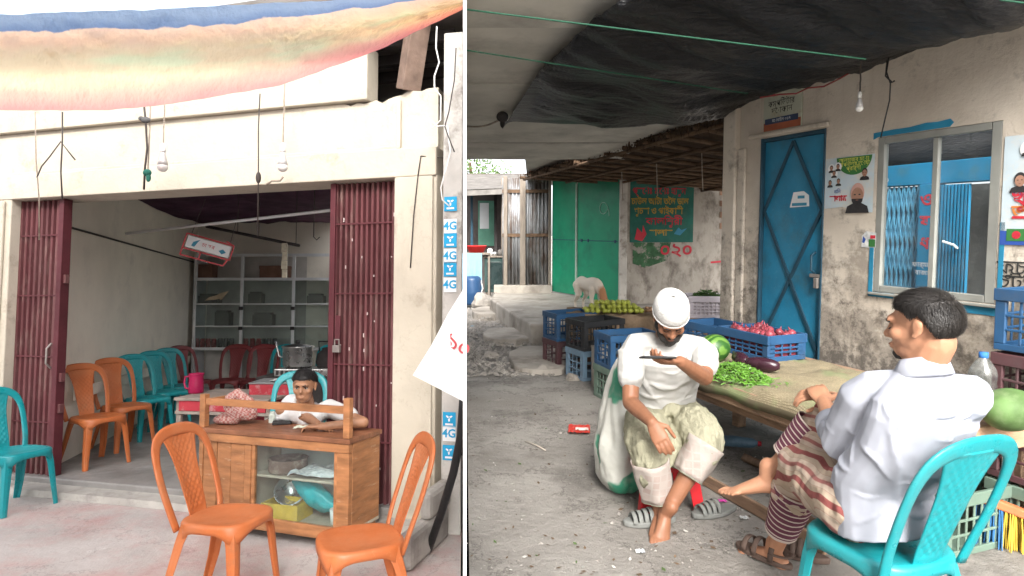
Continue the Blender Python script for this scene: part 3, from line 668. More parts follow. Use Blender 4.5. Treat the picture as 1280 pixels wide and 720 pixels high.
kt = thing('kettle', 'dark blackened kettle beside the cooking pot', 'kettle', L_, SP + V((.30, .05, th_ - .013)))
mb = MB(); mb.lathe([(0, 0), (.1, 0), (.115, .06), (.1, .15), (.05, .19), (.05, .21), (0, .22)], 20); mb.build('kettle_body', dark, kt, smooth=True)
mb = MB(); mb.tube([(-.08, 0, .17), (-.09, 0, .28), (.09, 0, .28), (.08, 0, .17)], .009, 8); mb.build('handle', dark, kt, smooth=True)
RC = dp(L_, 338, 478, 5.75); 
ch = thing('red_chest', 'red metal chest with scraps of paper on it behind the boy', 'chest', L_, V((RC.x, RC.y, .1)))
mb = MB(); mb.box(-.13, .28, -.15, .2, 0, RC.z - .1); mb.build('chest_body', redp, ch, bevel=.008)
mb = MB(); mb.box(-.135, .285, -.155, .205, RC.z - .098, RC.z - .085); mb.build('lid', mat('grey_lid', (.2, .2, .2), .2, 5, .6), ch, bevel=.003)
mb = MB(); mb.grid(lambda u, v: V((.02 + u * .2, -.1 + v * .16, RC.z - .082 + .02 * abs(nz(u * 5, v * 5)))), 8, 8)
o = mb.build('paper', newsp); o.location = (RC.x, RC.y, .1); tag(o, 'crumpled paper lying on the red chest', 'paper', L_)

# ------------------------------------------------------------------ hanging things inside
def tubeobj(name, pts, r, m, label, cat, n=6, lot=L_, group=None):
    b = V(pts[-1]); mb = MB(); mb.tube([V(p) - b for p in pts], r, n); o = mb.build(name, m, smooth=True); o.location = b
    return tag(o, label, cat, lot, group)
tubeobj('pole', [dp(L_, 158, 292, 6.4), dp(L_, 412, 263, 5.2)], .014, alum, 'pale thin pole slung across the shop under the purple ceiling cloth', 'pole', 8)
tubeobj('rod', [dp(L_, 258, 283, 6.9), dp(L_, 374, 307, 6.5)], .016, dark, 'dark rod hanging by wires in front of the shelf cabinet', 'rod', 8)
for px, py in ((297, 291), (323, 296), (370, 305)):
    p = dp(L_, px, py, 6.75); tubeobj('hanger_wire', [(p.x, p.y, 2.74), p], .004, wire_dark, 'thin wire holding up the dark rod', 'wire', group='wires holding the rod')
p = dp(L_, 392, 300, 6.3); tubeobj('hook_wire', [(p.x, p.y, 2.74), p + V((0, 0, .03)), p + V((.03, 0, 0)), p + V((.06, 0, .03))], .005, wire_dark, 'hooked wire end near the wide shutter inside the shop', 'wire')
mb = MB()
for k in range(4): mb.box(-.03 + .01 * (k % 2), .03, -.012, .012, -.09 * k - .085, -.09 * k)
o = mb.build('sachet_strip', mat('sachet', (.5, .46, .36), .3, 20, .4), bevel=.003); o.location = dp(L_, 356, 304, 6.54); tag(o, 'strip of pale sachets hung from the dark rod', 'sachets', L_)
SG = dp(L_, 260, 310, 6.2)
sg = thing('hanging_sign', 'small white sign in a red wire frame hanging crooked', 'sign', L_, SG)
sg.rotation_euler = (0, .27, .25)
redw = mat('red_wire', (.5, .06, .07), .1, 5, .5)
mb = MB(); mb.box(-.2, .2, -.006, .006, -.045, .07); mb.build('sign_board', white_st, sg)
mb = MB()
for a_, b_ in (((-.22, 0, .085), (.22, 0, .085)), ((-.22, 0, -.06), (.22, 0, -.06)), ((-.22, 0, -.06), (-.22, 0, .085)), ((.22, 0, -.06), (.22, 0, .085)), ((-.22, 0, -.13), (.18, 0, -.13)), ((-.22, 0, -.13), (-.22, 0, -.06)), ((-.05, 0, -.13), (-.05, 0, -.06)), ((.18, 0, -.13), (.2, 0, -.06)), ((.14, 0, .11), (.22, 0, .085))): mb.bar(a_, b_, .013)
mb.build('wire_frame', redw, sg)
bl = mat('ink_blue', (.05, .25, .38), .1)
mb = MB(); mb.prism([(-.15, -.02), (-.12, -.025), (-.1, .03), (-.085, .055), (-.11, .04), (-.14, .02)], .007, .009, Matrix.Rotation(PI / 2, 4, 'X')); mb.build('emblem', bl, sg)
mb = MB(); mb.prism([(.1, .0), (.135, -.025), (.17, 0), (.135, .025)], .007, .009, Matrix.Rotation(PI / 2, 4, 'X')); mb.build('emblem', bl, sg)
text('চা ঘর', .05, redw, sg, MX(.0, -.0095, .015)); 
for sx in (-.18, .18): mb = MB(); mb.tube([(sx, 0, .085), (sx * .9, 0, .45)], .003, 5); mb.build('hanger', wire_dark, sg)

# ------------------------------------------------------------------ cables and bulbs outside
def bulb(px, ytop, ybot, depth, lot, label, wire_m=None, s=1.0):
    b = dp(lot, px, ybot, depth); t = dp(lot, px, ytop, depth); o = thing('hanging_bulb', label, 'light bulb', lot, b)
    k = s
    mb = MB(); mb.ell((0, 0, .035 * k), (.036 * k, .036 * k, .034 * k), None, 16, 10); mb.build('globe', mat('frosted_globe', (.75, .75, .73), .03, 4, .35, 0), o, smooth=True)
    mb = MB(); mb.lathe([(.034 * k, .045 * k), (.03 * k, .075 * k), (.018 * k, .12 * k), (.014 * k, .14 * k), (.0, .141 * k)], 16); mb.build('bulb_neck', mat('grey_neck', (.55, .55, .55), .1, 5, .4, metal=.3), o, smooth=True)
    mb = MB(); mb.lathe([(.016 * k, .138 * k), (.019 * k, .145 * k), (.019 * k, .19 * k), (.008 * k, .2 * k), (0, .2 * k)], 12); mb.build('socket', white_pl, o, smooth=True)
    L0 = (t - b).length
    pts = [(.006 * nz(i * 3.1, px), .006 * nz(i * 2.3, px + 9), .198 * k + (L0 - .198 * k) * i / 8) for i in range(9)]
    mb = MB(); mb.tube(pts, .0045, 6); mb.build('flex', wire_m or rope_m, o)
bulb(203, 128, 215, 4.35, L_, 'hanging bulb on a pale flex next to a knotted rope with a green knot')
bulb(353, 96, 215, 4.3, L_, 'hanging bulb on a twisted flex with a stray pale rope knot under it')
def hang(pxs, ys, depth, r, m, label, cat='wire', lot=L_):
    return tubeobj({'cord': 'dangling_string'}.get(cat, 'hanging_' + cat), [dp(lot, x, y, depth) for x, y in zip(pxs, ys)], r, m, label, cat, 6, lot)
hang([44, 45, 49, 49], [140, 200, 250, 300], 4.6, .0045, rope_m, 'long thin pale cord hanging in front of the narrow shutter', 'cord')
hang([78, 78, 76, 78], [140, 175, 215, 250], 4.6, .006, wire_dark, 'dark cord with a loop hanging before the lintel', 'cord')
hang([46, 52, 62, 76, 86, 94], [222, 208, 196, 177, 190, 200], 4.6, .005, wire_dark, 'dark cord looped sideways and knotted round another cord', 'loop')
hang([180, 182, 184, 181, 180], [132, 150, 185, 212, 237], 4.4, .008, wire_dark, 'dark rope with a green rag knot beside a bulb', 'rope')
hang([188, 187, 185, 188], [130, 165, 212, 224], 4.42, .006, rope_m, 'short brown rope twisted round the darker rope', 'rope')
o = MB(); o.ell((0, 0, 0), (.03, .02, .026)); o.ell((.01, .0, -.035), (.016, .016, .03)); o = o.build('rag_knot', mat('green_rag', (.03, .17, .13), .2, 20, .9), smooth=True); o.location = dp(L_, 184, 216, 4.4); tag(o, 'small green rag knotted on a hanging rope', 'rag', L_)
o = MB(); o.ell((0, 0, 0), (.035, .02, .022)); o.ell((-.03, 0, .01), (.02, .02, .016)); o = o.build('rag_knot', mat('grey_rag', (.1, .1, .1), .2, 20, .9), smooth=True); o.location = dp(L_, 182, 150, 4.4); tag(o, 'dark grey rag knotted high on a hanging rope', 'rag', L_)
hang([325, 323, 323, 322], [117, 160, 215, 295], 4.3, .0045, wire_dark, 'straight dark wire with a small knot hanging through the shop opening', 'wire')
o = MB(); o.ell((0, 0, 0), (.018, .018, .04)); o = o.build('wire_knot', wire_dark, smooth=True); o.location = dp(L_, 323, 222, 4.3); tag(o, 'small dark knot on the straight hanging wire', 'knot', L_)
hang([354, 350, 340, 333], [221, 226, 226, 231], 4.28, .007, rope_m, 'short pale rope end tied below a hanging bulb', 'rope')
hang([546, 545, 549, 543, 543, 551, 551, 540, 536, 546, 559], [33, 60, 78, 95, 110, 120, 150, 160, 148, 158, 157], 4.1, .005, white_pl, 'white cable looping down beside the broken masonry', 'cable')
hang([559, 563, 551, 553, 562], [157, 190, 235, 250, 258], 4.1, .005, white_pl, 'white cable running down the edge of the dark passage', 'cable')
hang([560, 540, 526, 523, 517, 513], [198, 196, 195, 215, 270, 335], 4.32, .0045, wire_dark, 'dark wire stapled down the cream pillar', 'wire')
hang([570, 568, 561, 556, 561, 568], [60, 100, 140, 158, 172, 190], 4.0, .004, wire_dark, 'thin dark drop wire against the weathered grey wall', 'wire')

# white banner corner and black hose by the partition
BY = 3.15
pts = [dp(L_, 579.2, 361, BY), dp(L_, 560, 392, BY - .02), dp(L_, 540, 430, BY - .05), dp(L_, 516, 469, BY - .06), dp(L_, 545, 484, BY - .02), dp(L_, 579.2, 502, BY)]
c0 = pts[-1].copy(); mb = MB(); n = len(pts)
mb.add([p - c0 for p in pts] + [p - c0 + V((0, .004, 0)) for p in pts], [tuple(range(n)), tuple(range(2 * n - 1, n - 1, -1))] + [(k, (k + 1) % n, n + (k + 1) % n, n + k) for k in range(n)])
bn = thing('cloth_banner', 'white banner corner with red brush marks hung on the partition', 'banner', L_, c0)
mb.build('banner_sheet', mat('white_banner', (.8, .8, .8), .04, 4, .6, .2, 8), bn)
q = dp(L_, 575, 432, BY - .012) - c0
text('৯০', .11, redw, bn, Matrix.Translation(q + V((-.01, -.006, .0))) @ Matrix.Rotation(.5, 4, 'Y') @ Matrix.Rotation(PI / 2, 4, 'X'), bold=.001)
hp = [dp(L_, 579, 500, 3.55), dp(L_, 576, 545, 3.55), dp(L_, 567, 590, 3.6), dp(L_, 552, 640, 3.7), gp(L_, 536, 686, .024)]
pp = []
for i in range(len(hp) - 1):
    for t in (0, .25, .5, .75): pp.append(hp[i].lerp(hp[i + 1], t))
pp.append(hp[-1]); tubeobj('hose', pp, .023, black, 'thick black hose curving down to the porch beside the partition', 'hose', 10)
# ------------------------------------------------------------------ people
skin_b = mat('boy_skin', (.31, .16, .092), .12, 12, .5, .05, 120, .35)
skin_c = mat('man_skin_dark', (.235, .105, .058), .14, 10, .5, .06, 120, .35)
skin_d = mat('man_skin_tan', (.42, .21, .125), .14, 10, .5, .06, 120, .35)
hairm = mat('black_hair', (.012, .011, .011), .3, 30, .5, .3, 200, .35)
eyew = mat('eye_white', (.36, .33, .3), .03, 5, .3, 0); eyed = mat('eye_dark', (.02, .012, .01), .1, 5, .25, 0)
lipm = mat('lip', (.2, .085, .06), .1, 20, .5, 0)
def frame(f, up=(0, 0, 1)):
    f = V(f).normalized(); r = f.cross(V(up)).normalized(); u = r.cross(f); return Matrix((r, f, u)).transposed()   # columns: subject's right, forward, up
def limb(mb, pts, rs, n=12):
    mb.tube(pts, rs, n)
    for p, r in ((pts[0], rs[0]), (pts[-1], rs[-1])):
        r = r if isinstance(r, (int, float)) else min(r); mb.ell(p, r * .99, None, 10, 7)
def head(mb, c, Fm, s=1.0, child=False):
    c = V(c); P = lambda x, y, z: c + Fm @ (V((x, y, z)) * s)
    e = lambda p, r: mb.ell(P(*p), tuple(q * s for q in r), Fm, 16, 11)
    e((0, -.012, .028), (.074, .094, .085)); e((0, .022, -.018), (.064, .07, .078)); e((0, .035, -.062), (.053, .052, .045) if child else (.048, .052, .046)); e((0, .066, -.085), (.022, .022, .02))
    e((0, .078, .03), (.05, .02, .018)); e((0, .094 if child else .1, -.022), (.0125, .016, .013) if child else (.0135, .018, .016)); mb.tube([P(0, .084, .022), P(0, .097, -.012), P(0, .106, -.024)], [.009 * s, .0105 * s, .012 * s], 8)
    for sx in (-1, 1):
        if not child: e((sx * .012, .093, -.026), (.01, .012, .009))
        e((sx * .04, .06, -.018), (.024, .026, .024)); e((sx * .03, .081, .0275), (.022, .012, .008))
        e((sx * .077, -.01, .004), (.008, .016, .03)); e((sx * .082, -.018, .014), (.007, .012, .018)); e((sx * .076, .0, -.022), (.007, .009, .011))
    e((0, .089, -.056), (.023, .012, .0065)); e((0, .086, -.067), (.02, .012, .007))
    return P
def face_bits(parent, base, P, Fm, s, hair=hairm, brow=True, closed=False, lips=None):
    for sx in (-1, 1):
        mb = MB()
        if closed: mb.tube([P(sx * .018, .0875, .0) - base, P(sx * .031, .0885, -.003) - base, P(sx * .044, .081, .0) - base], .0018 * s, 6); mb.build('eyelid_line', hair, parent, smooth=True)
        else: mb.ell(P(sx * .031, .0795, .005) - base, (.0125 * s, .0075 * s, .0055 * s), Fm, 12, 8)
        if not closed: eo = mb.build('eye', eyew, parent, smooth=True)
        if not closed: mb = MB(); mb.tube([P(sx * .017, .0845, .0085) - base, P(sx * .031, .0868, .0125) - base, P(sx * .046, .079, .0085) - base], .0022 * s, 6); mb.build('eyelid_line', hair, parent, smooth=True)
        if not closed: mb = MB(); mb.ell(P(sx * .031, .0838, .005) - base, (.0062 * s, .004 * s, .0056 * s), Fm, 10, 7); mb.build('iris', eyed, eo, smooth=True)
        if brow: mb = MB(); mb.tube([P(sx * .012, .0955, .021) - base, P(sx * .03, .093, .0285) - base, P(sx * .05, .078, .022) - base], [.004 * s, .0045 * s, .0025 * s], 6); mb.build('eyebrow', hair, parent, smooth=True)
    mb = MB(); mb.ell(P(0, .0955, -.0565) - base, (.017 * s, .006 * s, .0032 * s), Fm, 12, 7); mb.ell(P(0, .0925, -.066) - base, (.015 * s, .006 * s, .0036 * s), Fm, 12, 7); mb.build('lips', lips or lipm, parent, smooth=True)
def hand(mb, wrist, d, pn, thumb, curl=.5, s=1.0, spread=.06, thumb_curl=.3):
    """d: direction of the fingers, pn: palm normal (way the palm faces), thumb: +1/-1 side"""
    w = V(wrist); d = V(d).normalized(); pn = V(pn); pn = (pn - d * pn.dot(d)).normalized(); sd_ = d.cross(pn) * thumb
    mb.tube([w - d * .01 * s, w + d * .03 * s, w + d * .07 * s, w + d * .092 * s], [(.025 * s, .018 * s), (.034 * s, .016 * s), (.04 * s, .0145 * s), (.038 * s, .011 * s)], 12, ref=pn)
    for k, (off, ln, r) in enumerate(((.029, .066, .0088), (.0098, .075, .0092), (-.0095, .069, .0088), (-.028, .054, .0078))):
        p = w + d * .084 * s + sd_ * off * s; dd = (d + sd_ * off * spread * 40 * .4).normalized(); pts = [p]; ang = 0
        for j, fr in enumerate((.45, .31, .24)):
            ang += curl * (.55, .8, .55)[j] + .04 * k * curl; q = dd * math.cos(ang) + pn * math.sin(ang); pts.append(pts[-1] + q * ln * fr * s * 1.05)
        limb(mb, pts, [r * s * 1.05, r * s, r * s * .93, r * s * .8], 8)
    p = w + d * .022 * s + sd_ * .026 * s + pn * .006 * s; t1 = (d * .62 + sd_ * .78 + pn * .25).normalized(); t2 = (d * .88 + sd_ * (.4 - thumb_curl) + pn * (.2 + thumb_curl)).normalized()
    limb(mb, [p, p + t1 * .034 * s, p + t1 * .034 * s + t2 * .03 * s, p + t1 * .036 * s + t2 * .055 * s], [.0135 * s, .0115 * s, .0105 * s, .0085 * s], 8)
def foot(mb, ankle, d, up, s=1.0, side=1):
    """d: heel to toe, side: +1 when the big toe lies on the left of d"""
    a = V(ankle); d = V(d).normalized(); up = V(up); up = (up - d * up.dot(d)).normalized(); sd_ = up.cross(d) * side
    P = lambda x, y, z: a + (d * x + sd_ * y + up * z) * s
    mb.tube([P(-.05, 0, -.05), P(-.02, 0, -.045), P(.04, .0, -.038), (P(.1, .004, -.05)), P(.145, .006, -.058), P(.165, .006, -.06)], [(.02 * s, .022 * s), (.031 * s, .036 * s), (.032 * s, .034 * s), (.039 * s, .024 * s), (.043 * s, .016 * s), (.036 * s, .011 * s)], 12, ref=up)
    mb.ell(P(-.035, 0, -.052), .031 * s); limb(mb, [P(0, 0, .03), P(.012, 0, -.02)], [.034 * s, .032 * s])
    for k, (y, ln, r) in enumerate(((.03, .045, .0125), (.0095, .044, .0092), (-.0075, .037, .0086), (-.023, .031, .0082), (-.037, .023, .0078))):
        b_ = P(.158 - .007 * k, y, -.058); limb(mb, [b_, b_ + d * ln * .55 * s + up * .003 * s, b_ + d * ln * s - up * .004 * s], [r * s, r * s, r * .9 * s], 8)
def tsurf(pts, rs, ref):
    """returns f(t, a): a point on an elliptical tube, t along it, a round it (0 = side, pi/2 = towards ref)"""
    pts = [V(p) for p in pts]; ref = V(ref).normalized()
    def f(t, a, ex=0):
        x = min(max(t, 0), .9999) * (len(pts) - 1); i = int(x); q = x - i; c = pts[i].lerp(pts[i + 1], q); r0 = rs[i] if isinstance(rs[i], tuple) else (rs[i],) * 2; r1 = rs[i + 1] if isinstance(rs[i + 1], tuple) else (rs[i + 1],) * 2
        ra = r0[0] + (r1[0] - r0[0]) * q; rb = r0[1] + (r1[1] - r0[1]) * q; tv = (pts[i + 1] - pts[i]).normalized(); nn = (ref - tv * ref.dot(tv)).normalized(); sd_ = tv.cross(nn)
        return c + sd_ * math.cos(a) * (ra + ex) + nn * math.sin(a) * (rb + ex)
    return f
def fold(mb, f, t0, a0, t1, a1, r=.009, bow=.0, n=9, sink=.004):
    pts = []; rr_ = []
    for i in range(n):
        u = i / (n - 1); pts.append(f(t0 + (t1 - t0) * u + bow * math.sin(PI * u), a0 + (a1 - a0) * u, -sink)); rr_.append(max(.0035, r * math.sin(PI * (.08 + .84 * u)) ** .7))
    mb.tube(pts, rr_, 7)
def hair_cap(parent, base, c, Fm, s, m, front=.03, low=-.035, thick=.012, n=2600, length=.03, fringe=0, seed=1, side_low=None):
    """hair as a close shell on the skull plus many short strands lying along it"""
    rr = random.Random(seed); c = V(c) - base; mb = MB()
    nape = -.5 if side_low is None else side_low
    def val(d):          # how far inside the hairline a direction lies; d: unit direction in head frame
        x, y, z = d
        lim = lerp([(-1, nape), (-.45, nape + .02), (-.22, -.12), (-.1, .12), (.05, .2), (.2, .02), (.34, .16), (.5, .42 - fringe * .6), (.7, .52 - fringe), (1, .56 - fringe)], y)
        return z - lim + .05 * nz(x * 7, y * 7, seed)
    def inside(d): return val(d) > 0
    def surf(d, ex=0):
        r = V((.0785 + ex, .0985 + ex, .0895 + ex)); p = V((d[0] * r.x, d[1] * r.y - .012, d[2] * r.z + .027)); return p
    nth, nph = 26, 48; idx = {}; vs = []; fs = []
    for i in range(nth + 1):
        th = PI * i / nth * .78
        for k in range(nph):
            ph = 2 * PI * k / nph; d = (math.sin(th) * math.cos(ph), math.sin(th) * math.sin(ph), math.cos(th))
            ok = inside(d); tp_ = min(1, max(0, val(d)) / .38) ** .7; ex = -.001 + (.003 + thick * tp_) * (.8 + .35 * nz(d[0] * 6 + seed, d[1] * 6, d[2] * 6) + .35 * nz(d[0] * 22 + seed, d[1] * 14, d[2] * 22)) if ok else -.012
            idx[i, k] = len(vs); vs.append(c + Fm @ (surf(d, ex) * s))
    for i in range(nth):
        for k in range(nph): fs.append((idx[i, k], idx[i + 1, k], idx[i + 1, (k + 1) % nph], idx[i, (k + 1) % nph]))
    mb.add(vs, fs)
    o = mb.build('hair', m, parent, smooth=True)
    st = MB(); cnt = 0
    while cnt < n:
        d = V((rr.gauss(0, 1), rr.gauss(0, 1), rr.gauss(0, 1))).normalized()
        if not inside(d): continue
        cnt += 1
        flow = V((d.x * .5 + rr.uniform(-.25, .25), .55 - abs(d.y) * .2 + rr.uniform(-.3, .3) if d.z > .55 else -.15, -1.0 if d.z < .6 else -.25 * (1 - d.z)))
        flow = (flow - d * flow.dot(d)).normalized(); tp_ = min(1, val(d) / .38); ln = length * rr.uniform(.6, 1.25) * (.3 + .7 * tp_); ex = .002 + thick * tp_ ** .7 * rr.uniform(.7, 1.1)
        p0 = surf(d, ex); p1 = surf((d + flow * ln * 5).normalized(), ex + ln * .16); p2 = surf((d + flow * ln * 10).normalized(), ex + ln * rr.uniform(.02, .6 if d.z > .3 else .3))
        sd_ = flow.cross(d) * rr.uniform(.0005, .001)
        st.add([c + Fm @ ((p0 - sd_) * s), c + Fm @ ((p0 + sd_) * s), c + Fm @ ((p1 + sd_) * s), c + Fm @ ((p1 - sd_) * s), c + Fm @ (p2 * s)], [(0, 1, 2, 3), (3, 2, 4)])
    so_ = st.build('hair_strands', m, o, smooth=True); so_['kind'] = 'stuff'
    return o
# --- the boy behind the counter
base = V((-1.6, 4.62, .1)); hc = dp(L_, 380.5, 483, 4.33)
by = thing('person', 'boy in a white shirt leaning on the counter with a banknote in hand', 'person', L_, base)
Fb = frame((.06, -1, -.12)); mb = MB(); s_ = .93
P = head(mb, hc - base, Fb, s_, True)
neck = hc - base + V((0, .03, -.06)); chest = V((hc.x - base.x + .0, -.05, .68)); 
limb(mb, [neck + V((0, 0, .0)), V((neck.x, neck.y + .05, neck.z - .09))], [.044, .05])
shL = dp(L_, 347, 507, 4.45) - base; shR = dp(L_, 412, 506, 4.45) - base
pel = V((-.02, .12, .44 + .08))
mb.tube([pel, pel.lerp(V((neck.x, neck.y + .07, neck.z - .12)), .5), V((neck.x, neck.y + .06, neck.z - .10))], [(.12, .09), (.12, .08), (.10, .06)], 14, ref=(0, -1, 0))
top = ZC + .022
# arm on the right of the picture: elbow out on the counter, forearm lying along the rail
elR = CW(1.08, .27, ZC + .05) - base; wrR = CW(.86, .12, ZC + .035) - base
limb(mb, [shR + V((-.02, .02, -.03)), elR], [.043, .036]); limb(mb, [elR, wrR], [.035, .024])
hand(mb, wrR, (CW(.76, .1, 0) - CW(.86, .12, 0)), (0, 0, -1), -1, .55, .9)
elL = CW(.6, .32, ZC + .05) - base; wrL = CW(.79, .19, ZC + .035) - base
limb(mb, [shL + V((.02, .02, -.03)), elL], [.043, .036]); limb(mb, [elL, wrL], [.035, .024]); hand(mb, wrL, (CW(.89, .16, 0) - CW(.79, .19, 0)), (0, 0, -1), 1, .4, .9)
for sx in (-1, 1):
    k_ = V((sx * .12 - .02, -.18 + .12, .50)); an = V((sx * .12 - .02, -.0, .09))
    limb(mb, [pel + V((sx * .08, 0, -.02)), k_], [.075, .055]); limb(mb, [k_, an], [.05, .035]); foot(mb, an, (0, -1, 0), (0, 0, 1), .85)
remesh(mb.build('body', skin_b, by, smooth=True), .0048, 5)
face_bits(by, base, lambda x, y, z: P(x, y - .001, z) + base, Fb, s_, lips=mat('boy_lip', (.3, .145, .09), .08, 20, .55, 0))
hair_cap(by, base, hc, Fb, s_, hairm, fringe=.16, n=1400, thick=.014, length=.03, seed=3)
shirt_w = mat('white_shirt_cloth', (.6, .6, .6), .06, 6, .85, .35, 14, .15, bdist=.02)
mb = MB()
nb_ = V((neck.x, neck.y + .055, neck.z - .105))
mb.tube([pel + V((0, 0, -.05)), pel.lerp(nb_, .55), nb_ + V((0, .0, -.03)), nb_ + V((0, -.01, .025))], [(.16, .12), (.165, .115), (.15, .08), (.07, .06)], 18, ref=(0, -1, 0))
limb(mb, [nb_ + V((-.07, 0, -.03)), shL + V((.01, .02, -.03)), shL.lerp(elL, .62)], [.065, .066, .058]); limb(mb, [nb_ + V((.07, 0, -.03)), shR + V((-.01, .02, -.03)), shR.lerp(elR, .62)], [.065, .066, .058])
remesh(mb.build('shirt', shirt_w, by, smooth=True), .007, 4, .014, .1)
for sx in (-1, 1): mb = MB(); mb.tube([nb_ + V((sx * .05, .03, .035)), nb_ + V((sx * .055, -.03, .015)), nb_ + V((sx * .03, -.075, -.035))], [(.018, .006), (.022, .006), (.014, .005)], 8, ref=(sx, -1, .6)); mb.build('collar', shirt_w, by, smooth=True)
mb = MB()
for sx in (-1, 1):
    k_ = V((sx * .12 - .02, -.06, .50)); limb(mb, [pel + V((sx * .07, 0, -.03)), k_, V((sx * .12 - .02, -.03, .18))], [.1, .075, .06])
remesh(mb.build('trousers', mat('dark_trousers', (.03, .035, .05), .2, 6, .9), by, smooth=True), .01, 4)
note = MB(); note.grid(lambda u, v: V(((u - .5) * .1, (v - .5) * .06, .018 + .02 * abs(nz(u * 4, v * 4 + 3)) + .012 * u)), 10, 6)
o = note.build('banknote', mat('banknote_paper', (.52, .55, .45), .2, 30, .85), solid=.002); o.location = CW(.74, .1, ZC + .004); o.rotation_euler = (0, 0, CRZ + .2); tag(o, 'crumpled pale banknote under the boy\'s fingers on the counter', 'banknote', L_)
# ------------------------------------------------------------------ the partition between the two lots
wl0 = V((-.07375, 1, 0)).normalized(); pn_ = V((wl0.y, -wl0.x, 0)); t_ = .0026; d0, d1 = .95, 5.35
mb = MB(); pts = [wl0 * d0 - pn_ * t_, wl0 * d0 + pn_ * t_, wl0 * d1 + pn_ * t_, wl0 * d1 - pn_ * t_]
mb.add([p + V((0, 0, z)) for z in (-2.2, 3.4) for p in pts], [(0, 3, 2, 1), (4, 5, 6, 7), (0, 1, 5, 4), (1, 2, 6, 5), (2, 3, 7, 6), (3, 0, 4, 7)])
tag(mb.build('partition_wall', mat('partition_white', (.62, .61, .6), .05, 3, .8)), 'thin white partition panel between the porch and the market lane', 'wall')
# ================================================================== right lot
R_ = 'R'
def roadmat():
    m, n, b, N, L = nodes('lane_concrete'); co = coords(N, L, rand=False)
    c = ramp(N, L, noise_n(N, L, co, 1.1, 9, .65), [(.3, (.2, .185, .165)), (.5, (.29, .27, .245)), (.7, (.37, .35, .32))])
    c = mixc(N, L, ramp(N, L, noise_n(N, L, co, .8, 8, .7), [(.52, 0), (.62, .85)]), c, (.14, .128, .115))
    c = mixc(N, L, ramp(N, L, noise_n(N, L, co, 30, 4, .6), [(.64, 0), (.72, .6)]), c, (.36, .34, .31))
    c = mixc(N, L, ramp(N, L, noise_n(N, L, co, 3.4, 10, .78), [(.56, 0), (.68, .75)]), c, (.115, .104, .094))
    c = mixc(N, L, ramp(N, L, noise_n(N, L, co, .55, 9, .7), [(.494, 0), (.499, .7), (.501, .7), (.506, 0)]), c, (.08, .072, .065))
    c = mixc(N, L, ramp(N, L, noise_n(N, L, co, 6, 8, .7), [(.6, 0), (.72, .6)]), c, (.42, .39, .35))
    L(c, b.inputs['Base Color']); L(ramp(N, L, noise_n(N, L, co, .9, 6, .6), [(.4, .75), (.7, .95)]), b.inputs['Roughness'])
    w = N('ShaderNodeTexWave'); w.wave_type = 'BANDS'; w.bands_direction = 'Y'; w.inputs['Scale'].default_value = 5.5; w.inputs['Distortion'].default_value = 2.5; w.inputs['Detail'].default_value = 4; w.inputs['Detail Scale'].default_value = 3
    mp = N('ShaderNodeMapping'); mp.inputs['Rotation'].default_value = (0, 0, .3); L(co, mp.inputs[0]); L(mp.outputs[0], w.inputs[0])
    n1 = bumpn(N, L, b, w.outputs['Fac'], .10, .012); n2 = bumpn(N, L, b, noise_n(N, L, co, 11, 10, .76), .9, .04, n1)
    bumpn(N, L, b, noise_n(N, L, co, 90, 3), .4, .006, n2); return m
road = roadmat()
mb = MB()
def roadP(u, v):
    y = -9 + 24 * v; xl = .012 if y < 0 else -.0737 * y + .012; x = xl + (14 - xl) * u ** 1.6
    hgt = 0
    if y > 6 and x < 1.4: hgt = -.03 + .05 * nz(x * 1.3, y * .9) + .025 * nz(x * 4, y * 4)
    elif y > 1: hgt = .006 * nz(x * 1.5, y * 1.5)
    return V((x, y, min(hgt, .035)))
mb.grid(roadP, 110, 190)
tag(mb.build('lane_ground', road, smooth=True), None, None, R_, kind='structure')
mb = MB(); mb.add([(-1.1, 15, -.04), (60, 15, -.04), (60, 90, -.04), (-6.5, 90, -.04)], [(0, 1, 2, 3)])
tag(mb.build('far_ground', road), None, None, R_, kind='structure')
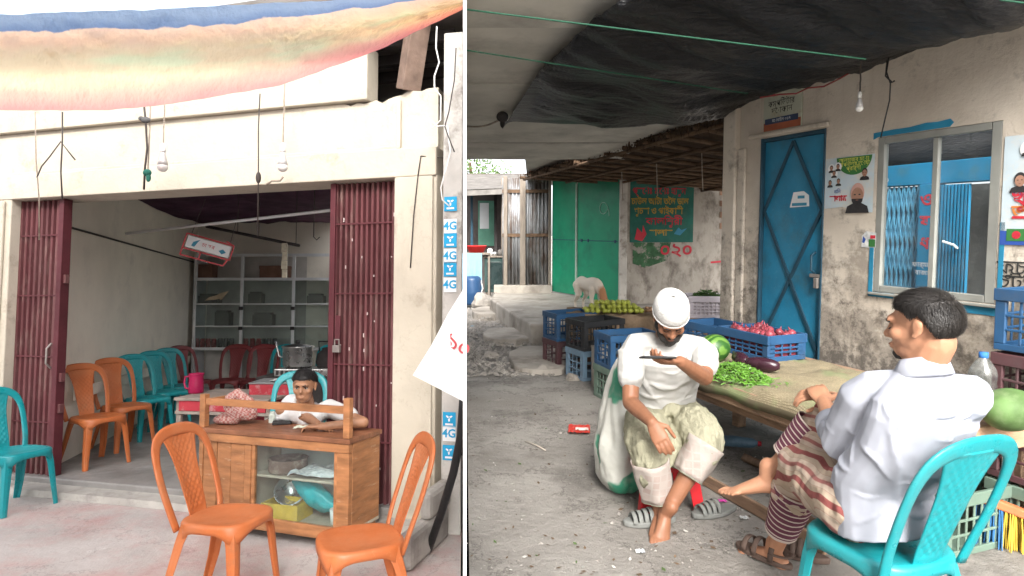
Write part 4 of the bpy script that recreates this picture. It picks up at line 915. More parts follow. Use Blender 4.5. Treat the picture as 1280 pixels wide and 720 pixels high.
# --- the plastered wall with blue door and window
EW = V((1.72, 5.11, 0)); xw = V((.3694, -.9293, 0)); yw = V((.9293, .3694, 0)); WRZ = math.atan2(xw.y, xw.x)
def ws(px, py):
    p = wp(R_, px, py, EW, yw) - EW; return p.dot(xw), p.z
def WW(s, d, z): return EW + xw * s + yw * d + V((0, 0, z))
def wallmat():
    m, n, b, N, L = nodes('stained_wall_plaster'); tc = N('ShaderNodeTexCoord'); co = tc.outputs['Object']
    sp = N('ShaderNodeSeparateXYZ'); L(co, sp.inputs[0])
    c = ramp(N, L, noise_n(N, L, co, 2.2, 8, .6), [(.3, (.5, .44, .37)), (.55, (.62, .56, .48)), (.75, (.7, .65, .57))])
    # peeled and mouldy patches, more of them near the ground where the damp rises
    hmap = N('ShaderNodeMapRange'); hmap.inputs[1].default_value = .2; hmap.inputs[2].default_value = 1.75; hmap.inputs[3].default_value = .2; hmap.inputs[4].default_value = -.06; L(sp.outputs[2], hmap.inputs[0])
    ad = N('ShaderNodeMath'); ad.operation = 'ADD'; L(noise_n(N, L, co, 4.5, 12, .75), ad.inputs[0]); L(hmap.outputs[0], ad.inputs[1])
    c = mixc(N, L, ramp(N, L, ad.outputs[0], [(.49, 0), (.6, .85)]), c, (.3, .265, .225))
    ad2 = N('ShaderNodeMath'); ad2.operation = 'ADD'; L(noise_n(N, L, co, 9, 12, .8), ad2.inputs[0]); L(hmap.outputs[0], ad2.inputs[1])
    c = mixc(N, L, ramp(N, L, ad2.outputs[0], [(.585, 0), (.68, .9)]), c, (.13, .115, .1))
    st2 = N('ShaderNodeMapping'); st2.inputs['Scale'].default_value = (7, 7, .5); L(co, st2.inputs[0])
    c = mixc(N, L, ramp(N, L, noise_n(N, L, st2.outputs[0], 1.4, 5, .6), [(.56, 0), (.75, .45)]), c, (.33, .28, .22))
    L(c, b.inputs['Base Color']); b.inputs['Roughness'].default_value = .9; b.inputs['Specular IOR Level'].default_value = .15
    n1 = bumpn(N, L, b, ad.outputs[0], .5, .02); bumpn(N, L, b, noise_n(N, L, co, 45, 6, .7), .45, .008, n1); return m
stained = wallmat()
sd0, zd1 = ws(952, 178); sd1 = ws(1033, 170)[0]; zd1 = 2.09
sw0, zw1 = ws(1098, 172); zw0 = ws(1098, 365)[1]; sw1 = ws(1254, 152)[0]
SEND = 4.6; ZTOP = 2.75
wal = thing('plaster_wall', 'peeling stained plaster wall with a blue door and a window', 'wall', R_, EW, WRZ)
def wb(name, s0, s1, d0, d1, z0, z1, m=stained, bevel=.01, parent=wal): mb = MB(); mb.box(s0, s1, d0, d1, z0, z1); return mb.build(name, m, parent, bevel=bevel)
def wall_holes(xs, zs, holes, d0, d1):
    mb = MB(); nx = len(xs); 
    def solid(i, j): return 0 <= i < nx - 1 and 0 <= j < len(zs) - 1 and (i, j) not in holes
    for i in range(nx - 1):
        for j in range(len(zs) - 1):
            if not solid(i, j): continue
            x0, x1, z0, z1 = xs[i], xs[i + 1], zs[j], zs[j + 1]
            mb.add([(x0, d0, z0), (x1, d0, z0), (x1, d0, z1), (x0, d0, z1)], [(0, 1, 2, 3)]); mb.add([(x0, d1, z0), (x1, d1, z0), (x1, d1, z1), (x0, d1, z1)], [(3, 2, 1, 0)])
            for (a, b_), q in (((i - 1, j), [(x0, d0, z0), (x0, d1, z0), (x0, d1, z1), (x0, d0, z1)]), ((i + 1, j), [(x1, d0, z0), (x1, d1, z0), (x1, d1, z1), (x1, d0, z1)]), ((i, j - 1), [(x0, d0, z0), (x1, d0, z0), (x1, d1, z0), (x0, d1, z0)]), ((i, j + 1), [(x0, d0, z1), (x1, d0, z1), (x1, d1, z1), (x0, d1, z1)])):
                if not solid(a, b_): mb.add(q, [(0, 1, 2, 3)])
    return mb
xs = [.12, sd0, sd1, sw0, sw1, SEND]; zs = [-.05, zw0, zd1, zw1 + .0, ZTOP] if zw1 > zd1 else [-.05, zw0, zw1, zd1, ZTOP]
holes = {(1, j) for j in range(3) if zs[j + 1] <= zd1 + 1e-6} | {(3, j) for j in range(1, 4) if zs[j] >= zw0 - 1e-6 and zs[j + 1] <= zw1 + 1e-6}
wall_holes(xs, zs, holes, 0, .06).build('wall_face', stained, wal)
wb('pillar', -.02, .118, -.05, .35, -.05, ZTOP - .01); wb('pillar_strip', .122, .2, -.028, -.002, -.05, zd1 - .05)
wb('door_head', sd0 - .12, sd1 + .03, -.03, -.002, zd1 + .005, zd1 + .04, bevel=.012)
# blue metal door
blued = mat('blue_door_paint', (.02, .2, .35), .2, 4, .5, .12, 30, .4, dirt=(.04, .14, .2), dscale=5, damt=(.5, .7), scuff=(.1, .29, .4)); bluedk = mat('dark_blue_bar', (.02, .065, .1), .2, 6, .5)
dr = thing('metal_door', 'blue sheet metal door with dark diagonal lattice bars and a torn sticker', 'door', R_, WW(sd0, .022, .0), WRZ)
dw = sd1 - sd0
mb = MB(); mb.box(.018, dw - .015, 0, .03, .04, zd1 - .03); mb.build('door_leaf', blued, dr, bevel=.004)
for a, b_ in ((0.0, .017), (dw - .014, dw)): mb = MB(); mb.box(a, b_, -.03, .04, .0, zd1 - .001); mb.build('door_jamb', bluedk, dr, bevel=.003)
mb = MB(); mb.box(.018, dw - .015, -.02, .04, zd1 - .028, zd1 - .002); mb.build('door_head_frame', bluedk, dr, bevel=.003)
hz = (zd1 - .1) / 2.0; x0_, x1_ = .03, dw - .03; mid = dw / 2
def lat(xa, za, xb, zb): mb = MB(); mb.bar((xa, -.007, za), (xb, -.007, zb), .022, .012, up=(0, 1, 0)); mb.build('lattice_bar', bluedk, dr)
ztp = zd1 - .05; pit = .97
for k in range(3):
    z = ztp - k * pit
    for (xa, za, xb, zb) in ((mid, z, x0_, z - pit / 2), (mid, z, x1_, z - pit / 2), (x0_, z - pit / 2, mid, z - pit), (x1_, z - pit / 2, mid, z - pit)):
        if zb < .06:
            t = (za - .06) / (za - zb) if za > .06 else 0
            if t <= 0: continue
            xb = xa + (xb - xa) * t; zb = .06
        lat(xa, za, xb, zb)
for (xa, za, xb, zb) in ((x0_, ztp - .02, mid, ztp - pit / 2), (mid, ztp - pit / 2, x1_, ztp - .02), (mid, ztp - pit / 2, x0_, ztp - pit), (mid, ztp - pit / 2, x1_, ztp - pit)): pass
mb = MB(); mb.tube([(dw - .07, -.01, 1.13), (dw - .07, -.045, 1.15), (dw - .07, -.045, 1.25), (dw - .07, -.01, 1.27)], .008, 6); mb.build('handle', bluedk, dr)
mb = MB(); mb.box(dw - .1, dw - .01, -.03, -.012, 1.1, 1.125); mb.box(dw - .05, dw - .02, -.045, -.02, 1.03, 1.1); mb.build('latch', MATS['dull_steel'], dr, bevel=.004)
zs_ = ws(996, 250)[1]; xs0 = ws(985, 250)[0] - sd0
mb = MB(); mb.prism([(xs0, zs_ - .05), (xs0 + .17, zs_ - .045), (xs0 + .165, zs_ + .03), (xs0 + .12, zs_ + .06), (xs0 + .03, zs_ + .055), (xs0 + .02, zs_ + .02)], .002, .004, Matrix.Rotation(PI / 2, 4, 'X')); stk = mb.build('torn_sticker', white_st, dr)
mb = MB(); mb.box(xs0 + .02, xs0 + .15, -.0055, -.0045, zs_ - .04, zs_ - .02); mb.box(xs0 + .07, xs0 + .13, -.0055, -.0045, zs_ + .01, zs_ + .03); mb.build('sticker_print', bl, stk)

# window
wn = thing('window', 'two pane sliding window in a pale metal frame with blue painted edging', 'window', R_, WW(sw0, 0, zw0), WRZ)
ww, wh = sw1 - sw0, zw1 - zw0
framem = mat('pale_grey_frame', (.25, .255, .235), .16, 6, .6, .1, 40, .4)
bluep = mat('blue_edging_paint', (.02, .2, .34), .15, 8, .7, .2)
def wnb(n, x0, x1, y0, y1, z0, z1, m=framem, bv=.003): mb = MB(); mb.box(x0, x1, y0, y1, z0, z1); return mb.build(n, m, wn, bevel=bv)
wnb('frame_side', .002, .042, .0, .04, .002, wh - .002); wnb('frame_side', ww - .05, ww - .002, .0, .04, .002, wh - .002); wnb('frame_head', .044, ww - .052, .0, .04, wh - .04, wh - .002); wnb('frame_sill', .044, ww - .052, .0, .04, .002, .04)
mx_ = ws(1165, 260)[0] - sw0
wnb('mullion', mx_ - .015, mx_ + .015, .008, .038, .042, wh - .042)
wnb('glass_pane', .044, mx_ - .017, .02, .024, .042, wh - .042, glassmat('window_glass', (.9, .93, .94), .1, .02), 0); wnb('glass_pane', mx_ + .017, ww - .052, .026, .03, .042, wh - .042, MATS['window_glass'], 0)
mb = MB(); mb.prism([(-.03, .99 * wh), (-.03, wh + .03), (.1, wh + .035), (.2, wh + .034), (.3, wh + .045), (.36, wh + .04), (.43, wh + .047), (.45, wh + .025), (.43, wh + .004), (-.0, wh + .002)], .001, .004, Matrix.Rotation(PI / 2, 4, 'X')); mb.build('painted_edging', bluep, wn)
mb = MB(); mb.box(-.03, -.002, -.004, -.001, -.03, wh * .35); mb.box(-.03, ww * .2, -.004, -.001, -.03, -.002); mb.box(ww * .55, ww + .04, -.004, -.001, -.06, -.02); mb.box(ww + .012, ww + .035, -.004, -.001, -.02, wh * .45); mb.build('painted_edging', bluep, wn)
wnb('sill_ledge', -.02, ww + .03, -.02, -.002, -.018, -.003, framem)

# added yard behind the glass: blue gate and door stand in for a reflection
YD = 1.15
refl_b = mat('reflection_blue_paint', (.012, .18, .33), .15, 4, .6, .15, 30, .35, dirt=(.04, .16, .24), dscale=7, damt=(.55, .7)); refl_l = mat('reflection_light_blue', (.1, .33, .5), .1, 6, .5)
yw_ = thing('reflection_wall', 'blue painted wall with lettering, standing in for a reflection in the window', 'wall', R_, WW(0, YD, 0), WRZ)
def yx(px, py):      # pixel -> coordinates on the reflection wall
    p = wp(R_, px, py, WW(0, YD, 0), yw) - WW(0, YD, 0); return p.dot(xw), p.z
g0, g1 = yx(1088, 300)[0], yx(1147, 300)[0]; p1_ = yx(1170, 300)[0]; d1_ = yx(1208, 300)[0]; e1 = yx(1250, 300)[0]; ztop_ = yx(1180, 222)[1]; zb_ = yx(1180, 352)[1] - .5; zgt = yx(1130, 232)[1]; zdt = yx(1200, 228)[1]
def yb(n, x0, x1, y0, y1, z0, z1, m=refl_b, par=yw_): mb = MB(); mb.box(x0, x1, y0, y1, z0, z1); return mb.build(n, m, par, bevel=.004)
yb('pier', g1 + .01, p1_ - .01, -.02, .1, zb_, zgt - .002); yb('header', g0 - .6, e1 + .6, .0, .12, zgt, ztop_ + .12); yb('pier', g0 - .6, g0 - .01, 0, .12, zb_, zgt - .002); yb('recess_wall', p1_ - .9, e1 + .6, .3, .4, zb_, zgt, mat('grey_recess', (.09, .09, .085), .25, 3, .85, .3, 20, dirt=(.16, .15, .14), dscale=3)); 
gt = thing('reflection_gate', 'blue folding scissor gate standing in for a reflection in the left window pane', 'gate', R_, WW(g0, YD, zb_), WRZ)
gw, gh = g1 - g0, zgt - zb_ - .01
mb = MB(); mb.box(-.005, gw + .005, .06, .08, 0, gh); mb.build('back_sheet', mat('reflection_deep_blue', (.012, .15, .3), .2, 4, .6), gt)
nb2 = 10
for k in range(nb2): x = gw * (k + .5) / nb2; mb = MB(); mb.box(x - .009, x + .009, .02, .045, 0, gh); mb.build('upright', refl_l, gt)
for r in range(int(gh / .24)):
    for k in range(nb2 - 1):
        xa, xb = gw * (k + .5) / nb2, gw * (k + 1.5) / nb2; za = .05 + r * .24
        for q in (0, 1): mb = MB(); mb.bar((xa, .016, za + q * .2), (xb, .016, za + .2 - q * .2), .01, .006, up=(0, 1, 0)); mb.build('cross_bar', refl_l, gt)
yd2 = thing('reflection_door', 'blue ribbed metal door standing in for a reflection in the right window pane', 'door', R_, WW(p1_, YD, zb_), WRZ)
w2 = d1_ - p1_; n2 = 9; mb = MB(); pts = []
for k in range(n2): x = w2 * k / n2; p = w2 / n2; pts += [(x, .0), (x + p * .4, .0), (x + p * .5, .03), (x + p * .9, .03)]
pts.append((w2, 0)); m2 = len(pts); hd = zdt - zb_ - .01
mb.add([(x, y, 0) for x, y in pts] + [(x, y, hd) for x, y in pts], [(k, k + 1, m2 + k + 1, m2 + k) for k in range(m2 - 1)]); mb.build('door_sheet', refl_b, yd2, solid=.003)
mb = MB(); mb.tube([(w2 * .75, -.01, hd * .62), (w2 * .75, -.05, hd * .64), (w2 * .75 - .08, -.05, hd * .66)], .009, 6); mb.build('handle', white_st, yd2)
redt = mat('red_letter_paint', (.5, .03, .05), .15, 8, .6); whitet = mat('white_letter_paint', (.7, .7, .7), .1, 8, .7); blackt = mat('black_letter_paint', (.03, .03, .03), .2, 8, .8); yelt = mat('yellow_letter_paint', (.45, .28, .04), .2, 8, .7)
zz = zgt - .1
for k, chx in enumerate('ওষধ'): text(chx, .13, redt, yw_, MX((g1 + p1_) / 2, -.022, zz - .16 * k - .02), bold=.003)
for k, chx in enumerate(('ফার্মেসী', 'বাজার')): text(chx, .05, whitet, yw_, MX((g1 + p1_) / 2, -.022, zz - .5 - .06 * k))
text('১২৩০', .07, whitet, yw_, MX(g0 + .08, -.002, zgt + .05), sx=.8)
mb = MB(); mb.box(-1.5, 5, .0, 1.45, -.06, -.05); o = mb.build('reflection_floor', stepm); at(o, WW(0, .23, 0), WRZ); tag(o, None, None, R_, kind='structure')  # floor of the added yard that stands in for the reflection
# dark sheet above the blue wall, standing in for a reflected tarp
darktarp = mat('black_tarp', (.022, .022, .024), .3, 3, .42, .35, 9, .45, bdist=.03, stretch=(2, 8, 8))
def yt(u, v): return V((-1.6 + 5.4 * u, .03 * math.sin(u * 40) + .05 * nz(u * 12, v * 3), ztop_ + .125 + .03 * nz(u * 25, 2) * (1 - v) + .05 * max(0, nz(u * 9, 4)) * (1 - v) + 1.3 * v))
o = MB().grid(yt, 90, 10).build('reflection_tarp', darktarp, smooth=True, solid=.004); at(o, WW(0, YD + .2, 0), WRZ); tag(o, 'dark plastic sheet standing in for a tarp reflected in the window', 'tarp', R_)

# door sign, posters
sb0, zb1 = ws(957, 122); sb1 = ws(1005, 110)[0]; zb0 = ws(957, 166)[1]
sgn = thing('name_board', 'small printed board with an orange foot hung above the blue door', 'sign', R_, WW(sb0, -.004, zb0), WRZ)
bw, bh = sb1 - sb0, zb1 - zb0 + .06
mb = MB(); mb.box(0, bw, -.012, 0, 0, bh); mb.build('board', mat('board_green_cream', (.45, .47, .38), .12, 5, .7, .1, dirt=(.36, .28, .18), dscale=6), sgn, bevel=.002)
mb = MB(); mb.box(.008, bw - .004, -.0145, -.0125, .004, bh * .2); mb.build('foot_band', mat('board_orange', (.33, .1, .05), .2, 6), sgn)
mb = MB(); mb.box(.02, bw - .025, -.0155, -.015, bh * .16, bh * .29); mb.build('strip', mat('board_navy', (.04, .06, .12), .2, 6), sgn)
mb = MB(); mb.box(.01, bw * .3, -.0145, -.0125, bh * .8, bh * .97); mb.build('corner_patch', redt, sgn)
text('কম্পিউটার', .06, blackt, sgn, MX(bw * .48, -.0135, bh * .6), sx=.9); text('দোকান', .06, blackt, sgn, MX(bw * .5, -.0135, bh * .44))
text('মোবাইল ০১৭', .03, white_st, sgn, MX(bw * .5, -.0165, bh * .225))
facem = mat('print_face', (.36, .2, .14), .15, 20, .7, 0); capm = mat('print_cap', (.55, .33, .28), .1, 20, .7, 0); prdark = mat('print_dark', (.03, .028, .03), .2, 20, .7, 0); greenp = mat('print_green', (.04, .17, .045), .15, 6, .6, 0); yelp = mat('print_yellow', (.6, .62, .12), .1, 6, .6, 0); skyp = mat('poster_pale_blue', (.5, .6, .66), .1, 5, .6, .05, dirt=(.62, .6, .55), dscale=4); bluebox = mat('print_blue', (.03, .08, .33), .1, 5, .6, 0)
def disc(cx, cz, rx, rz_, y, n=20, a0=0, a1=2 * PI): return [(cx + rx * math.cos(a0 + (a1 - a0) * k / (n if a1 - a0 < 6.2 else n)), y, cz + rz_ * math.sin(a0 + (a1 - a0) * k / n)) for k in range(n + (1 if a1 - a0 < 6.2 else 0))]
def flat(par, name, pts, m): mb = MB(); mb.add(pts, [tuple(range(len(pts)))]); return mb.build(name, m, par)
def portrait(par, cx, cz, s, y=-.0035, cap=False, beard=False, ring=False):
    if ring: flat(par, 'portrait_ground', disc(cx, cz, s * 1.25, s * 1.35, y), white_st)
    g = flat(par, 'portrait', [(cx - s, y - .0006, cz - s * 1.2), (cx + s, y - .0006, cz - s * 1.2), (cx + s * .85, y - .0006, cz - s * .7), (cx + s * .3, y - .0006, cz - s * .45), (cx - s * .3, y - .0006, cz - s * .45), (cx - s * .85, y - .0006, cz - s * .7)], prdark)
    flat(g, 'hair', disc(cx, cz + .25 * s, s * .58, s * .75, y - .0008), capm if cap else prdark)
    flat(g, 'face', disc(cx, cz + .05 * s, s * .5, s * .62, y - .0012), facem)
    if beard: flat(g, 'beard', disc(cx, cz - .15 * s, s * .48, s * .5, y - .0016, 12, PI, 2 * PI), prdark)
    for sx in (-1, 1): flat(g, 'eye_mark', disc(cx + sx * s * .2, cz + .15 * s, s * .1, s * .05, y - .002, 8), prdark)
    flat(g, 'mouth_mark', disc(cx, cz - .25 * s, s * .14, s * .04, y - .0022, 8), lipm)
q0, qz1 = ws(1033, 199); q1 = ws(1094, 190)[0]; qz0 = ws(1033, 263)[1]
ps = thing('election_poster', 'pale blue poster with a green half disc and a bearded capped portrait', 'poster', R_, WW(q0, -.004, qz0), WRZ)
qw, qh = q1 - q0, qz1 - qz0
flat(ps, 'sheet', [(0, 0, .01), (qw * .4, 0, .02), (qw * .7, 0, -.01), (qw, 0, -.02), (qw + .002, 0, qh), (0, 0, qh)], skyp)
flat(ps, 'green_half_disc', [(p[0], -.0015, p[2]) for p in disc(qw * .6, qh * .99, qw * .36, qh * .34, 0, 20, PI, 2 * PI)], greenp)
for k in range(3): text(('আলহাজ্ব মোঃ', 'আপনাদের দোয়া', 'প্রার্থী')[k], .038, yelp, ps, MX(qw * .6, -.003, qh * (.93 - .08 * k)), sx=(.9, .85, .9)[k])
for (cx, cz) in ((.14, .8), (.28, .82), (.2, .7), (.12, .52), (.3, .54)): portrait(ps, qw * cx, qh * cz, .022, ring=cz > .6)
portrait(ps, qw * .83, qh * .66, .034); portrait(ps, qw * .7, qh * .24, .085, cap=True, beard=True)
text('সালাম', .05, redt, ps, MX(qw * .3, -.003, qh * .22), bold=.002); text('নিন', .035, bluebox, ps, MX(qw * .28, -.003, qh * .35))
r0, rz1 = ws(1257, 171); rz0 = ws(1257, 306)[1]; rw = .42; rh = rz1 - rz0
ps2 = thing('election_poster', 'pale blue poster with round portraits and a blue foot beside the window', 'poster', R_, WW(r0, -.004, rz0), WRZ)
flat(ps2, 'sheet', [(0, 0, 0), (rw, 0, 0), (rw, 0, rh), (0, 0, rh)], skyp)
for (cx, cz) in ((.11, .87), (.23, .87), (.16, .77), (.3, .84)): portrait(ps2, cx, rh * cz, .03, ring=True)
portrait(ps2, .08, rh * .58, .045); portrait(ps2, .26, rh * .56, .06)
text('খুলনা', .11, redt, ps2, MX(.17, -.003, rh * .42), bold=.003); text('সেবা', .1, redt, ps2, MX(.15, -.003, rh * .2), bold=.003); text('দোয়া চাই', .05, bluebox, ps2, MX(.15, -.003, rh * .48))
text('ভোট', .09, mat('print_orange', (.6, .2, .05), .1), ps2, MX(.15, -.003, rh * .3), bold=.002)
flat(ps2, 'blue_foot', [(.0, -.0015, .0), (rw, -.0015, .0), (rw, -.0015, rh * .13), (.0, -.0015, rh * .13)], bluebox); flat(ps2, 'flag', [(.03, -.0025, .02), (.12, -.0025, .02), (.12, -.0025, .08), (.03, -.0025, .08)], greenp); flat(ps2, 'flag_disc', disc(.075, .05, .02, .02, -.0032), redt)
f0, fz = ws(1083, 299)
sm = thing('small_sticker', 'small torn red and green sticker under the bearded portrait poster', 'sticker', R_, WW(f0 - .03, -.004, fz - .05), WRZ)
flat(sm, 'sheet', [(0, 0, 0), (.1, 0, 0), (.1, 0, .09), (.03, 0, .1), (0, 0, .07)], newsp); flat(sm, 'green_print', [(.05, -.001, .005), (.095, -.001, .005), (.095, -.001, .05), (.05, -.001, .05)], greenp); flat(sm, 'dark_print', [(.005, -.001, .03), (.02, -.001, .025), (.03, -.001, .05), (.01, -.001, .07)], bluebox); flat(sm, 'red_print', [(.06, -.001, .055), (.095, -.001, .055), (.095, -.001, .075), (.06, -.001, .075)], redt)
gz = ws(1266, 335); text('ফুচ্কা', .1, blackt, wal, MX(gz[0] + .05, -.0035, gz[1]), 'wall_lettering'); gz = ws(1268, 353); text('চটপটি', .1, blackt, wal, MX(gz[0] + .06, -.0035, gz[1]), 'wall_lettering')
# ------------------------------------------------------------------ roof slab, black tarp, shed roof
slabm = mat('cement_ceiling', (.5, .48, .43), .15, 2.5, .9, .4, 20, .15, dirt=(.33, .31, .28), dscale=2.2, damt=(.5, .72))
ZS = 2.52
ce = thing('awning_roof', 'grey cement sheet roof over the lane with cracked far edge', 'roof', R_, V((0, 0, ZS)))
def slab(x0f, x1, y0, y1, z, k):
    mb = MB(); n = 14; pts = []
    for i in range(n + 1): y = y0 + (y1 - y0) * i / n; pts.append((x0f(y), y))
    far = [(x0f(y1) + (x1 - x0f(y1)) * i / 10, y1 + (.12 * nz(i * 1.7, k) if 0 < i < 10 else 0)) for i in range(1, 11)]
    xr = lambda y: min(x1, EW.x - (y - EW.y) * .3975 + .1) if y < 5.2 else 2.5 - (y - 5.2) * .3
    rt_ = [(xr(y0 + (y1 - y0) * i / 6), y0 + (y1 - y0) * i / 6) for i in range(6, -1, -1)]
    far = [(x0f(y1) + (xr(y1) - x0f(y1)) * i / 10, y1 + (.12 * nz(i * 1.7, k) if 0 < i < 10 and y1 > 7.9 else 0)) for i in range(1, 10)]
    mb.prism(pts + far + rt_, z, z + .05); return mb
xl = lambda y: -.0737 * y + .006
ys_ = [2.85, 3.5, 4.6, 5.8, 6.9, 8.0]
ce.rotation_euler = (-.052, 0, 0); ce.location.z = ZS + .16
for k in range(5): slab(xl, 3.3, ys_[k], ys_[k + 1] - .012, (.012 if k % 2 else 0), k).build('roof_sheet', slabm, ce, bevel=.004)
mb = MB(); mb.prism([(.15, 8.2), (3.3, 8.2), (3.3, 12.2), (.3, 12.2)], .17, .2); mb.build('roof_sheet', slabm, ce, bevel=.004)
for y in (3.4, 4.6, 5.8, 6.9): mb = MB(); mb.box(xl(y) + .01, (1.75 if y < 5.2 else 1.2), y - .03, y + .02, .062, .14); mb.build('purlin', dark, ce)
# tarp
BOT = [(628, 147), (700, 152), (800, 156), (860, 153), (905, 143), (960, 118), (1050, 92), (1100, 80), (1180, 50), (1280, 20), (1400, -18)]
TOPX = [(0, 628), (.08, 650), (.16, 676), (.3, 728), (.45, 772), (.6, 880), (1, 1400)]; TOPY = [(0, 147), (.08, 118), (.16, 84), (.3, 38), (.45, 0), (.6, -14), (1, -22)]
def botz(px, py):
    if px < 905: return lerp([(628, 2.36), (905, 2.31)], px)
    return wp(R_, px, py, EW - yw * .06, yw).z
def tP(u, v):
    px = 628 + 772 * u; y = lerp(BOT, px); z0 = botz(px, y); p0 = gp(R_, px, y, z0)
    tx, ty = lerp(TOPX, u), lerp(TOPY, u); p1 = gp(R_, tx, ty, 2.42)
    p = p0.lerp(p1, v); amp = min(1, u * 6)
    p.z += (-.10 * math.sin(PI * v) * amp) + amp * (.05 * nz(p.x * 1.6 + p.y * .8, p.y * 1.2 - p.x, 2) + .045 * nz((p.x * .9 + p.y * .25) * 1.6, (p.y - p.x * .5) * 7, 5) + .015 * nz((p.x + p.y * .3) * 4, (p.y - p.x * .5) * 22, 9)) * (1 if 0 < v < 1 else .3)
    p.z = min(p.z, ZS + .10 - .052 * p.y); return p
def btarp():
    m, n, b, N, L = nodes('black_awning_plastic'); co = coords(N, L, (1.2, 5, 5), rand=False)
    c = ramp(N, L, noise_n(N, L, coords(N, L, (1, 1, 1), rand=False), 1.6, 6, .6), [(.4, (.004, .005, .008)), (.62, (.011, .011, .012)), (.8, (.04, .04, .038))])
    L(c, b.inputs['Base Color']); b.inputs['Roughness'].default_value = .38; b.inputs['Specular IOR Level'].default_value = .35
    bumpn(N, L, b, noise_n(N, L, co, 3, 6, .6), .8, .05); return m
mb = MB(); mb.grid(tP, 160, 90)
tag(mb.build('black_tarp', btarp(), smooth=True, solid=.003), 'black plastic tarp sagging under the cement roof and tied at one corner', 'tarp', R_)
ropeg = mat('green_rope', (.012, .075, .042), .2, 20, .7)
def rope_line(a, b, z0, z1, lb, m=ropeg, r=.0035, sag=.03):
    p = gp(R_, a[0], a[1], z0); q = gp(R_, b[0], b[1], z1); pts = [p.lerp(q, t / 10) + V((0, 0, -sag * math.sin(PI * t / 10))) for t in range(11)]
    tubeobj('rope', pts, r, m, lb, 'rope', 6, R_)
rope_line((584, 12), (1082, 74), 2.30, 2.20, 'green rope strung under the tarp higher up the lane', sag=.0)
rope_line((584, 63), (935, 117), 2.30, 2.22, 'green rope strung under the tarp towards the blue door', sag=.0)
rope_line((584, 158), (630, 147), 2.3, 2.34, 'brown rope tying the corner of the black tarp', rope_m, .008)
rope_line((1250, 0), (1282, 4), 2.28, 2.28, 'short green rope end above the poster by the window', sag=0)
mb = MB(); mb.ell((0, 0, 0), (.05, .04, .045)); mb.ell((.0, .01, -.05), (.02, .02, .04)); o = mb.build('rope_knot', dark, smooth=True); o.location = gp(R_, 628, 146, 2.345); tag(o, 'dark knot where the tarp corner is tied', 'knot', R_)
# shed roof of bamboo and matting beyond the pillar
P1 = dp(R_, 914, 146, 5.25); P2 = dp(R_, 655, 221, 10.6); P3 = dp(R_, 915, 240, 9.6); P4 = P1 + (P3 - P2) * .62
P4 = V((3.7, 5.9, 2.02)); P3 = V((3.6, 9.75, 1.98))
def shP(u, v): return P1.lerp(P2, u).lerp(P4.lerp(P3, u), v)
sh = thing('shed_roof', 'low dark bamboo and matting shed roof beyond the pillar', 'roof', R_, P1)
thatch = mat('brown_matting', (.075, .048, .03), .4, 9, .95, .7, 30, .1, dirt=(.06, .04, .03), dscale=8, damt=(.45, .6), stretch=(1, 5, 1))
mb = MB(); mb.grid(lambda u, v: shP(u, v) - P1 + V((0, 0, .03 + .02 * nz(u * 14, v * 12))), 30, 16); mb.build('matting', thatch, sh, solid=.012)
bamboo = mat('old_bamboo', (.125, .08, .05), .35, 10, .8, .3, 40, .2, dirt=(.08, .05, .035), dscale=9)
for k in range(13):
    u = k / 12; a, b_ = shP(u, -.02) - P1, shP(u, 1) - P1; mb = MB(); pts = [a.lerp(b_, t / 6) + V((0, .02 * nz(k, t), -.015 + .012 * nz(k * 2, t))) for t in range(7)]; mb.tube(pts, .024, 7); mb.build('rafter', bamboo, sh, smooth=True)
for k in range(6):
    v = .0 + k / 5; a, b_ = shP(-.01, v) - P1, shP(1, v) - P1; mb = MB(); mb.tube([a.lerp(b_, t / 8) + V((0, 0, -.05 + .012 * nz(k * 3, t))) for t in range(9)], .02, 7); mb.build('batten', bamboo, sh, smooth=True)
for k in range(26):
    u, v = rnd.random(), rnd.random() * .8; a = shP(u, v) - P1; d = V((rnd.uniform(-1, 1), rnd.uniform(-1, 1), 0)).normalized() * rnd.uniform(.2, .7); mb = MB(); mb.bar(a + V((0, 0, -.06)), a + d + V((0, 0, -.05)), .02, .006); mb.build('loose_strip', thatch if k % 2 else bamboo, sh)
fr = MB(); rfr = random.Random(6)
for k in range(420):
    u = rfr.random(); a = shP(u, rfr.uniform(-.03, .05)) - P1 + V((0, 0, .03)); ln = rfr.uniform(.04, .16); b_ = a + V((rfr.uniform(-.06, .06), rfr.uniform(-.06, .06), -ln)); e_ = V((rfr.uniform(-1, 1), rfr.uniform(-1, 1), 0)).normalized() * .008; fr.add([a - e_, a + e_, b_], [(0, 1, 2)])
fr.build('straw_fringe', thatch, sh)['kind'] = 'stuff'
for k in range(3):
    a = shP(.25 + .2 * k, .25) - P1; mb = MB(); mb.tube([a + V((0, 0, -.04)), a + V((.01, 0, -.25)), a + V((.02, 0, -.42))], .006, 5); mb.build('hanging_tie', rope_m, sh)

# ------------------------------------------------------------------ platform and far shop fronts
ZP = .25
plat = [gp(R_, 612, 373, ZP), gp(R_, 640, 391, ZP), gp(R_, 664, 405, ZP), gp(R_, 800, 405, ZP), V((3.8, 7.9, 0)), V((3.8, 11.6, 0)), V((-.3, 11.6, 0))]
mb = MB(); mb.prism([(p.x, p.y) for p in plat], -.08, ZP); slabc = mat('worn_slab_concrete', (.36, .33, .29), .22, 3, .9, .6, 14, .15, dirt=(.2, .175, .15), dscale=2.5, damt=(.5, .7))
tag(mb.build('raised_pavement', slabc, bevel=.025), None, None, R_, kind='structure')
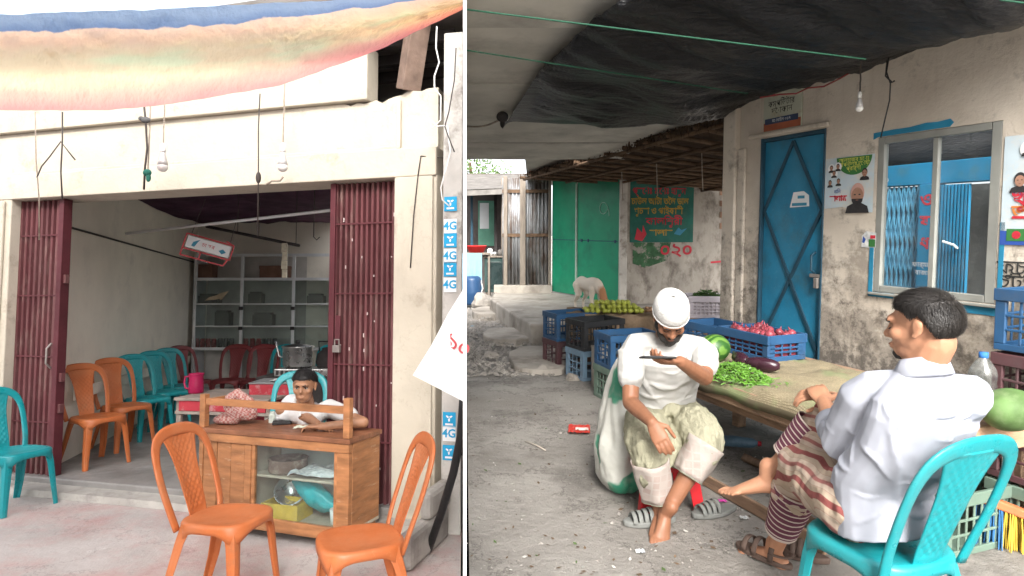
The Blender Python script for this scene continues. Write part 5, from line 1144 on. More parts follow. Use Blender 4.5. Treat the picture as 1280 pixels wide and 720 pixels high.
# green gate
GA = gp(R_, 690, 364, ZP + .03); GB = gp(R_, 772, 377, ZP + .03); gu = (GB - GA); GL = gu.length; gu.normalize(); GRZ = math.atan2(gu.y, gu.x)
green_d = mat('green_gate_paint', (.01, .25, .13), .12, 2.5, .45, .1, 14, .4, dirt=(.012, .14, .085), dscale=2.2, damt=(.5, .75))
gg = thing('green_gate', 'bright green sheet metal double gate on the raised pavement', 'gate', R_, V((GA.x, GA.y, ZP)), GRZ)
gh = 2.0; gm = GL * .40
def ggb(n, x0, x1, y0, y1, z0, z1, m): mb = MB(); mb.box(x0, x1, y0, y1, z0, z1); return mb.build(n, m, gg, bevel=.003)
ggb('gate_leaf', 0, gm - .02, 0, .02, .03, gh, green_d); ggb('gate_leaf', gm + .02, GL, .01, .03, .0, gh, green_d)
ggb('meeting_strip', gm - .018, gm + .018, -.012, .03, .02, gh - .1, mat('pale_green_strip', (.35, .45, .38), .2, 8)); 
for z in (.95,): ggb('seam', .01, gm - .03, -.004, -.001, z, z + .012, bluedk); ggb('seam', gm + .03, GL - .01, .005, .0085, z, z + .012, bluedk)
for x in (gm + .12, gm + .3, GL - .1): ggb('bolt_head', x, x + .04, -.002, .008, .93, .98, bluedk)
# chalk swirl on the right leaf
mb = MB(); mb.tube([(GL - .35 + .12 * math.cos(t * .5), .006, 1.35 + .15 * math.sin(t * .5) + .02 * t) for t in range(12)], .008, 5); mb.build('chalk_mark', mat('chalk', (.3, .5, .4), .1), gg)
# white post
pw = gp(R_, 777.5, 380, ZP); mb = MB(); mb.box(-.055, .055, -.05, .05, 0, 2.06); mb.box(-.06, .06, -.055, .055, 0, .12)
tag(at(mb.build('post', mat('whitewashed_post', (.55, .52, .47), .15, 5, .85, .3, dirt=(.3, .26, .22), dscale=6), bevel=.008), V((pw.x, pw.y - .02, ZP))), 'whitewashed post between the green gate and the painted wall', 'post', R_)
# painted sign wall
S0 = V((pw.x + .07, pw.y + .02, ZP)); S1 = V((3.75, pw.y + .25, ZP)); su = (S1 - S0).normalized(); SRZ = math.atan2(su.y, su.x)
def sx_(px, py):
    nn = V((-su.y, su.x, 0)); p = wp(R_, px, py, S0, nn) - S0; return p.dot(su), p.z + 0
pw2 = thing('painted_wall', 'grimy concrete wall with a green painted notice in red and yellow letters', 'wall', R_, S0, SRZ)
grim = mat('grimy_wall', (.42, .38, .33), .2, 4, .9, .4, 25, .15, dirt=(.19, .165, .14), dscale=5, damt=(.48, .65), stretch=(1, 1, .6)); mb = MB(); mb.box(0, (S1 - S0).length, 0, .15, -.1, 2.1); mb.build('wall_face', grim, pw2)
gx0, gz0 = sx_(787, 303); gx1 = sx_(866, 303)[0]; gz1 = sx_(787, 200)[1]
signg = mat('sign_green_paint', (.02, .13, .1), .25, 5, .7, .1, dirt=(.05, .13, .09), dscale=9, damt=(.55, .7))
mb = MB(); mb.box(gx0, gx1, -.006, -.002, gz0, gz1); mb.build('green_field', signg, pw2)
x1_, z1_ = sx_(838, 325); mb = MB(); mb.prism([(gx0 + .05, gz0 - .002), (gx0 + .05, z1_ - .05), (gx0 + .25, z1_ - .12), (x1_ - .05, z1_), (x1_, gz0 - .002)], .002, .005, Matrix.Rotation(PI / 2, 4, 'X')); mb.build('green_drip', mat('faded_green_paint', (.05, .13, .06), .4, 10, .8, dirt=(.3, .28, .24), dscale=9, damt=(.52, .6)), pw2)
def stx(b, px, py, size, m, sx=1.0, bold=.003): x, z = sx_(px, py); return text(b, size, m, pw2, MX(x, -.0085, z), bold=bold, sx=sx)
stx('প্রোঃ মোঃ হারুন', 824, 239, .145, redt, .8); stx('চাউল আটা তৈল ডাল', 825, 252, .14, yelt, .75); stx('খুচরা ও পাইকারী', 823, 264, .14, yelt, .8); stx('কালিশুরী', 830, 277, .16, redt, 1.0); stx('বাজার', 826, 291, .135, yelt, 1.0)
x, z = sx_(801, 291); mb = MB(); mb.prism([(x - .1, z - .1), (x + .02, z - .13), (x + .09, z - .02), (x + .03, z + .12), (x + .02, z), (x - .06, z + .08)], .0075, .0085, Matrix.Rotation(PI / 2, 4, 'X')); mb.build('emblem', redt, pw2)
x, z = sx_(850, 290); mb = MB(); mb.prism([(x - .1, z - .03), (x - .0, z - .05), (x + .11, z + .06), (x + .02, z + .03), (x - .03, z + .07)], .0075, .0085, Matrix.Rotation(PI / 2, 4, 'X')); mb.build('emblem', bl, pw2)
stx('০২০', 845, 313, .3, redt, 1.0, .005)
x, z = sx_(896, 328); mb = MB(); mb.bar((x - .1, -.003, z), (x + .25, -.003, z + .03), .03, .002, up=(0, 1, 0)); mb.build('red_stroke', redt, pw2)
for k in range(4): x, z = sx_(903, 240 + k * 14); mb = MB(); mb.box(x - .05, x + .1, -.012, -.002, z - .05, z + .04); mb.build('brick', mat('old_brick', (.3, .18, .12), .3, 8, .9, .4), pw2, bevel=.006)
# corrugated tin panel with wooden posts
T1 = V((GA.x - .02, GA.y + .02, ZP)); T0x = dp(R_, 628, 360, GA.y).x
tp = thing('tin_wall', 'rusty corrugated tin wall on wooden posts beside the green gate', 'wall', R_, V((T0x, GA.y + .06, ZP)), 0)
tw = T1.x - T0x; nco = 13; mb = MB(); N2 = nco * 8; zt_ = dp(R_, 650, 222, GA.y).z - ZP
mb.grid(lambda u, v: V((u * tw, .018 * math.sin(u * nco * 2 * PI), .14 + (zt_ - .14) * v)), N2, 1)
mb.build('tin_sheet', mat('old_tin', (.3, .31, .32), .25, 4, .5, .2, 20, .5, metal=.35, dirt=(.12, .09, .075), dscale=5, damt=(.48, .62), stretch=(1, 1, .3)), tp, smooth=True, solid=.002)
tpost = mat('grey_timber', (.2, .17, .14), .25, 8, .9, .3, stretch=(4, 4, .6))
for x, w_ in ((.02, .07), (tw * .36, .1), (tw - .05, .05)): mb = MB(); mb.box(x, x + w_, -.1, -.03, -.02, zt_ + .02); mb.build('timber_post', tpost, tp, bevel=.006)
for z in (1.0, 1.78): mb = MB(); mb.box(.0, tw, -.029, -.02, z, z + .06); mb.build('rail', bamboo, tp)
mb = MB(); mb.box(-.15, tw + .02, -.12, .05, -.003, .138); mb.build('sill', slabc, tp, bevel=.01)
# stall beyond, at the edge of the partition
TY = GA.y + 1.1
def tpx(px, py, y=TY): return dp(R_, px, py, y)
wb2 = thing('far_stall', 'open-fronted far stall with dark posts, poster wall and tin eave', 'stall', R_, V((tpx(584, 300).x, TY + 1.2, 0)))
def fb(n, x0, x1, y0, y1, z0, z1, m): mb = MB(); mb.box(x0, x1, y0, y1, z0, z1); return mb.build(n, m, wb2, bevel=.004)
xo = tpx(584, 300).x
fb('back_wall', -.4, 1.4, .6, .7, -.1, 2.6, mat('stall_dark_wall', (.1, .085, .08), .3, 3, .9)); fb('side_wall', .66, .72, -.9, .6, -.1, 2.4, tpost)
gp_ = fb('poster_panel', .12, .5, .58, .595, 1.0, 2.0, mat('poster_green', (.12, .3, .22), .2, 4)); mb = MB(); mb.prism([(.16, 1.35), (.36, 1.4), (.38, 1.98), (.15, 1.95)], -.579, -.575, Matrix.Rotation(PI / 2, 4, 'X')); 
fb('poster_sheet', .16, .36, .57, .578, 1.38, 1.95, white_st); fb('dark_post', .5, .56, -.3, -.24, 0, 2.3, dark); fb('dark_post', .02, .07, -.5, -.44, 0, 2.3, bluedk)
mb = MB(); mb.add([(-.4, -1.4, 2.12), (1.0, -1.3, 2.18), (1.3, .7, 2.6), (-.4, .7, 2.6)], [(0, 1, 2, 3)]); mb.build('tin_eave', MATS['dull_stock'], wb2, solid=.006)
mb = MB(); mb.add([(-.4, -1.42, 2.0), (.9, -1.32, 2.06), (.9, -1.3, 2.16), (-.4, -1.4, 2.1)], [(0, 1, 2, 3)]); mb.build('eave_board', MATS['dull_stock'], wb2, solid=.02)
tb2 = tpx(593, 380, TY); tbl = thing('stall_table', 'stall table draped with a pale blue cloth', 'table', R_, V((tb2.x, TY - .2, .0)))
mb = MB(); mb.box(-.25, .32, -.2, .3, .9, .93); mb.build('table_top', tpost, tbl); mb = MB(); mb.grid(lambda u, v: V((-.25 + .42 * u, -.215 + .02 * math.sin(u * 25) * (1 - v), .93 - .85 * (1 - v))), 30, 4); mb.build('table_cloth', mat('pale_blue_cloth', (.2, .36, .46), .1, 5, .9), tbl, smooth=True)
for x in (-.22, .28):
    for y in (-.17, .26): mb = MB(); mb.box(x, x + .04, y, y + .04, 0, .9); mb.build('leg', tpost, tbl)
rb = tpx(595, 316, TY - .2); mb = MB(); mb.lathe([(.0, 0), (.14, 0), (.2, .12), (.21, .125), (.2, .13), (.13, .02)], 20, cap=False); o = mb.build('basin', mat('red_basin', (.5, .02, .02), .1), smooth=True); o.location = (rb.x, TY - .05, .932); tag(o, 'red plastic basin on the far stall table', 'basin', R_)
cbn = tpx(620, 362, TY - .3); cc = thing('glass_case', 'dark green framed case standing below the far stall counter', 'case', R_, V((cbn.x, TY - .3, .0)))
def ccb(n, x0, x1, y0, y1, z0, z1, m): mb = MB(); mb.box(x0, x1, y0, y1, z0, z1); return mb.build(n, m, cc, bevel=.006)
ccb('case_body', -.22, .2, 0, .35, .18, .84, mat('case_green', (.03, .06, .055), .2, 4, .5)); ccb('case_front', -.17, .15, -.012, -.002, .24, .76, mat('case_front_dark', (.02, .035, .035), .2, 4, .3)); ccb('case_top', -.25, .24, -.03, .38, .842, .87, tpost)
for x in (-.2, .15): ccb('leg', x, x + .04, .02, .06, 0, .178, tpost)
for k, (dx, h_) in enumerate(((-.12, .12), (-.03, .06), (.08, .1), (.16, .05))):
    mb = MB(); mb.lathe([(0, 0), (.05, 0), (.05, h_), (.02, h_ + .02), (0, h_ + .02)], 12); o = mb.build('stall_jar', (white_pl, steel, MATS['dull_stock'], white_pl)[k], smooth=True); o.location = (cbn.x + dx, TY - .15, .8715); tag(o, ('white jar on the far stall counter beside the basin', 'low steel tin on the far stall counter', 'dull grey jar on the far stall counter', 'short white tub at the end of the far stall counter')[k], 'jar', R_)
bb = tpx(590, 375, TY - .5); brl = thing('water_drum', 'dark blue plastic drum by the far stall table', 'drum', R_, V((bb.x + .02, TY - .75, .0))); mb = MB(); mb.lathe([(0, 0), (.15, 0), (.17, .05), (.17, .2), (.175, .22), (.17, .24), (.17, .45), (.15, .5), (.12, .52), (0, .52)], 20); mb.build('drum_body', mat('drum_blue', (.02, .06, .14), .1, 5, .4), brl, smooth=True); mb = MB(); mb.tube([(.16, -.02, .45), (.2, -.06, .3), (.16, -.1, .2)], .008, 6); mb.build('handle', white_pl, brl)

# ------------------------------------------------------------------ ground pieces: slabs, stones, gravel
def slabstone(px0, px1, py0, py1, z, label, nm='concrete_slab'):
    a = gp(R_, px0, (py0 + py1) / 2, z); b_ = gp(R_, px1, (py0 + py1) / 2, z); f_ = gp(R_, (px0 + px1) / 2, py0, z); n_ = gp(R_, (px0 + px1) / 2, py1, z)
    c = (f_ + n_) / 2; hw = (b_ - a).length / 2; hd_ = (f_ - n_).length / 2; poly = []
    for k in range(18):
        t = 2 * PI * k / 18; q = .75; x = math.copysign(abs(math.cos(t)) ** q, math.cos(t)) * hw; y = math.copysign(abs(math.sin(t)) ** q, math.sin(t)) * hd_; j = 1 + .12 * nz(math.cos(t) * 2 + px0, math.sin(t) * 2); poly.append((x * j, y * j))
    mb = MB(); mb.prism(poly, -.06, z); o = mb.build(nm, slabc, bevel=.015); o.location = (c.x, c.y, 0); return tag(o, label, 'slab', R_)
slabstone(604, 668, 409, 424, .06, 'long pale broken drain slab nearest the raised pavement')
slabstone(636, 712, 432, 462, .05, 'wide cracked drain slab beside the stacked crates')
slabstone(590, 632, 383, 392, .07, 'thin pale slab lying in the rubble by the far stall')
rb_m = mat('rubble_grey', (.26, .24, .215), .3, 6, .95, .5, 20, .1)
def rock(px, py, r, label, flatn=.6, m=rb_m, nm='stone'):
    p = gp(R_, px, py, 0); mb = MB(); mb.ell((0, 0, 0), 1, None, 12, 8); mb.v = [tuple(V(v) * r * (1 + .45 * nz(v[0] * 1.4 + px, v[1] * 1.4 + py, v[2] * 1.4))) for v in mb.v]; mb.v = [(v[0], v[1], max(v[2] * flatn, -.3 * r) + .25 * r * flatn) for v in mb.v]
    o = mb.build(nm, m); o.location = p; return tag(o, label, 'stone', R_)
rock(603, 383, .2, 'large grey boulder against the far stall', .9); rock(614, 446, .09, 'pale stone on the lane edge by itself'); rock(683, 465, .1, 'rough pale stone at the foot of the stacked crates', .6, slabc); rock(715, 474, .07, 'small pale stone in front of the blue crate', .6, slabc)
st_ = MB(); rg = random.Random(5)
tet = [V((1, 0, -.4)), V((-.5, .9, -.4)), V((-.5, -.9, -.4)), V((0, 0, .7)), V((.5, .6, .3)), V((-.6, .1, .35))]
def pebble(p, r):
    Rm = Matrix.Rotation(rg.uniform(0, 6.3), 3, 'Z'); vs = [p + Rm @ (V((q.x * rg.uniform(.6, 1.3), q.y * rg.uniform(.6, 1.3), q.z * rg.uniform(.5, 1))) * r) for q in tet]
    st_.add(vs, [(0, 4, 3), (4, 1, 5), (4, 5, 3), (1, 2, 5), (5, 2, 3), (2, 0, 3), (0, 1, 4), (0, 2, 1)])
for k in range(1500):
    px = 584 + rg.random() ** 1.3 * 110; py = 385 + rg.random() ** 1.2 * 85
    if px > 640 and py < 405: continue
    p = gp(R_, px, py, .012); pebble(p, rg.uniform(.008, .03) * (1.4 if rg.random() < .1 else 1))
for k in range(420):
    px = 584 + rg.random() * 400; py = 430 + rg.random() * 290; p = gp(R_, px, py, .003); pebble(p, rg.uniform(.003, .008) * (2 if rg.random() < .05 else 1))
tag(st_.build('rubble', mat('pebble_grey', (.28, .26, .235), .4, 3, .95, .2)), 'loose rubble and gravel strewn along the drain edge', 'rubble', R_, kind='stuff')
# litter
lf = MB(); rgl = random.Random(21)
for k in range(260):
    px = 584 + rgl.random() ** 1.2 * 420; py = 420 + rgl.random() * 300; p = gp(R_, px, py, .006); a = rgl.uniform(0, 6.28); r = rgl.uniform(.006, .016); u = V((math.cos(a), math.sin(a), .15 * rgl.random())) * r; w = V((-math.sin(a), math.cos(a), .2 * rgl.random())) * r * rgl.uniform(.3, .8)
    lf.cur = rgl.choice((0, 0, 0, 1, 2)); lf.add([p - u, p + w, p + u + V((0, 0, .003)), p - w + V((0, 0, .002))], [(0, 1, 2, 3)])
tag(lf.build('leaf_litter', [mat('dry_leaf', (.12, .08, .05), .4, 8, .9, 0), mat('paper_fleck', (.5, .48, .44), .1, 8, .9, 0), mat('green_fleck', (.08, .13, .04), .3, 8, .8, 0)]), 'scattered dry leaf bits and flecks over the lane', 'litter', R_, kind='stuff')
lit = gp(R_, 724, 537, .01); lt = thing('snack_wrapper', 'red and white snack wrapper lying flat on the lane', 'wrapper', R_, lit, -.12)
mb = MB(); mb.grid(lambda u, v: V(((u - .5) * .15, (v - .5) * .17, .006 + .012 * abs(nz(u * 5, v * 5)))), 10, 8); mb.build('wrapper_sheet', mat('wrapper_red', (.55, .05, .035), .1, 6, .4), lt, solid=.002)
mb = MB(); mb.grid(lambda u, v: V(((u - .5) * .09 + .02, (v - .5) * .06 - .02, .0115 + .012 * abs(nz(u * 3 + 1, v * 3)))), 6, 6); mb.build('white_label', mat('wrapper_label', (.7, .6, .55), .1, 6, .5), lt)
a, b_ = gp(R_, 656, 551, .008), gp(R_, 682, 563, .008); tubeobj('stick', [a, a.lerp(b_, .5) + V((.01, 0, .002)), b_], .004, mat('pale_stick', (.5, .45, .38), .2), 'thin pale stick lying on the lane', 'stick', 6, R_)
for k, (px, py, lb) in enumerate(((903, 627, 'crushed pink petal on the ground by a grey slipper'), (930, 648, 'white paper crumb near the bare foot'), (800, 690, 'pale paper scrap on the lane before the stool'), (590, 408, 'pale blue plastic scrap in the rubble by the partition'))):
    p = gp(R_, px, py, .004); mb = MB(); mb.grid(lambda u, v: V(((u - .5) * .04, (v - .5) * .03, .004 + .012 * abs(nz(u * 3 + k, v * 3)))), 6, 5); o = mb.build('litter_scrap', (mat('petal_pink', (.5, .05, .3), .1), newsp, newsp, MATS['pale_blue_cloth'])[k], solid=.002); o.location = p; tag(o, lb, 'litter', R_)
# tree beyond the roof, seen through the gap
tr = thing('tree', 'leafy tree beyond the lane seen through the roof gap', 'tree', R_, V((-1.6, 26, 0)))
mb = MB(); mb.tube([(0, 0, 0), (.1, 0, 2), (-.1, .1, 4)], [.16, .12, .05], 8); mb.tube([(.1, 0, 2), (.7, .2, 3.4)], [.07, .03], 6); mb.tube([(.05, 0, 2.4), (-.7, .1, 3.6)], [.07, .03], 6); mb.build('trunk', bamboo, tr, smooth=True)
mb = MB(); rt = random.Random(4)
for cl in range(26):
    c = V((rt.uniform(-1.5, 1.5), rt.uniform(-1, 1), rt.uniform(2.4, 5)))
    for k in range(45):
        p = c + V((rt.gauss(0, .28), rt.gauss(0, .28), rt.gauss(0, .22))); d = V((rt.uniform(-1, 1), rt.uniform(-1, 1), rt.uniform(-1, .3))).normalized() * .16; e = d.orthogonal().normalized() * .045
        mb.add([p, p + d * .5 + e, p + d, p + d * .5 - e], [(0, 1, 2, 3)])
mb.build('crown', mat('leaf_green', (.07, .12, .03), .4, 2, .6, 0), tr)['kind'] = 'stuff'
# ------------------------------------------------------------------ market bench
BO = V((1.5, 2.45, 0)) - xw * 2.0; BL, BWd, BZ = 2.0, 1.0, .6
def BW(a, p, z=0): return BO + xw * a + yw * p + V((0, 0, z))
plankm = mat('raw_bench_plank', (.3, .2, .135), .3, 5, .8, .35, 40, .2, dirt=(.16, .11, .08), dscale=6, stretch=(.8, 5, 5))
bn_ = thing('market_bench', 'long rough plank market bench covered with sacking and vegetables', 'bench', R_, BO, WRZ)
def bb_(n, x0, x1, y0, y1, z0, z1, m=plankm, bv=.006): mb = MB(); mb.box(x0, x1, y0, y1, z0, z1); return mb.build(n, m, bn_, bevel=bv)
for k in range(5): bb_('plank', .0 + .006 * (k % 2), BL - .034, .03 + k * .194, .03 + k * .194 + .188, BZ - .03, BZ - .003 * (k % 2))
bb_('front_board', 0, BL, 0, .028, BZ - .095, BZ + .004); bb_('end_board', BL - .032, BL + .0, .03, BWd, BZ - .12, BZ + .004, mat('pale_new_plank', (.42, .27, .17), .25, 5, .75, .3, 40, .25, stretch=(5, .8, 5)))
for x in (.06, BL - .12):
    for y in (.04, BWd - .12): bb_('leg', x, x + .07, y, y + .07, 0, BZ - .031)
bb_('cross_rail', .1, BL - .1, .05, .08, BZ - .15, BZ - .1); bb_('foot_plank', .2, BL - .3, -.02, .0, .002, .07)
# sacking
def sackmat():
    m, n, b, N, L = nodes('woven_sacking'); co = coords(N, L, rand=False)
    ck = N('ShaderNodeTexBrick'); ck.inputs['Scale'].default_value = 52; L(co, ck.inputs[0]); ck.inputs['Color1'].default_value = (.3, .25, .16, 1); ck.inputs['Color2'].default_value = (.23, .19, .115, 1); ck.inputs['Mortar'].default_value = (.12, .1, .06, 1); ck.inputs['Mortar Size'].default_value = .035
    c = mixc(N, L, ramp(N, L, noise_n(N, L, co, 3, 4), [(.5, 0), (.62, .6)]), ck.outputs[0], (.16, .22, .09)); c = mixc(N, L, ramp(N, L, noise_n(N, L, co, 2, 6), [(.5, 0), (.7, .7)]), c, (.33, .27, .2))
    L(c, b.inputs['Base Color']); b.inputs['Roughness'].default_value = .95; bumpn(N, L, b, ck.outputs['Fac'], .5, .006); return m
def sk(u, v):
    x = .22 + 1.66 * u; y = -.035 + (BWd - .1) * v + .03 * nz(u * 6, 4); z = BZ + .02 + .02 * nz(x * 4, y * 4) + .014 * nz(x * 11 + y * 6, y * 9) + .008 * nz(x * 25, y * 25)
    if y < .0: z = BZ - (.06 + .03 * nz(u * 9)) * (1 if v == 0 else .35); y = -.012
    return V((x, y, z))
o = MB().grid(sk, 70, 36).build('sacking', sackmat(), smooth=True, solid=.006); at(o, BO, WRZ); tag(o, 'woven jute sacking and netting spread over the market bench', 'sacking', R_)
# crates
def crate_mesh(name, m, w=.46, d=.32, h=.28, nx=6, nzv=3):
    mb = MB(); t = .012
    mb.box(-w / 2 + .01, w / 2 - .01, -d / 2 + .01, d / 2 - .01, 0, .012)
    for z0, z1, e in ((0, .03, 0), (h - .055, h, .006)):
        mb.box(-w / 2 - e, w / 2 + e, -d / 2 - e, -d / 2 + t, z0, z1); mb.box(-w / 2 - e, w / 2 + e, d / 2 - t, d / 2 + e, z0, z1); mb.box(-w / 2 - e, -w / 2 + t, -d / 2 + t + .001, d / 2 - t - .001, z0, z1); mb.box(w / 2 - t, w / 2 + e, -d / 2 + t + .001, d / 2 - t - .001, z0, z1)
    for sx in (-1, 1):
        for sy in (-1, 1): mb.box(sx * (w / 2 - .022) - .022, sx * (w / 2 - .022) + .022, sy * (d / 2 - .011) - .0115, sy * (d / 2 - .011) + .0115, .031, h - .056); mb.box(sx * (w / 2 - .008) - .007, sx * (w / 2 - .008) + .007, sy * (d / 2 - .04) - .02, sy * (d / 2 - .04) + .02, .031, h - .056)
    for k in range(1, nzv):
        z = .03 + (h - .085) * k / nzv
        for sy in (-1, 1): mb.box(-w / 2 + .02, w / 2 - .02, sy * (d / 2 - .006) - .005, sy * (d / 2 - .006) + .005, z - .006, z + .006)
        for sx in (-1, 1): mb.box(sx * (w / 2 - .006) - .005, sx * (w / 2 - .006) + .005, -d / 2 + .02, d / 2 - .02, z - .006, z + .006)
    for k in range(nx + 1):
        x = -w / 2 + .04 + (w - .08) * k / nx
        for sy in (-1, 1): mb.box(x - .006, x + .006, sy * (d / 2 - .0065) - .0042, sy * (d / 2 - .0065) + .0042, .031, h - .056)
    ny = max(3, int(nx * .6))
    for k in range(ny + 1):
        y = -d / 2 + .05 + (d - .1) * k / ny
        for sx in (-1, 1): mb.box(sx * (w / 2 - .0065) - .0042, sx * (w / 2 - .0065) + .0042, y - .006, y + .006, .031, h - .056)
    return mb.mesh(name, m)
cm = lambda n, c: mat(n, c, .15, 5, .5, .1, 40, .4, dirt=tuple(x * .6 + .03 for x in c), dscale=6, damt=(.5, .7))
blue_c = crate_mesh('blue_crate', cm('crate_blue', (.02, .075, .17))); lb_c = crate_mesh('pale_blue_crate', cm('crate_pale_blue', (.16, .25, .34))); blk_c = crate_mesh('black_crate', cm('crate_black', (.02, .021, .023))); mar_c = crate_mesh('maroon_crate', cm('crate_maroon', (.09, .04, .045))); grn_c = crate_mesh('green_crate', cm('crate_green', (.13, .19, .15)), nx=8); low_c = crate_mesh('low_blue_crate', cm('crate_blue', (.02, .075, .17)), .44, .3, .16); wht_c = crate_mesh('white_crate', cm('crate_white', (.55, .5, .54)), .4, .3, .2, 9, 4)
def crate(me, loc, rz, label, group=None):
    o = bpy.data.objects.new('plastic_crate', me); COL.objects.link(o); at(o, loc, rz); tag(o, label, 'crate', R_, group); o.modifiers.new('bevel', 'BEVEL').width = .0025; return o
crv = .45
fc = V((.80, 6.12, 0)); rc = V((.60, 6.62, 0)); rgt = V((.97, 5.33, 0))
crate(lb_c, fc, crv, 'pale blue crate under the black crate beside the slabs', 'crates stacked by the lane'); crate(blk_c, fc + V((.0, 0, .281)), crv + .04, 'empty black crate on top of a pale blue one', 'crates stacked by the lane')
crate(mar_c, rc, crv, 'maroon crate under the blue crate farthest from the stool', 'crates stacked by the lane'); crate(blue_c, rc + V((0, 0, .281)), crv - .05, 'blue crate on the maroon one farthest from the stool', 'crates stacked by the lane')
crate(grn_c, rgt, .35, 'grey green crate at ground level behind the plastic sack', 'crates stacked by the lane'); crate(blue_c, rgt + V((0, 0, .281)), .3, 'blue crate on a grey green one behind the plastic sack', 'crates stacked by the lane')
mb = MB(); mb.box(-.07, .07, -.06, .06, 0, .36); mb.box(-.075, .075, -.065, .065, .36, .372); o = mb.build('concrete_block', slabc, bevel=.02); at(o, V((.80, 5.68, 0)), .3); tag(o, 'upright concrete block between the crate stacks', 'block', R_)
# crates at the bench
cc1 = gp(R_, 952, 452, BZ + .03); crate(low_c, BW(.56, .66, BZ + .032), WRZ, 'blue crate full of red onions on the bench by the blue door', 'blue crates on the bench'); crate(low_c, BW(.09, .72, BZ + .004), WRZ + .03, 'empty blue crate on the far end of the bench by the pillar', 'blue crates on the bench')
sp0 = BW(1.78, 1.0, 0)
q = dp(R_, 1272, 400, 2.92); 
stk0 = V((q.x, q.y, 0)) + xw * .19 + yw * .06
for k, (me, lb) in enumerate(((grn_c, 'grey green crate at the foot of the stack against the wall'), (mar_c, 'dark maroon crate second from the ground in the wall stack'), (mar_c, 'dark maroon crate under the blue one in the wall stack'), (blue_c, 'blue crate topmost in the stack against the wall below the poster'))): crate(me, stk0 + V((.0, 0, .295 * k)), WRZ + PI / 2 * 0 + (.04 if k == 3 else 0), lb, 'crates stacked at the wall')
ug = gp(R_, 1205, 686, 0); crate(grn_c, V((ug.x + .0, ug.y + .12, 0)), .35, 'grey green crate under the bench beside the broom')
# produce
onm = MB(); onm.ell((0, 0, .024), (.027, .027, .024), None, 12, 8); onm.lathe([(.008, .045), (.004, .056), (.002, .066), (0, .066)], 6)
onme = onm.mesh('onion', mat('onion_red', (.22, .04, .055), .45, 20, .4, .1, 60, .4), True)
ro = random.Random(3); cO = BW(.56, .66, BZ + .032)
# layered fill of onions inside the crate, only the upper ones are separate things
fill = MB(); fill.box(-.195, .195, -.125, .125, .02, .1); fo = fill.build('onion_bed', MATS['onion_red']); at(fo, cO, WRZ); tag(fo, 'packed mass of onions filling the bench crate', 'onions', R_, kind='stuff')
for i in range(9):
    for j in range(5):
        o = bpy.data.objects.new('onion', onme); COL.objects.link(o); x = -.17 + i * .0425 + ro.uniform(-.01, .01); y = -.095 + j * .047 + ro.uniform(-.01, .01)
        p = cO + xw * x + yw * y + V((0, 0, .101 + (.03 if ro.random() < .3 else 0))); at(o, p, rot=(ro.uniform(-.4, .4), ro.uniform(-.4, .4), ro.uniform(0, 6))); s = ro.uniform(.85, 1.2); o.scale = (s, s, s); tag(o, 'red onion heaped in the blue crate on the bench', 'onion', R_, 'red onions in the bench crate')
def eggplant(px, py, rz, label):
    p = gp(R_, px, py, BZ + .06); o = thing('eggplant', label, 'eggplant', R_, V((p.x, p.y, BZ + .03)), rz)
    mb = MB(); pts = []; rs = []
    for i in range(13): t = i / 12; pts.append((-.11 + .2 * t, .012 * math.sin(t * 3), .042)); rs.append(.003 + .041 * math.sin(PI * min(1, t * .93 + .035)) ** .55 * (1.08 - .35 * t))
    mb.tube(pts, rs, 16); mb.build('fruit', mat('eggplant_skin', (.035, .012, .02), .4, 5, .25, .03, 30, .5), o, smooth=True)
    mb = MB(); mb.tube([(.075, .0, .042), (.1, 0, .044), (.125, .004, .052)], [.022, .012, .007], 10); mb.build('stalk', mat('stalk_green', (.12, .13, .05), .2, 10), o, smooth=True)
eggplant(926, 450, WRZ + PI - .4, 'glossy dark eggplant nearest the onion crate'); eggplant(950, 457, WRZ + PI / 2 + 2.0, 'glossy dark eggplant lying on the bare sacking beside the chillies')
def stripemat(name, a, b2, sc):
    m, n, b, N, L = nodes(name); co = coords(N, L, rand=False); w = N('ShaderNodeTexWave'); w.bands_direction = 'Y'; w.inputs['Scale'].default_value = sc; w.inputs['Distortion'].default_value = 3.5; w.inputs['Detail'].default_value = 3; L(co, w.inputs[0])
    L(ramp(N, L, w.outputs['Fac'], [(.35, a), (.65, b2)]), b.inputs['Base Color']); b.inputs['Roughness'].default_value = .4; return m
p = gp(R_, 893, 440, BZ + .08); mb = MB(); mb.ell((0, 0, 0), (.1, .085, .085), None, 24, 14); mb.tube([(.095, 0, .0), (.115, .005, .01)], [.008, .005], 6); o = mb.build('watermelon', stripemat('striped_rind', (.025, .09, .015), (.11, .22, .04), 9), smooth=True); at(o, V((p.x, p.y, BZ + .104)), .4); tag(o, 'striped green watermelon on the bench behind the chillies', 'watermelon', R_)
ch_ = MB(); rc2 = random.Random(9); pc = gp(R_, 921, 470, BZ + .03); pc.z = BZ
for k in range(1300):
    a = rc2.uniform(0, 6.283); r = rc2.random() ** .6 * (1.0 if rc2.random() < .93 else 1.5); x, y = math.cos(a) * r * .21, math.sin(a) * r * .145; zt2 = .075 * max(0, 1 - r ** 1.6) * (.55 + .45 * rc2.random()); p = V((x, y, .03 + zt2)); d = V((rc2.gauss(0, 1), rc2.gauss(0, 1), rc2.gauss(0, .35))).normalized() * rc2.uniform(.025, .038); e = V((0, 0, 1)).cross(d).normalized() * .004; u = V((0, 0, .004))
    ch_.add([p - d * .5, p - d * .2 + e, p - d * .2 + u, p - d * .2 - e, p + d * .2 + e * .8, p + d * .2 + u, p + d * .2 - e * .8, p + d * .55], [(0, 1, 2), (0, 2, 3), (1, 4, 5, 2), (2, 5, 6, 3), (4, 7, 5), (5, 7, 6), (0, 3, 1), (1, 3, 6, 4)])
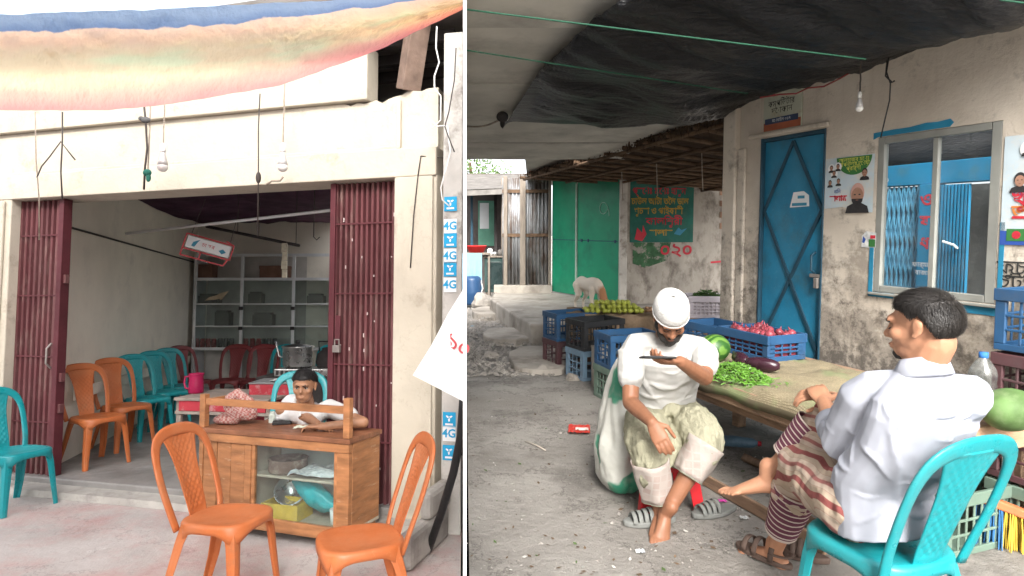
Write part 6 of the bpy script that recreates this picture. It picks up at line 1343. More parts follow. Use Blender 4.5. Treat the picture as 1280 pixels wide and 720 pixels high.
o = ch_.build('chilli_heap', mat('chilli_green', (.075, .18, .02), .5, 25, .35, 0)); at(o, pc, WRZ); tag(o, 'heap of small green chillies on the bench sacking', 'chillies', R_, kind='stuff')
pm = gp(R_, 1262, 512, BZ + .09); mb = MB(); mb.ell((0, 0, 0), (.125, .095, .088), None, 24, 14); mb.tube([(.12, 0, .0), (.15, .01, .012)], [.01, .006], 6); o = mb.build('gourd', mat('gourd_green', (.085, .15, .05), .3, 12, .6, .1, 40, .25, dirt=(.15, .21, .1), dscale=9), smooth=True); at(o, V((pm.x, pm.y, BZ + .09)), .35); tag(o, 'big plain green gourd at the end of the bench by the water bottle', 'gourd', R_)
pb = gp(R_, 1226, 516, BZ); wbt = thing('water_bottle', 'large clear ribbed water bottle with a blue cap on the bench', 'bottle', R_, V((pb.x, pb.y, BZ + .004)))
mb = MB(); prof = [(0, 0), (.05, 0), (.056, .012)] + [(.056 - .004 * (k % 2), .03 + .016 * k) for k in range(9)] + [(.055, .18), (.05, .2), (.03, .235), (.017, .25), (.015, .262), (0, .262)]; mb.lathe(prof, 24, cap=False); mb.build('bottle_body', glassmat('bottle_plastic', (.85, .92, .95), .35, .16, .2), wbt, smooth=True)
mb = MB(); mb.lathe([(.018, .25), (.019, .252), (.019, .275), (0, .276)], 16); mb.build('cap', mat('cap_blue', (.03, .14, .4), .05), wbt, smooth=True)
# under the bench
p = gp(R_, 925, 553, .04); lb_ = thing('crushed_bottle', 'dusty blue plastic bottle lying under the bench', 'bottle', R_, V((p.x, p.y, .042)), -.25); mb = MB(); mb.tube([(-.12, 0, 0), (-.05, 0, .003), (.03, .0, 0), (.08, 0, 0), (.11, 0, 0)], [.034, .036, .033, .03, .013], 14); mb.build('bottle_body', mat('dusty_bottle', (.1, .18, .26), .3, 15, .4), lb_, smooth=True); mb = MB(); mb.tube([(.108, 0, 0), (.13, 0, 0)], .015, 10); mb.build('cap', redt, lb_)
p0, p1 = gp(R_, 930, 572, .03), gp(R_, 1010, 606, .03); tubeobj('timber_scrap', [p0, p1], .028, plankm, 'weathered timber scrap on the ground under the bench', 'timber', 4, R_)
p0, p1 = gp(R_, 1010, 650, .03), gp(R_, 1110, 716, .03); tubeobj('timber_scrap', [p0, p1], .03, plankm, 'weathered timber scrap on the ground behind the teal chair', 'timber', 4, R_)
p = gp(R_, 1262, 690, 0); br = thing('broom', 'orange broom head with blue and yellow bristles under the bench', 'broom', R_, V((p.x + .02, p.y + .02, 0)), -.5)
mb = MB(); mb.add([(-.13, -.02, .2), (.13, -.02, .13), (.13, .03, .13), (-.13, .03, .2), (-.12, -.015, .24), (.12, -.015, .17), (.12, .025, .17), (-.12, .025, .24)], [(0, 3, 2, 1), (4, 5, 6, 7), (0, 1, 5, 4), (1, 2, 6, 5), (2, 3, 7, 6), (3, 0, 4, 7)]); mb.build('broom_head', mat('broom_orange', (.45, .13, .05), .15), br, bevel=.008)
for nm_, cc_, x0, x1 in (('bristles', (.03, .13, .3), -.13, -.03), ('bristles', (.5, .34, .04), -.03, .07), ('bristles', (.03, .13, .3), .07, .13)):
    mb = MB()
    for k in range(70): x = rnd.uniform(x0, x1); y = rnd.uniform(-.015, .025); zt2 = .2 - (x + .13) * .27; mb.bar((x, y, zt2 + .005), (x * 1.12 + rnd.uniform(-.01, .01), y * 1.8 + rnd.uniform(-.02, .02), .004), .004, .004)
    mb.build(nm_, mat('bristle_%d' % int(cc_[0] * 100), cc_, .2, 20, .6, 0), br)['kind'] = 'stuff'
mb = MB(); mb.tube([(.06, .005, .18), (.12, .15, .5), (.16, .25, .75)], .012, 8); mb.build('handle', bamboo, br)
p = gp(R_, 1243, 615, .0); mb = MB(); mb.ell((0, 0, .1), (.12, .1, .11), None, 24, 16); mb.v = [tuple(V(v) * (1 + .35 * nz(v[0] * 14, v[1] * 14, v[2] * 14))) for v in mb.v]; o = mb.build('poly_bag', glassmat('poly_film', (.8, .82, .84), .4, .25, .15), smooth=True); o.location = V((p.x + .18, p.y + .05, .03)); tag(o, 'crumpled clear plastic bag behind the broom', 'bag', R_)
# lime stall with sacking, and crate of greens
LS = V((1.2, 6.75, 0)); lst = thing('lime_stall', 'low brick stall draped in brown sacking with limes on top', 'stall', R_, LS, -.1)
brickm = mat('stall_brick', (.22, .13, .09), .3, 6, .9, .4, dirt=(.25, .2, .16), dscale=6); mb = MB(); mb.box(-.52, .55, -.28, .35, 0, .5); mb.build('stall_body', brickm, lst, bevel=.02)
burl = mat('brown_burlap', (.25, .18, .12), .25, 9, .95, .5, 60, .1, dirt=(.14, .1, .07), dscale=5)
def bu(u, v):
    x = -.62 + 1.24 * u; s = v * 1.25
    y, z = (-.31 - .04 * nz(u * 8) * 1, .12 + s * 1.1) if s < .36 else (-.31 + (s - .36) * .75, .52)
    return V((x, y - (.03 * math.sin(u * 38) if s < .36 else 0), z + .03 * nz(u * 9, v * 7) + .01))
MB().grid(bu, 60, 26).build('sacking', burl, lst, smooth=True, solid=.008)
lm = MB(); lm.ell((0, 0, .026), (.03, .027, .026), None, 10, 7); lm.ell((.031, 0, .026), (.006, .006, .006), None, 6, 4); lme = lm.mesh('lime', mat('lime_skin', (.33, .36, .06), .3, 12, .45, .1, 60), True)
rl = random.Random(8); n_l = 0
for lay in range(3):
    for i in range(11 - lay * 2):
        for j in range(4 - lay):
            o = bpy.data.objects.new('lime', lme); COL.objects.link(o); x = -.42 + .055 * i + .05 * lay + rl.uniform(-.01, .01); y = -.2 + .058 * j + .02 * lay + rl.uniform(-.01, .01)
            at(o, LS + V((x, y, .548 + .04 * lay)), rl.uniform(0, 6)); tag(o, 'yellow green lime piled on the sacking of the low stall', 'lime', R_, 'limes on the low stall')
gn = MB()
for k in range(9): a = k * .7; gn.ell((.03 * math.cos(a), .03 * math.sin(a), .02 + .004 * k), .016, None, 8, 6)
for k in range(5):
    o = at(gn.build('ginger_root', mat('ginger', (.33, .2, .12), .25, 15, .9, .2), smooth=True), LS + V((.22 + .055 * (k % 3), -.22 + .07 * (k // 3), .545)), k); tag(o, 'knobbly brown ginger root beside the limes', 'ginger', R_, 'ginger roots beside the limes')
GS = V((1.95, 6.0, 0)); gst = thing('greens_stand', 'rough brown wooden stand under the white crate of greens', 'stand', R_, GS, -.15)
for n0_, bx in (('stand_top', (-.5, .4, -.2, .3, .52, .6)), ('front_board', (-.5, .4, -.21, -.202, .3, .518))): mb = MB(); mb.box(*bx); mb.build(n0_, plankm, gst, bevel=.006)
for x in (-.47, .34):
    for y in (-.18, .24): mb = MB(); mb.box(x, x + .05, y, y + .05, 0, .519); mb.build('leg', plankm, gst)
gcx = dp(R_, 884, 390, 5.98); cw = V((gcx.x, gcx.y, .603)); crate(wht_c, cw, -.1, 'white lattice crate of dark greens beyond the pillar')
g_ = MB(); rg2 = random.Random(12)
for k in range(700):
    a = rg2.uniform(0, 6.28); r = rg2.random() ** .5; p = V((math.cos(a) * r * .18, math.sin(a) * r * .13, .14 + .1 * (1 - r * r) * rg2.uniform(.5, 1))); d = V((rg2.gauss(0, 1), rg2.gauss(0, 1), rg2.gauss(.2, .5))).normalized() * .035; e = d.orthogonal().normalized() * .01; g_.add([p, p + d * .5 + e, p + d, p + d * .5 - e], [(0, 1, 2, 3)])
o = g_.build('leafy_greens', mat('greens', (.04, .085, .02), .5, 20, .6, 0)); at(o, cw); tag(o, 'heap of dark leafy greens in the white crate', 'greens', R_, kind='stuff')
mb = MB(); mb.box(-.185, .185, -.135, .135, .014, .15); o = mb.build('packed_produce', mat('pale_produce', (.5, .45, .46), .4, 14, .9)); at(o, cw, -.1); tag(o, 'pale produce packed in the white crate', 'produce', R_, kind='stuff')
# hanging bulb and wires by the wall
bulb(1074, 72, 140, 3.55, R_, 'bare bulb hanging from the black tarp above the posters', wire_dark, .55)
def hangR(pts, depth, r, m, label, cat='wire'): return tubeobj('hanging_' + cat, [dp(R_, x, y, depth) for x, y in pts], r, m, label, cat, 6, R_)
hangR([(1111, 72), (1108, 90), (1113, 104), (1112, 125), (1106, 150), (1101, 172)], 3.5, .004, black, 'black cable dropping from the tarp to the window frame', 'cable')
hangR([(1109, 76), (1107, 95), (1115, 103), (1118, 101)], 3.49, .005, black, 'black cable knot high above the window', 'loop')
hangR([(950, 122), (975, 118), (995, 117), (1010, 110), (1030, 108), (1050, 98), (1078, 82)], 3.9, .005, mat('red_wire_cover', (.2, .03, .03), .2), 'red wire running along the tarp edge to the bulb')
# stool, sack and slippers
ST = V((.80, 3.30, 0)); stl = thing('plastic_stool', 'red plastic stool under the man in the white cap', 'stool', R_, ST, .06)
redst = mat('stool_red', (.55, .018, .025), .1, 5, .4, .05, 60, .4); mb = MB(); mb.box(-.125, .125, -.125, .125, .285, .315); mb.build('seat', redst, stl, bevel=.015, seg=3)
for sx in (-1, 1):
    for sy in (-1, 1):
        mb = MB(); rings = []
        for z, o_, w_ in ((.287, .122, .075), (.15, .145, .06), (.0, .168, .055)): rings.append([V((sx * o_, sy * o_, z)), V((sx * (o_ - w_), sy * o_, z)), V((sx * (o_ - w_), sy * (o_ - .008), z)), V((sx * (o_ - .01), sy * (o_ - .01), z)), V((sx * (o_ - .008), sy * (o_ - w_), z)), V((sx * o_, sy * (o_ - w_), z))])
        mb.loft(rings); mb.build('leg', redst, stl, bevel=.003)
for sx in (-1, 1): mb = MB(); mb.box(sx * .126 - .006, sx * .126 + .006, -.1, .1, .2, .284); mb.build('apron', redst, stl); mb = MB(); mb.box(-.1, .1, sx * .126 - .006, sx * .126 + .006, .2, .284); mb.build('apron', redst, stl)
def sackm():
    m, n, b, N, L = nodes('printed_plastic_sack'); co = coords(N, L, rand=False); c = ramp(N, L, noise_n(N, L, co, 3.5, 3, .4), [(.5, (.42, .42, .385)), (.52, (.03, .2, .12))]); c = mixc(N, L, ramp(N, L, noise_n(N, L, co, 14, 6), [(.5, 0), (.8, .5)]), c, (.34, .33, .29)); L(c, b.inputs['Base Color']); b.inputs['Roughness'].default_value = .5; bumpn(N, L, b, noise_n(N, L, co, 5, 3, .5), .7, .06); return m
mb = MB(); SKp = V((.60, 3.42, 0))
def sackP(u, v):
    a = 2 * PI * u; r = lerp([(0, .02), (.03, .1), (.12, .15), (.35, .165), (.6, .15), (.8, .115), (.93, .085), (1, .06)], v) * (1 + .12 * nz(2.2 * math.cos(a), 2.2 * math.sin(a), v * 3) + .07 * math.sin(a * 7 + v * 5) * v + .05 * nz(4 * math.cos(a), 4 * math.sin(a), v * 5) + .035 * math.sin(a * 11 + 4 * nz(v * 3, a)) + .03 * math.sin(a * 5 + v * 9))
    return V((math.cos(a) * r * .92 + .03 * v, math.sin(a) * r + .05 * v, .72 * v + .03 * nz(3 * math.cos(a), 3 * math.sin(a), 7) * v))
mb.grid(sackP, 64, 40); o = mb.build('plastic_sack', sackm(), smooth=True); o.location = SKp; tag(o, 'white and green plastic sack slumped beside the red stool', 'sack', R_)
grey_r = mat('grey_rubber', (.17, .175, .165), .15, 8, .7, .15, 60, .25)
def slipper(px, py, rz, label, m=grey_r, s=1.0, straps=4):
    p = gp(R_, px, py, 0); o = thing('slipper', label, 'slipper', R_, V((p.x, p.y, .0)), rz); poly = []
    for k in range(26): t = 2 * PI * k / 26; x = .135 * math.cos(t) * s; y = (.045 + .008 * math.cos(t) - .006 * math.cos(2 * t)) * math.sin(t) * s; poly.append((x, y))
    mb = MB(); mb.prism(poly, .002, .03); mb.build('sole', m, o, bevel=.008, seg=3)
    for k in range(straps):
        x = .0 + .028 * k; w_ = .046 - .002 * k; h_ = .06 - .006 * k; mb = MB(); pts = [(x + .012 * math.cos(a) * 0, w_ * math.cos(a), .02 + h_ * math.sin(a)) for a in [PI * i / 10 for i in range(11)]]; mb.tube(pts, [(.0115, .004)] * 11, 8, ref=(0, 0, 1)); mb.build('strap', m, o, smooth=True)
slipper(893, 643, 3.5, 'grey ribbed rubber slipper standing free beside the red stool'); slipper(812, 655, 3.3, 'grey rubber slipper under the seated man\'s ankles')
slipper(1000, 697, 2.6, 'dark brown sandal half hidden behind the teal chair leg', mat('brown_sandal', (.11, .075, .06), .2, 8, .7), .9, 2)
# dog
DG = gp(R_, 735, 392, ZP); dg = thing('dog', 'white dog with a ginger head sniffing the ground by the green gate', 'dog', R_, DG, math.atan2(-.9, .42))
mb = MB()
mb.tube([(-.26, 0, .40), (-.18, 0, .42), (-.05, 0, .40), (.1, 0, .40), (.2, 0, .40), (.26, 0, .38)], [(.055, .07), (.08, .085), (.075, .085), (.085, .11), (.08, .105), (.06, .08)], 14, ref=(0, 0, 1))
limb(mb, [(.22, 0, .42), (.34, 0, .33), (.40, 0, .22)], [.075, .055, .05]); mb.ell((.42, 0, .17), (.055, .05, .06)); limb(mb, [(.43, 0, .15), (.49, 0, .07)], [.036, .022])
for sy in (-1, 1):
    limb(mb, [(.2, sy * .06, .36), (.19, sy * .065, .22), (.205, sy * .065, .12), (.2, sy * .065, .02)], [.05, .03, .021, .018]); mb.ell((.215, sy * .065, .018), (.032, .02, .018))
    limb(mb, [(-.2, sy * .05, .38), (-.14, sy * .065, .25), (-.24, sy * .065, .15), (-.22, sy * .065, .02)], [.07, .042, .022, .018]); mb.ell((-.205, sy * .065, .018), (.032, .02, .018))
    mb.ell((.40, sy * .052, .205), (.022, .01, .04))
mb.tube([(-.27, 0, .42), (-.34, 0, .36), (-.37, 0, .26)], [.026, .018, .01], 8)
def dogm():
    m, n, b, N, L = nodes('dog_coat'); tc = N('ShaderNodeTexCoord'); sp = N('ShaderNodeSeparateXYZ'); L(tc.outputs['Object'], sp.inputs[0]); ad = N('ShaderNodeMath'); ad.operation = 'MULTIPLY_ADD'; ad.inputs[1].default_value = .16; L(noise_n(N, L, tc.outputs['Object'], 9, 4), ad.inputs[0]); L(sp.outputs[0], ad.inputs[2])
    L(ramp(N, L, ad.outputs[0], [(.40, (.62, .55, .46)), (.44, (.36, .17, .08))]), b.inputs['Base Color']); b.inputs['Roughness'].default_value = .9; return m
remesh(mb.build('body', dogm(), dg, smooth=True), .012, 3)
# ------------------------------------------------------------------ man on the red stool
def D(px, py, y): return dp(R_, px, py, y)
base = V((.80, 3.30, 0)); m1 = thing('person', 'man in a white cap and white shirt on a stool looking at a phone', 'person', R_, base)
hc = D(838, 397, 3.10); Fh = frame((-.05, -.72, -.7)); mb = MB(); s_ = .98
P = head(mb, hc - base, Fh, s_)
shR = D(789, 431, 3.22) - base; shL = D(881, 436, 3.22) - base       # his right arm is on the picture's left
mid = (shR + shL) / 2; hip = V((.01, .07, .41)); nk = mid + V((0, .02, .05))
limb(mb, [hc - base + Fh @ V((0, -.03, -.05)), nk], [.052, .062])
mb.tube([hip, hip.lerp(mid, .5) + V((0, .04, 0)), mid + V((0, .02, -.06)), mid + V((0, .02, .01))], [(.13, .1), (.13, .09), (.12, .08), (.08, .05)], 16, ref=(0, -1, 0))
elR = D(788, 503, 3.08) - base; wrR = D(815, 528, 2.87) - base
limb(mb, [shR + V((.015, 0, -.02)), shR.lerp(elR, .5), elR], [.036, .044, .04]); limb(mb, [elR, elR.lerp(wrR, .35), wrR], [.04, .039, .027]); hand(mb, wrR, D(831, 560, 2.80) - base - wrR, (.35, .75, -.5), 1, .45, 1.02)
elL = D(881, 472, 3.05) - base; wrL = D(850, 452, 2.86) - base
limb(mb, [shL + V((-.015, 0, -.02)), shL.lerp(elL, .5), elL], [.036, .044, .04]); limb(mb, [elL, elL.lerp(wrL, .35), wrL], [.04, .039, .027]); hand(mb, wrL, V((-.9, -.25, .05)), (-.15, .25, 1), 1, .75, 1.0)
knR = D(812, 566, 2.98) - base; knL = D(884, 552, 2.98) - base
anR = D(824, 636, 3.02) - base; anL = D(836, 636, 2.93) - base
for hx_, kn, an in ((-.09, knR, anR), (.1, knL, anL)):
    limb(mb, [hip + V((hx_, 0, 0)), kn], [.07, .047]); limb(mb, [kn, kn.lerp(an, .3), an], [.047, .05, .034])
foot(mb, anL, D(831, 690, 2.80) - base - anL + V((0, 0, .02)), (.25, -.75, .55), .98, 1); foot(mb, anR, (-.25, -1, -.12), (0, 0, 1), .98, -1)
remesh(mb.build('body', skin_c, m1, smooth=True), .005, 4)
face_bits(m1, base, lambda x, y, z: P(x, y, z) + base, Fh, s_, closed=True)
# hair below the cap, beard and moustache
hair_cap(m1, base, hc, Fh, s_, mat('greying_hair', (.03, .027, .025), .4, 30, .6, .3, 200), n=900, thick=.006, length=.012, seed=5, side_low=-.5)
mb = MB(); e = lambda p, r: mb.ell(P(*p), tuple(q * s_ for q in r), Fh, 14, 9)
e((0, .075, -.09), (.034, .03, .028)); e((0, .07, -.108), (.026, .026, .026)); e((-.045, .045, -.06), (.02, .035, .032)); e((.045, .045, -.06), (.02, .035, .032)); e((-.03, .066, -.078), (.022, .028, .022)); e((.03, .066, -.078), (.022, .028, .022)); e((0, .098, -.045), (.026, .008, .006)); e((-.063, .015, -.035), (.012, .018, .035)); e((.063, .015, -.035), (.012, .018, .035))
remesh(mb.build('beard', mat('beard_hair', (.025, .022, .02), .5, 60, .8, .6, 160), m1, smooth=True), .005, 2, .006, .008)
# cap
mb = MB(); rings = []
for z, r in ((.028, 1.0), (.05, 1.02), (.075, .99), (.098, .9), (.112, .74), (.119, .5), (.121, .2)):
    rings.append([hc - base + Fh @ (V((.085 * r * math.cos(a) * (1 + .01 * math.sin(a * 14)), .104 * r * math.sin(a) - .014 - (z - .03) * .12, z + .006 * math.sin(a))) * s_) for a in [2 * PI * k / 36 for k in range(36)]])
mb.loft(rings, cap=False); n36 = len(mb.v) - 36; mb.f.append(tuple(range(n36, n36 + 36))); mb.mi.append(0)
capmat = mat('white_knit_cap', (.48, .475, .46), .05, 6, .9, .6, 90, .1); mb.build('cap', capmat, m1, smooth=True, solid=.004)
mb = MB(); mb.tube([hc - base + Fh @ (V((.087 * math.cos(a), .106 * math.sin(a) - .014, .031 + .006 * math.sin(a))) * s_) for a in [2 * PI * k / 36 for k in range(37)]], .005, 6); mb.build('cap_hem', capmat, m1, smooth=True)
# shirt
shirt1 = mat('white_tee_cloth', (.39, .385, .37), .06, 5, .9, .6, 4, .12, bdist=.05, stretch=(1.2, 1.2, 3.2), bdet=1.5); mb = MB()
tp1 = [hip + V((0, .02, .04)), hip.lerp(mid, .35) + V((0, .03, 0)), hip.lerp(mid, .7) + V((0, .02, 0)), mid + V((0, .015, -.05)), mid + V((0, .02, .005)), mid + V((0, .025, .05))]; tr1 = [(.17, .135), (.172, .135), (.18, .125), (.18, .11), (.13, .085), (.07, .06)]; mb.tube(tp1, tr1, 22, ref=(0, -1, 0)); ft = tsurf(tp1, tr1, (0, -1, 0)); rf = random.Random(17)
for k in range(16): a = rf.uniform(0, PI); t = rf.uniform(.03, .42); fold(mb, ft, t, a, t + rf.uniform(-.06, .06), a + rf.uniform(.4, 1.0), rf.uniform(.009, .015), rf.uniform(-.05, .02))
for sg_ in (0, PI):
    for k in range(4): fold(mb, ft, .66 - .05 * k, sg_ + (.2 if sg_ == 0 else -.2), .42 - .06 * k, sg_ + (1 if sg_ == 0 else -1) * (.7 + .2 * k), .013)
for k in range(3): fold(mb, ft, .74 - .05 * k, PI / 2 - .5, .74 - .05 * k, PI / 2 + .5, .010, -.07)
for sh_, el in ((shR, elR), (shL, elL)):
    limb(mb, [mid.lerp(sh_, .45) + V((0, .015, .012)), mid.lerp(sh_, .85) + V((0, .01, -.004)), sh_.lerp(el, .2), sh_.lerp(el, .58)], [.058, .066, .068, .067])
    fa = tsurf([sh_, sh_.lerp(el, .58)], [.067, .067], (0, -1, 0))
    for k in range(6): a = rf.uniform(0, 6.28); t = rf.uniform(.1, .9); fold(mb, fa, t, a, t + rf.uniform(-.3, .3), a + rf.uniform(.8, 1.5), rf.uniform(.006, .009))
remesh(mb.build('shirt', shirt1, m1, smooth=True), .0055, 2, .010, .13)
# wrapped khaki cloth over the thighs, bulky folds and a knot at the waist
khaki = mat('khaki_cloth', (.28, .27, .195), .1, 6, .92, .9, 5, .1, bdist=.05, stretch=(3.2, 1.5, 1.2)); mb = MB()
mb.tube([hip + V((0, .04, .1)), hip + V((0, .02, -.02)), hip + V((0, -.05, -.07))], [(.18, .15), (.2, .17), (.18, .13)], 20, ref=(0, -1, 0))
for hx_, kn, an, hem in ((-.09, knR, anR, .34), (.1, knL, anL, .16)): limb(mb, [hip + V((hx_, 0, -.0)), (hip + V((hx_, 0, 0))).lerp(kn, .55) + V((0, 0, .015)), kn + V((0, .015, -.005)), kn.lerp(an, hem)], [.125, .115, .1, .09])
mb.tube([hip + V((.0, -.1, .0)), (knR + knL) / 2 + V((0, .1, -.02)), (knR + knL) / 2 + V((0, .05, -.12))], [(.1, .06), (.09, .05), (.05, .03)], 12, ref=(0, -1, 0))
mb.ell(hip + V((.01, -.16, .1)), (.05, .035, .035)); mb.tube([hip + V((.01, -.18, .1)), hip + V((.06, -.2, .05)), hip + V((.05, -.2, -.02))], [.022, .03, .018], 8)
remesh(mb.build('waist_cloth', khaki, m1, smooth=True), .008, 4, .035, .09)
def checkm():
    m, n, b, N, L = nodes('pale_check_hem'); co = coords(N, L, rand=False); bk_ = N('ShaderNodeTexBrick'); bk_.offset = 0; bk_.inputs['Scale'].default_value = 11; bk_.inputs['Color1'].default_value = (.35, .31, .28, 1); bk_.inputs['Color2'].default_value = (.31, .245, .22, 1); bk_.inputs['Mortar'].default_value = (.345, .305, .275, 1); bk_.inputs['Mortar Size'].default_value = .06; bk_.inputs['Mortar Smooth'].default_value = .6; bk_.inputs['Brick Width'].default_value = .4; bk_.inputs['Row Height'].default_value = .4
    mp = N('ShaderNodeMapping'); mp.inputs['Rotation'].default_value = (PI / 2, 0, 0); L(co, mp.inputs[0]); L(mp.outputs[0], bk_.inputs[0]); L(bk_.outputs[0], b.inputs['Base Color']); b.inputs['Roughness'].default_value = .92; bumpn(N, L, b, noise_n(N, L, co, 12, 4), .5, .02); return m
ckm = checkm()
for kn, an, a, b_ in ((knR, anR, .1, .78), (knL, anL, .02, .5)):
    mb = MB(); rings = []; n = 28; ax = (an - kn).normalized(); u_ = ax.cross(V((0, 1, 0))).normalized(); w_ = ax.cross(u_)
    for i in range(9):
        t = a + (b_ - a) * i / 8; c = kn.lerp(an, t); r0 = .09 - .018 * i / 8; rings.append([c + (u_ * math.cos(q) + w_ * math.sin(q)) * r0 * (1 + .09 * math.sin(q * 5 + kn.x * 9 + i * .15) * (.3 + i / 11) + .12 * nz(math.cos(q) * 1.6, math.sin(q) * 1.6, i * .35 + kn.x * 5)) for q in [2 * PI * k / n for k in range(n)]])
    mb.loft(rings, cap=False); o = mb.build('cloth_hem', ckm, m1, smooth=True, solid=.005)
    mb = MB(); mb.tube([p * 1 for p in rings[-1]] + [rings[-1][0]], .004, 6); mb.build('hem_band', mat('olive_band', (.2, .21, .16), .1), o, smooth=True)
# phone in hand
ph = D(822, 447, 2.80); po = thing('phone', 'dark smartphone held flat in the capped man\'s hand', 'phone', R_, ph, .0); po.rotation_euler = (-.25, .05, .12)
mb = MB(); mb.box(-.075, .075, -.036, .036, -.005, .004); mb.build('case', black, po, bevel=.006, seg=3); mb = MB(); mb.box(-.07, .07, -.032, .032, .0045, .0052); mb.build('screen', mat('phone_screen', (.1, .12, .14), .1, 5, .12), po)

# ------------------------------------------------------------------ man on the teal chair, seen from behind
fdir = V((-.34, .94, 0)).normalized(); side = V((fdir.y, -fdir.x, 0))        # side: his right
cpos = V((1.235, 2.05, 0)); chair('t', 'teal plastic chair carrying the man seen from behind', cpos, fdir, R_)
base = cpos.copy(); m2 = thing('person', 'man in a pale blue shirt seen from behind with one leg crossed', 'person', R_, base)
hc = D(1152, 409, 1.99); Fh = frame((-.66, .75, -.1)); mb = MB(); s_ = .95
P = head(mb, hc - base, Fh, s_)
shL = D(1085, 486, 2.06) - base; shR = D(1222, 492, 1.93) - base; mid = (shL + shR) / 2; hip = V((.012, 0, .53)) + fdir * .01; nk = mid + V((0, 0, .075))
limb(mb, [hc - base + Fh @ V((0, -.035, -.045)), nk], [.058, .06])
mb.tube([hip, hip.lerp(mid, .5) + fdir * .01, mid + V((0, 0, -.05)), mid + V((0, 0, .02))], [(.11, .06), (.11, .06), (.11, .055), (.065, .045)], 16, ref=fdir)
elL = D(1050, 553, 2.16) - base; wrL = D(1030, 503, 2.40) - base
limb(mb, [shL + side * .02 + V((0, 0, -.03)), shL.lerp(elL, .5), elL], [.036, .04, .038]); limb(mb, [elL, elL.lerp(wrL, .35), wrL], [.036, .037, .026]); hand(mb, wrL, V((.1, .9, .35)), (.25, .2, -.9), -1, .6, 1.0)
elR = mid + side * .24 + fdir * .22 + V((0, 0, -.2)); wrR = D(1040, 497, 2.5) - base
limb(mb, [shR.lerp(elR, .45), elR], [.03, .034]); limb(mb, [elR, elR.lerp(wrR, .4), wrR], [.04, .037, .026]); hand(mb, wrR, V((-.9, .2, .1)), (.1, .3, -.9), 1, .7, 1.0)
knS = D(1004, 588, 2.50) - base; anS = D(968, 686, 2.67) - base           # standing leg (his left)
knC = D(1036, 522, 2.50) - base; anC = D(962, 592, 2.60) - base           # crossed leg
limb(mb, [hip - side * .09, knS], [.075, .052]); limb(mb, [knS, knS.lerp(anS, .3), anS], [.056, .052, .035]); foot(mb, anS, (-.55, .75, -.05), (0, 0, 1), 1.0, -1)
limb(mb, [hip + side * .08, knC], [.075, .052]); limb(mb, [knC, knC.lerp(anC, .3), anC], [.056, .052, .035]); foot(mb, anC, D(886, 598, 2.68) - base - anC, (-.45, .3, .85), 1.05, -1)
remesh(mb.build('body', skin_d, m2, smooth=True), .005, 4)
face_bits(m2, base, lambda x, y, z: P(x, y, z) + base, Fh, s_, closed=True)
hair_cap(m2, base, hc, Fh, s_, mat('black_hair_man', (.02, .017, .015), .4, 30, .45, .3, 200, .4), fringe=.1, n=9000, thick=.011, length=.022, seed=8, side_low=-.62)
mb = MB(); mb.ell(P(0, .077, -.088), (.02, .016, .014), Fh, 12, 8); mb.ell(P(0, .07, -.098), (.02, .018, .012), Fh, 12, 8); remesh(mb.build('beard', MATS['beard_hair'], m2, smooth=True), .006, 2, .006, .01)
# shirt with collar, yoke and rolled cuff
shirt2 = mat('pale_blue_shirt_cloth', (.345, .36, .41), .05, 5, .85, .6, 3.0, .15, bdist=.06, stretch=(3.0, 1.2, 1.4), bdet=1.2); mb = MB()
tpts = [hip + fdir * .0 + V((0, 0, -.085)), hip + V((0, 0, .08)) + fdir * .025, hip.lerp(mid, .5) - fdir * .015, hip.lerp(mid, .8) - fdir * .03, mid + V((0, 0, -.02)), mid + V((0, 0, .035)), mid + V((0, 0, .075))]; trs = [(.185, .115), (.185, .115), (.195, .12), (.2, .12), (.185, .095), (.12, .08), (.066, .06)]
mb.tube(tpts, trs, 24, ref=fdir); ft = tsurf(tpts, trs, fdir); rf = random.Random(31)
for k in range(13):       # soft creases round the waist
    a = rf.uniform(-PI + .1, .3); t = rf.uniform(.03, .34); fold(mb, ft, t, a, t + rf.uniform(-.05, .07), a + rf.uniform(.5, 1.1), rf.uniform(.007, .012), rf.uniform(-.03, .03))
for sg_ in (0, -PI):      # creases running from the armpits
    for k in range(4): a = sg_ + (-.15 if sg_ == 0 else .15); fold(mb, ft, .62 - .03 * k, a, .36 - .07 * k + rf.uniform(-.03, .03), a + (-1 if sg_ == 0 else 1) * (.5 + .25 * k), .009)
for k in range(3): fold(mb, ft, .56 + .05 * k, -PI / 2 - .5 + .2 * k, .5 + .02 * k, -PI / 2 + .5, .007, -.03)
for sh_, el, wr_ in ((shL, elL, wrL), (shR, elR, wrR)):
    limb(mb, [mid.lerp(sh_, .45) + V((0, 0, .0)), mid.lerp(sh_, .85) + V((0, 0, -.012)), sh_.lerp(el, .2), sh_.lerp(el, .6), el, el.lerp(wr_, .42)], [.066, .074, .076, .072, .066, .054])
    fa = tsurf([sh_, sh_.lerp(el, .6), el, el.lerp(wr_, .42)], [.076, .072, .066, .054], (0, 0, 1))
    for k in range(11): a = rf.uniform(0, 6.28); t = rf.uniform(.15, .95); fold(mb, fa, t, a, t + rf.uniform(-.14, .14), a + rf.uniform(.9, 1.8), rf.uniform(.006, .011))
remesh(mb.build('shirt', shirt2, m2, smooth=True), .0055, 3, .012, .16)
mb = MB(); pts = []
for k in range(15):
    a = -2.2 + 4.4 * k / 14; pts.append(nk + side * math.sin(a) * .066 - fdir * (math.cos(a) * .062) + V((0, 0, .02 - .02 * (1 - math.cos(a)))))
mb.tube(pts, [(.026, .007)] * 15, 8, ref=None, sq=.7) if False else None
rings = []
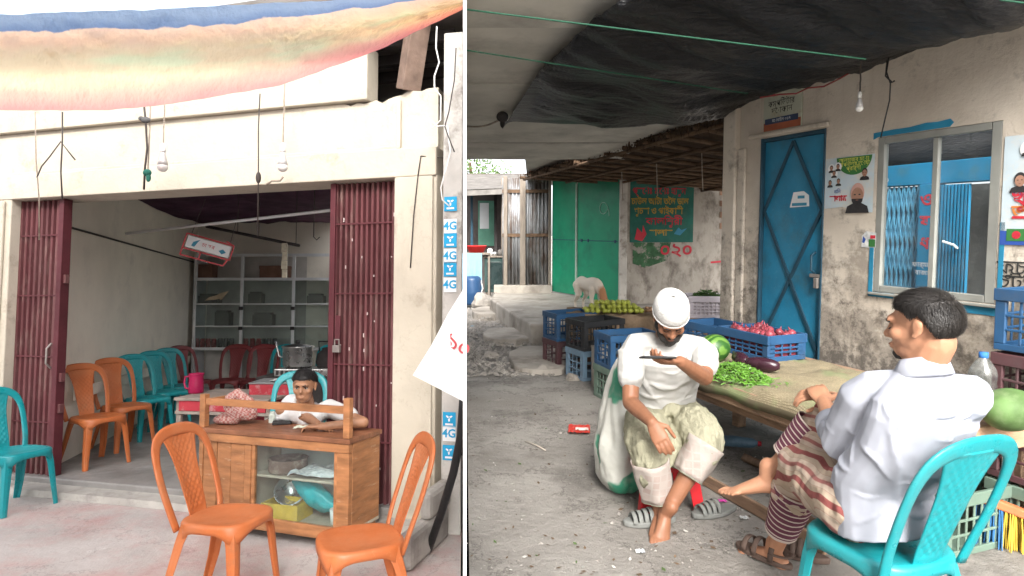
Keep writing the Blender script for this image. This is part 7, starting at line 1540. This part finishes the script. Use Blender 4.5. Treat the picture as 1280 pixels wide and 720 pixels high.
for p, k in zip(pts, range(15)):
    out = (p - nk); out.z = 0; out.normalize(); rings.append([p + V((0, 0, .03)) - out * .012, p + V((0, 0, .034)), p + out * .024 + V((0, 0, -.022)), p + out * .018 + V((0, 0, -.026))])
mb.loft(rings); mb.build('collar', shirt2, m2, smooth=True)
cfp = elL.lerp(wrL, .40); cfd = (wrL - elL).normalized(); mb = MB(); mb.tube([cfp - cfd * .03, cfp + cfd * .025], [.06, .057], 18); mb.build('rolled_cuff', shirt2, m2, smooth=True)
# striped wrap and cuffs
def lungi():
    m, n, b, N, L = nodes('striped_wrap_cloth'); tc = N('ShaderNodeTexCoord'); mp = N('ShaderNodeMapping'); mp.inputs['Rotation'].default_value = (.5, .9, .35); L(tc.outputs['Object'], mp.inputs[0]); w = N('ShaderNodeTexWave'); w.inputs['Scale'].default_value = 3.1; w.inputs['Distortion'].default_value = 4.5; w.inputs['Detail'].default_value = 1.5; L(mp.outputs[0], w.inputs[0])
    L(ramp(N, L, w.outputs['Fac'], [(.0, (.22, .06, .055)), (.07, (.22, .06, .055)), (.1, (.4, .32, .24)), (.5, (.37, .29, .22)), (.54, (.3, .17, .14)), (.58, (.4, .33, .26)), (.93, (.39, .3, .24)), (.97, (.24, .09, .08))]), b.inputs['Base Color']); b.inputs['Roughness'].default_value = .92; bumpn(N, L, b, noise_n(N, L, tc.outputs['Object'], 9, 4), .6, .03); return m
mb = MB(); mb.tube([hip + V((0, 0, .0)) + fdir * .05, hip + V((0, 0, -.05)) + fdir * .14], [(.15, .09), (.16, .1)], 20, ref=fdir)
limb(mb, [hip - side * .085 + fdir * .06 + V((0, 0, -.01)), knS + V((0, 0, .01)), knS.lerp(anS, .28)], [.115, .108, .09]); limb(mb, [hip + side * .07 + fdir * .06, (hip + side * .07).lerp(knC, .6), knC, knC.lerp(anC, .25)], [.115, .112, .094, .078]); mb.tube([hip + fdir * .2, (knS + knC) / 2 - fdir * .05], [(.12, .1), (.09, .1)], 14, ref=(0, 0, 1))
remesh(mb.build('waist_cloth', lungi(), m2, smooth=True), .008, 4, .04, .08)
pur = mat('purple_stripe_cloth', (.14, .05, .075), .15, 10, .9, .3, 30, .1); crm = mat('cream_stripe_cloth', (.55, .47, .42), .1, 10, .9, .3, 30, .1)
for kn, an, a, b_ in ((knC, anC, .18, .70), (knS, anS, .2, .76)):
    mb = MB(); n = 26; ax = (an - kn).normalized(); u_ = ax.cross(V((0, 1, 0))).normalized(); w_ = ax.cross(u_); rows_ = 36; rings = []
    for i in range(rows_ + 1):
        t = a + (b_ - a) * i / rows_; c = kn.lerp(an, t); r0 = .09 - .026 * i / rows_; rings.append([c + (u_ * math.cos(q) + w_ * math.sin(q)) * r0 * (1 + .04 * nz(math.cos(q) * 2, math.sin(q) * 2, i * .2)) for q in [2 * PI * k / n for k in range(n)]])
    for i in range(rows_): mb.cur = 1 if (i % 4 == 0 or i >= rows_ - 2) else 0; mb.loft([rings[i], rings[i + 1]], cap=False)
    mb.build('striped_cuff', [pur, crm], m2, smooth=True, solid=.004)
# sandal on the standing foot
sa = thing('sandal', 'brown strapped sandal worn on the foot behind the teal chair', 'sandal', R_, base + V((anS.x, anS.y, 0)), math.atan2(.75, -.55)); sm_ = MATS['brown_sandal']
poly = [((.135 * math.cos(t)) + .05, (.046 + .006 * math.cos(t)) * math.sin(t)) for t in [2 * PI * k / 24 for k in range(24)]]; mb = MB(); mb.prism(poly, .002, .024); mb.build('sole', sm_, sa, bevel=.006)
for x in (-.01, .07, .12): mb = MB(); mb.tube([(x, .05 * math.cos(q), .022 + (.085 if x < 0 else .062 if x < .1 else .05) * math.sin(q)) for q in [PI * i / 10 for i in range(11)]], [(.013, .004)] * 11, 8, ref=(0, 0, 1)); mb.build('strap', sm_, sa, smooth=True)
mb = MB(); mb.tube([(-.0, .05 * math.cos(q) * 1, .06) if False else (-.075 * math.sin(q) - .0, .046 * math.cos(q), .055) for q in [PI * i / 10 for i in range(11)]], [(.01, .004)] * 11, 8, ref=(0, 0, 1)); mb.build('heel_strap', sm_, sa, smooth=True)
# ------------------------------------------------------------------ lay both lots on their slopes
for o, lot in REG:
    o.matrix_basis = LOTM[lot] @ o.matrix_basis
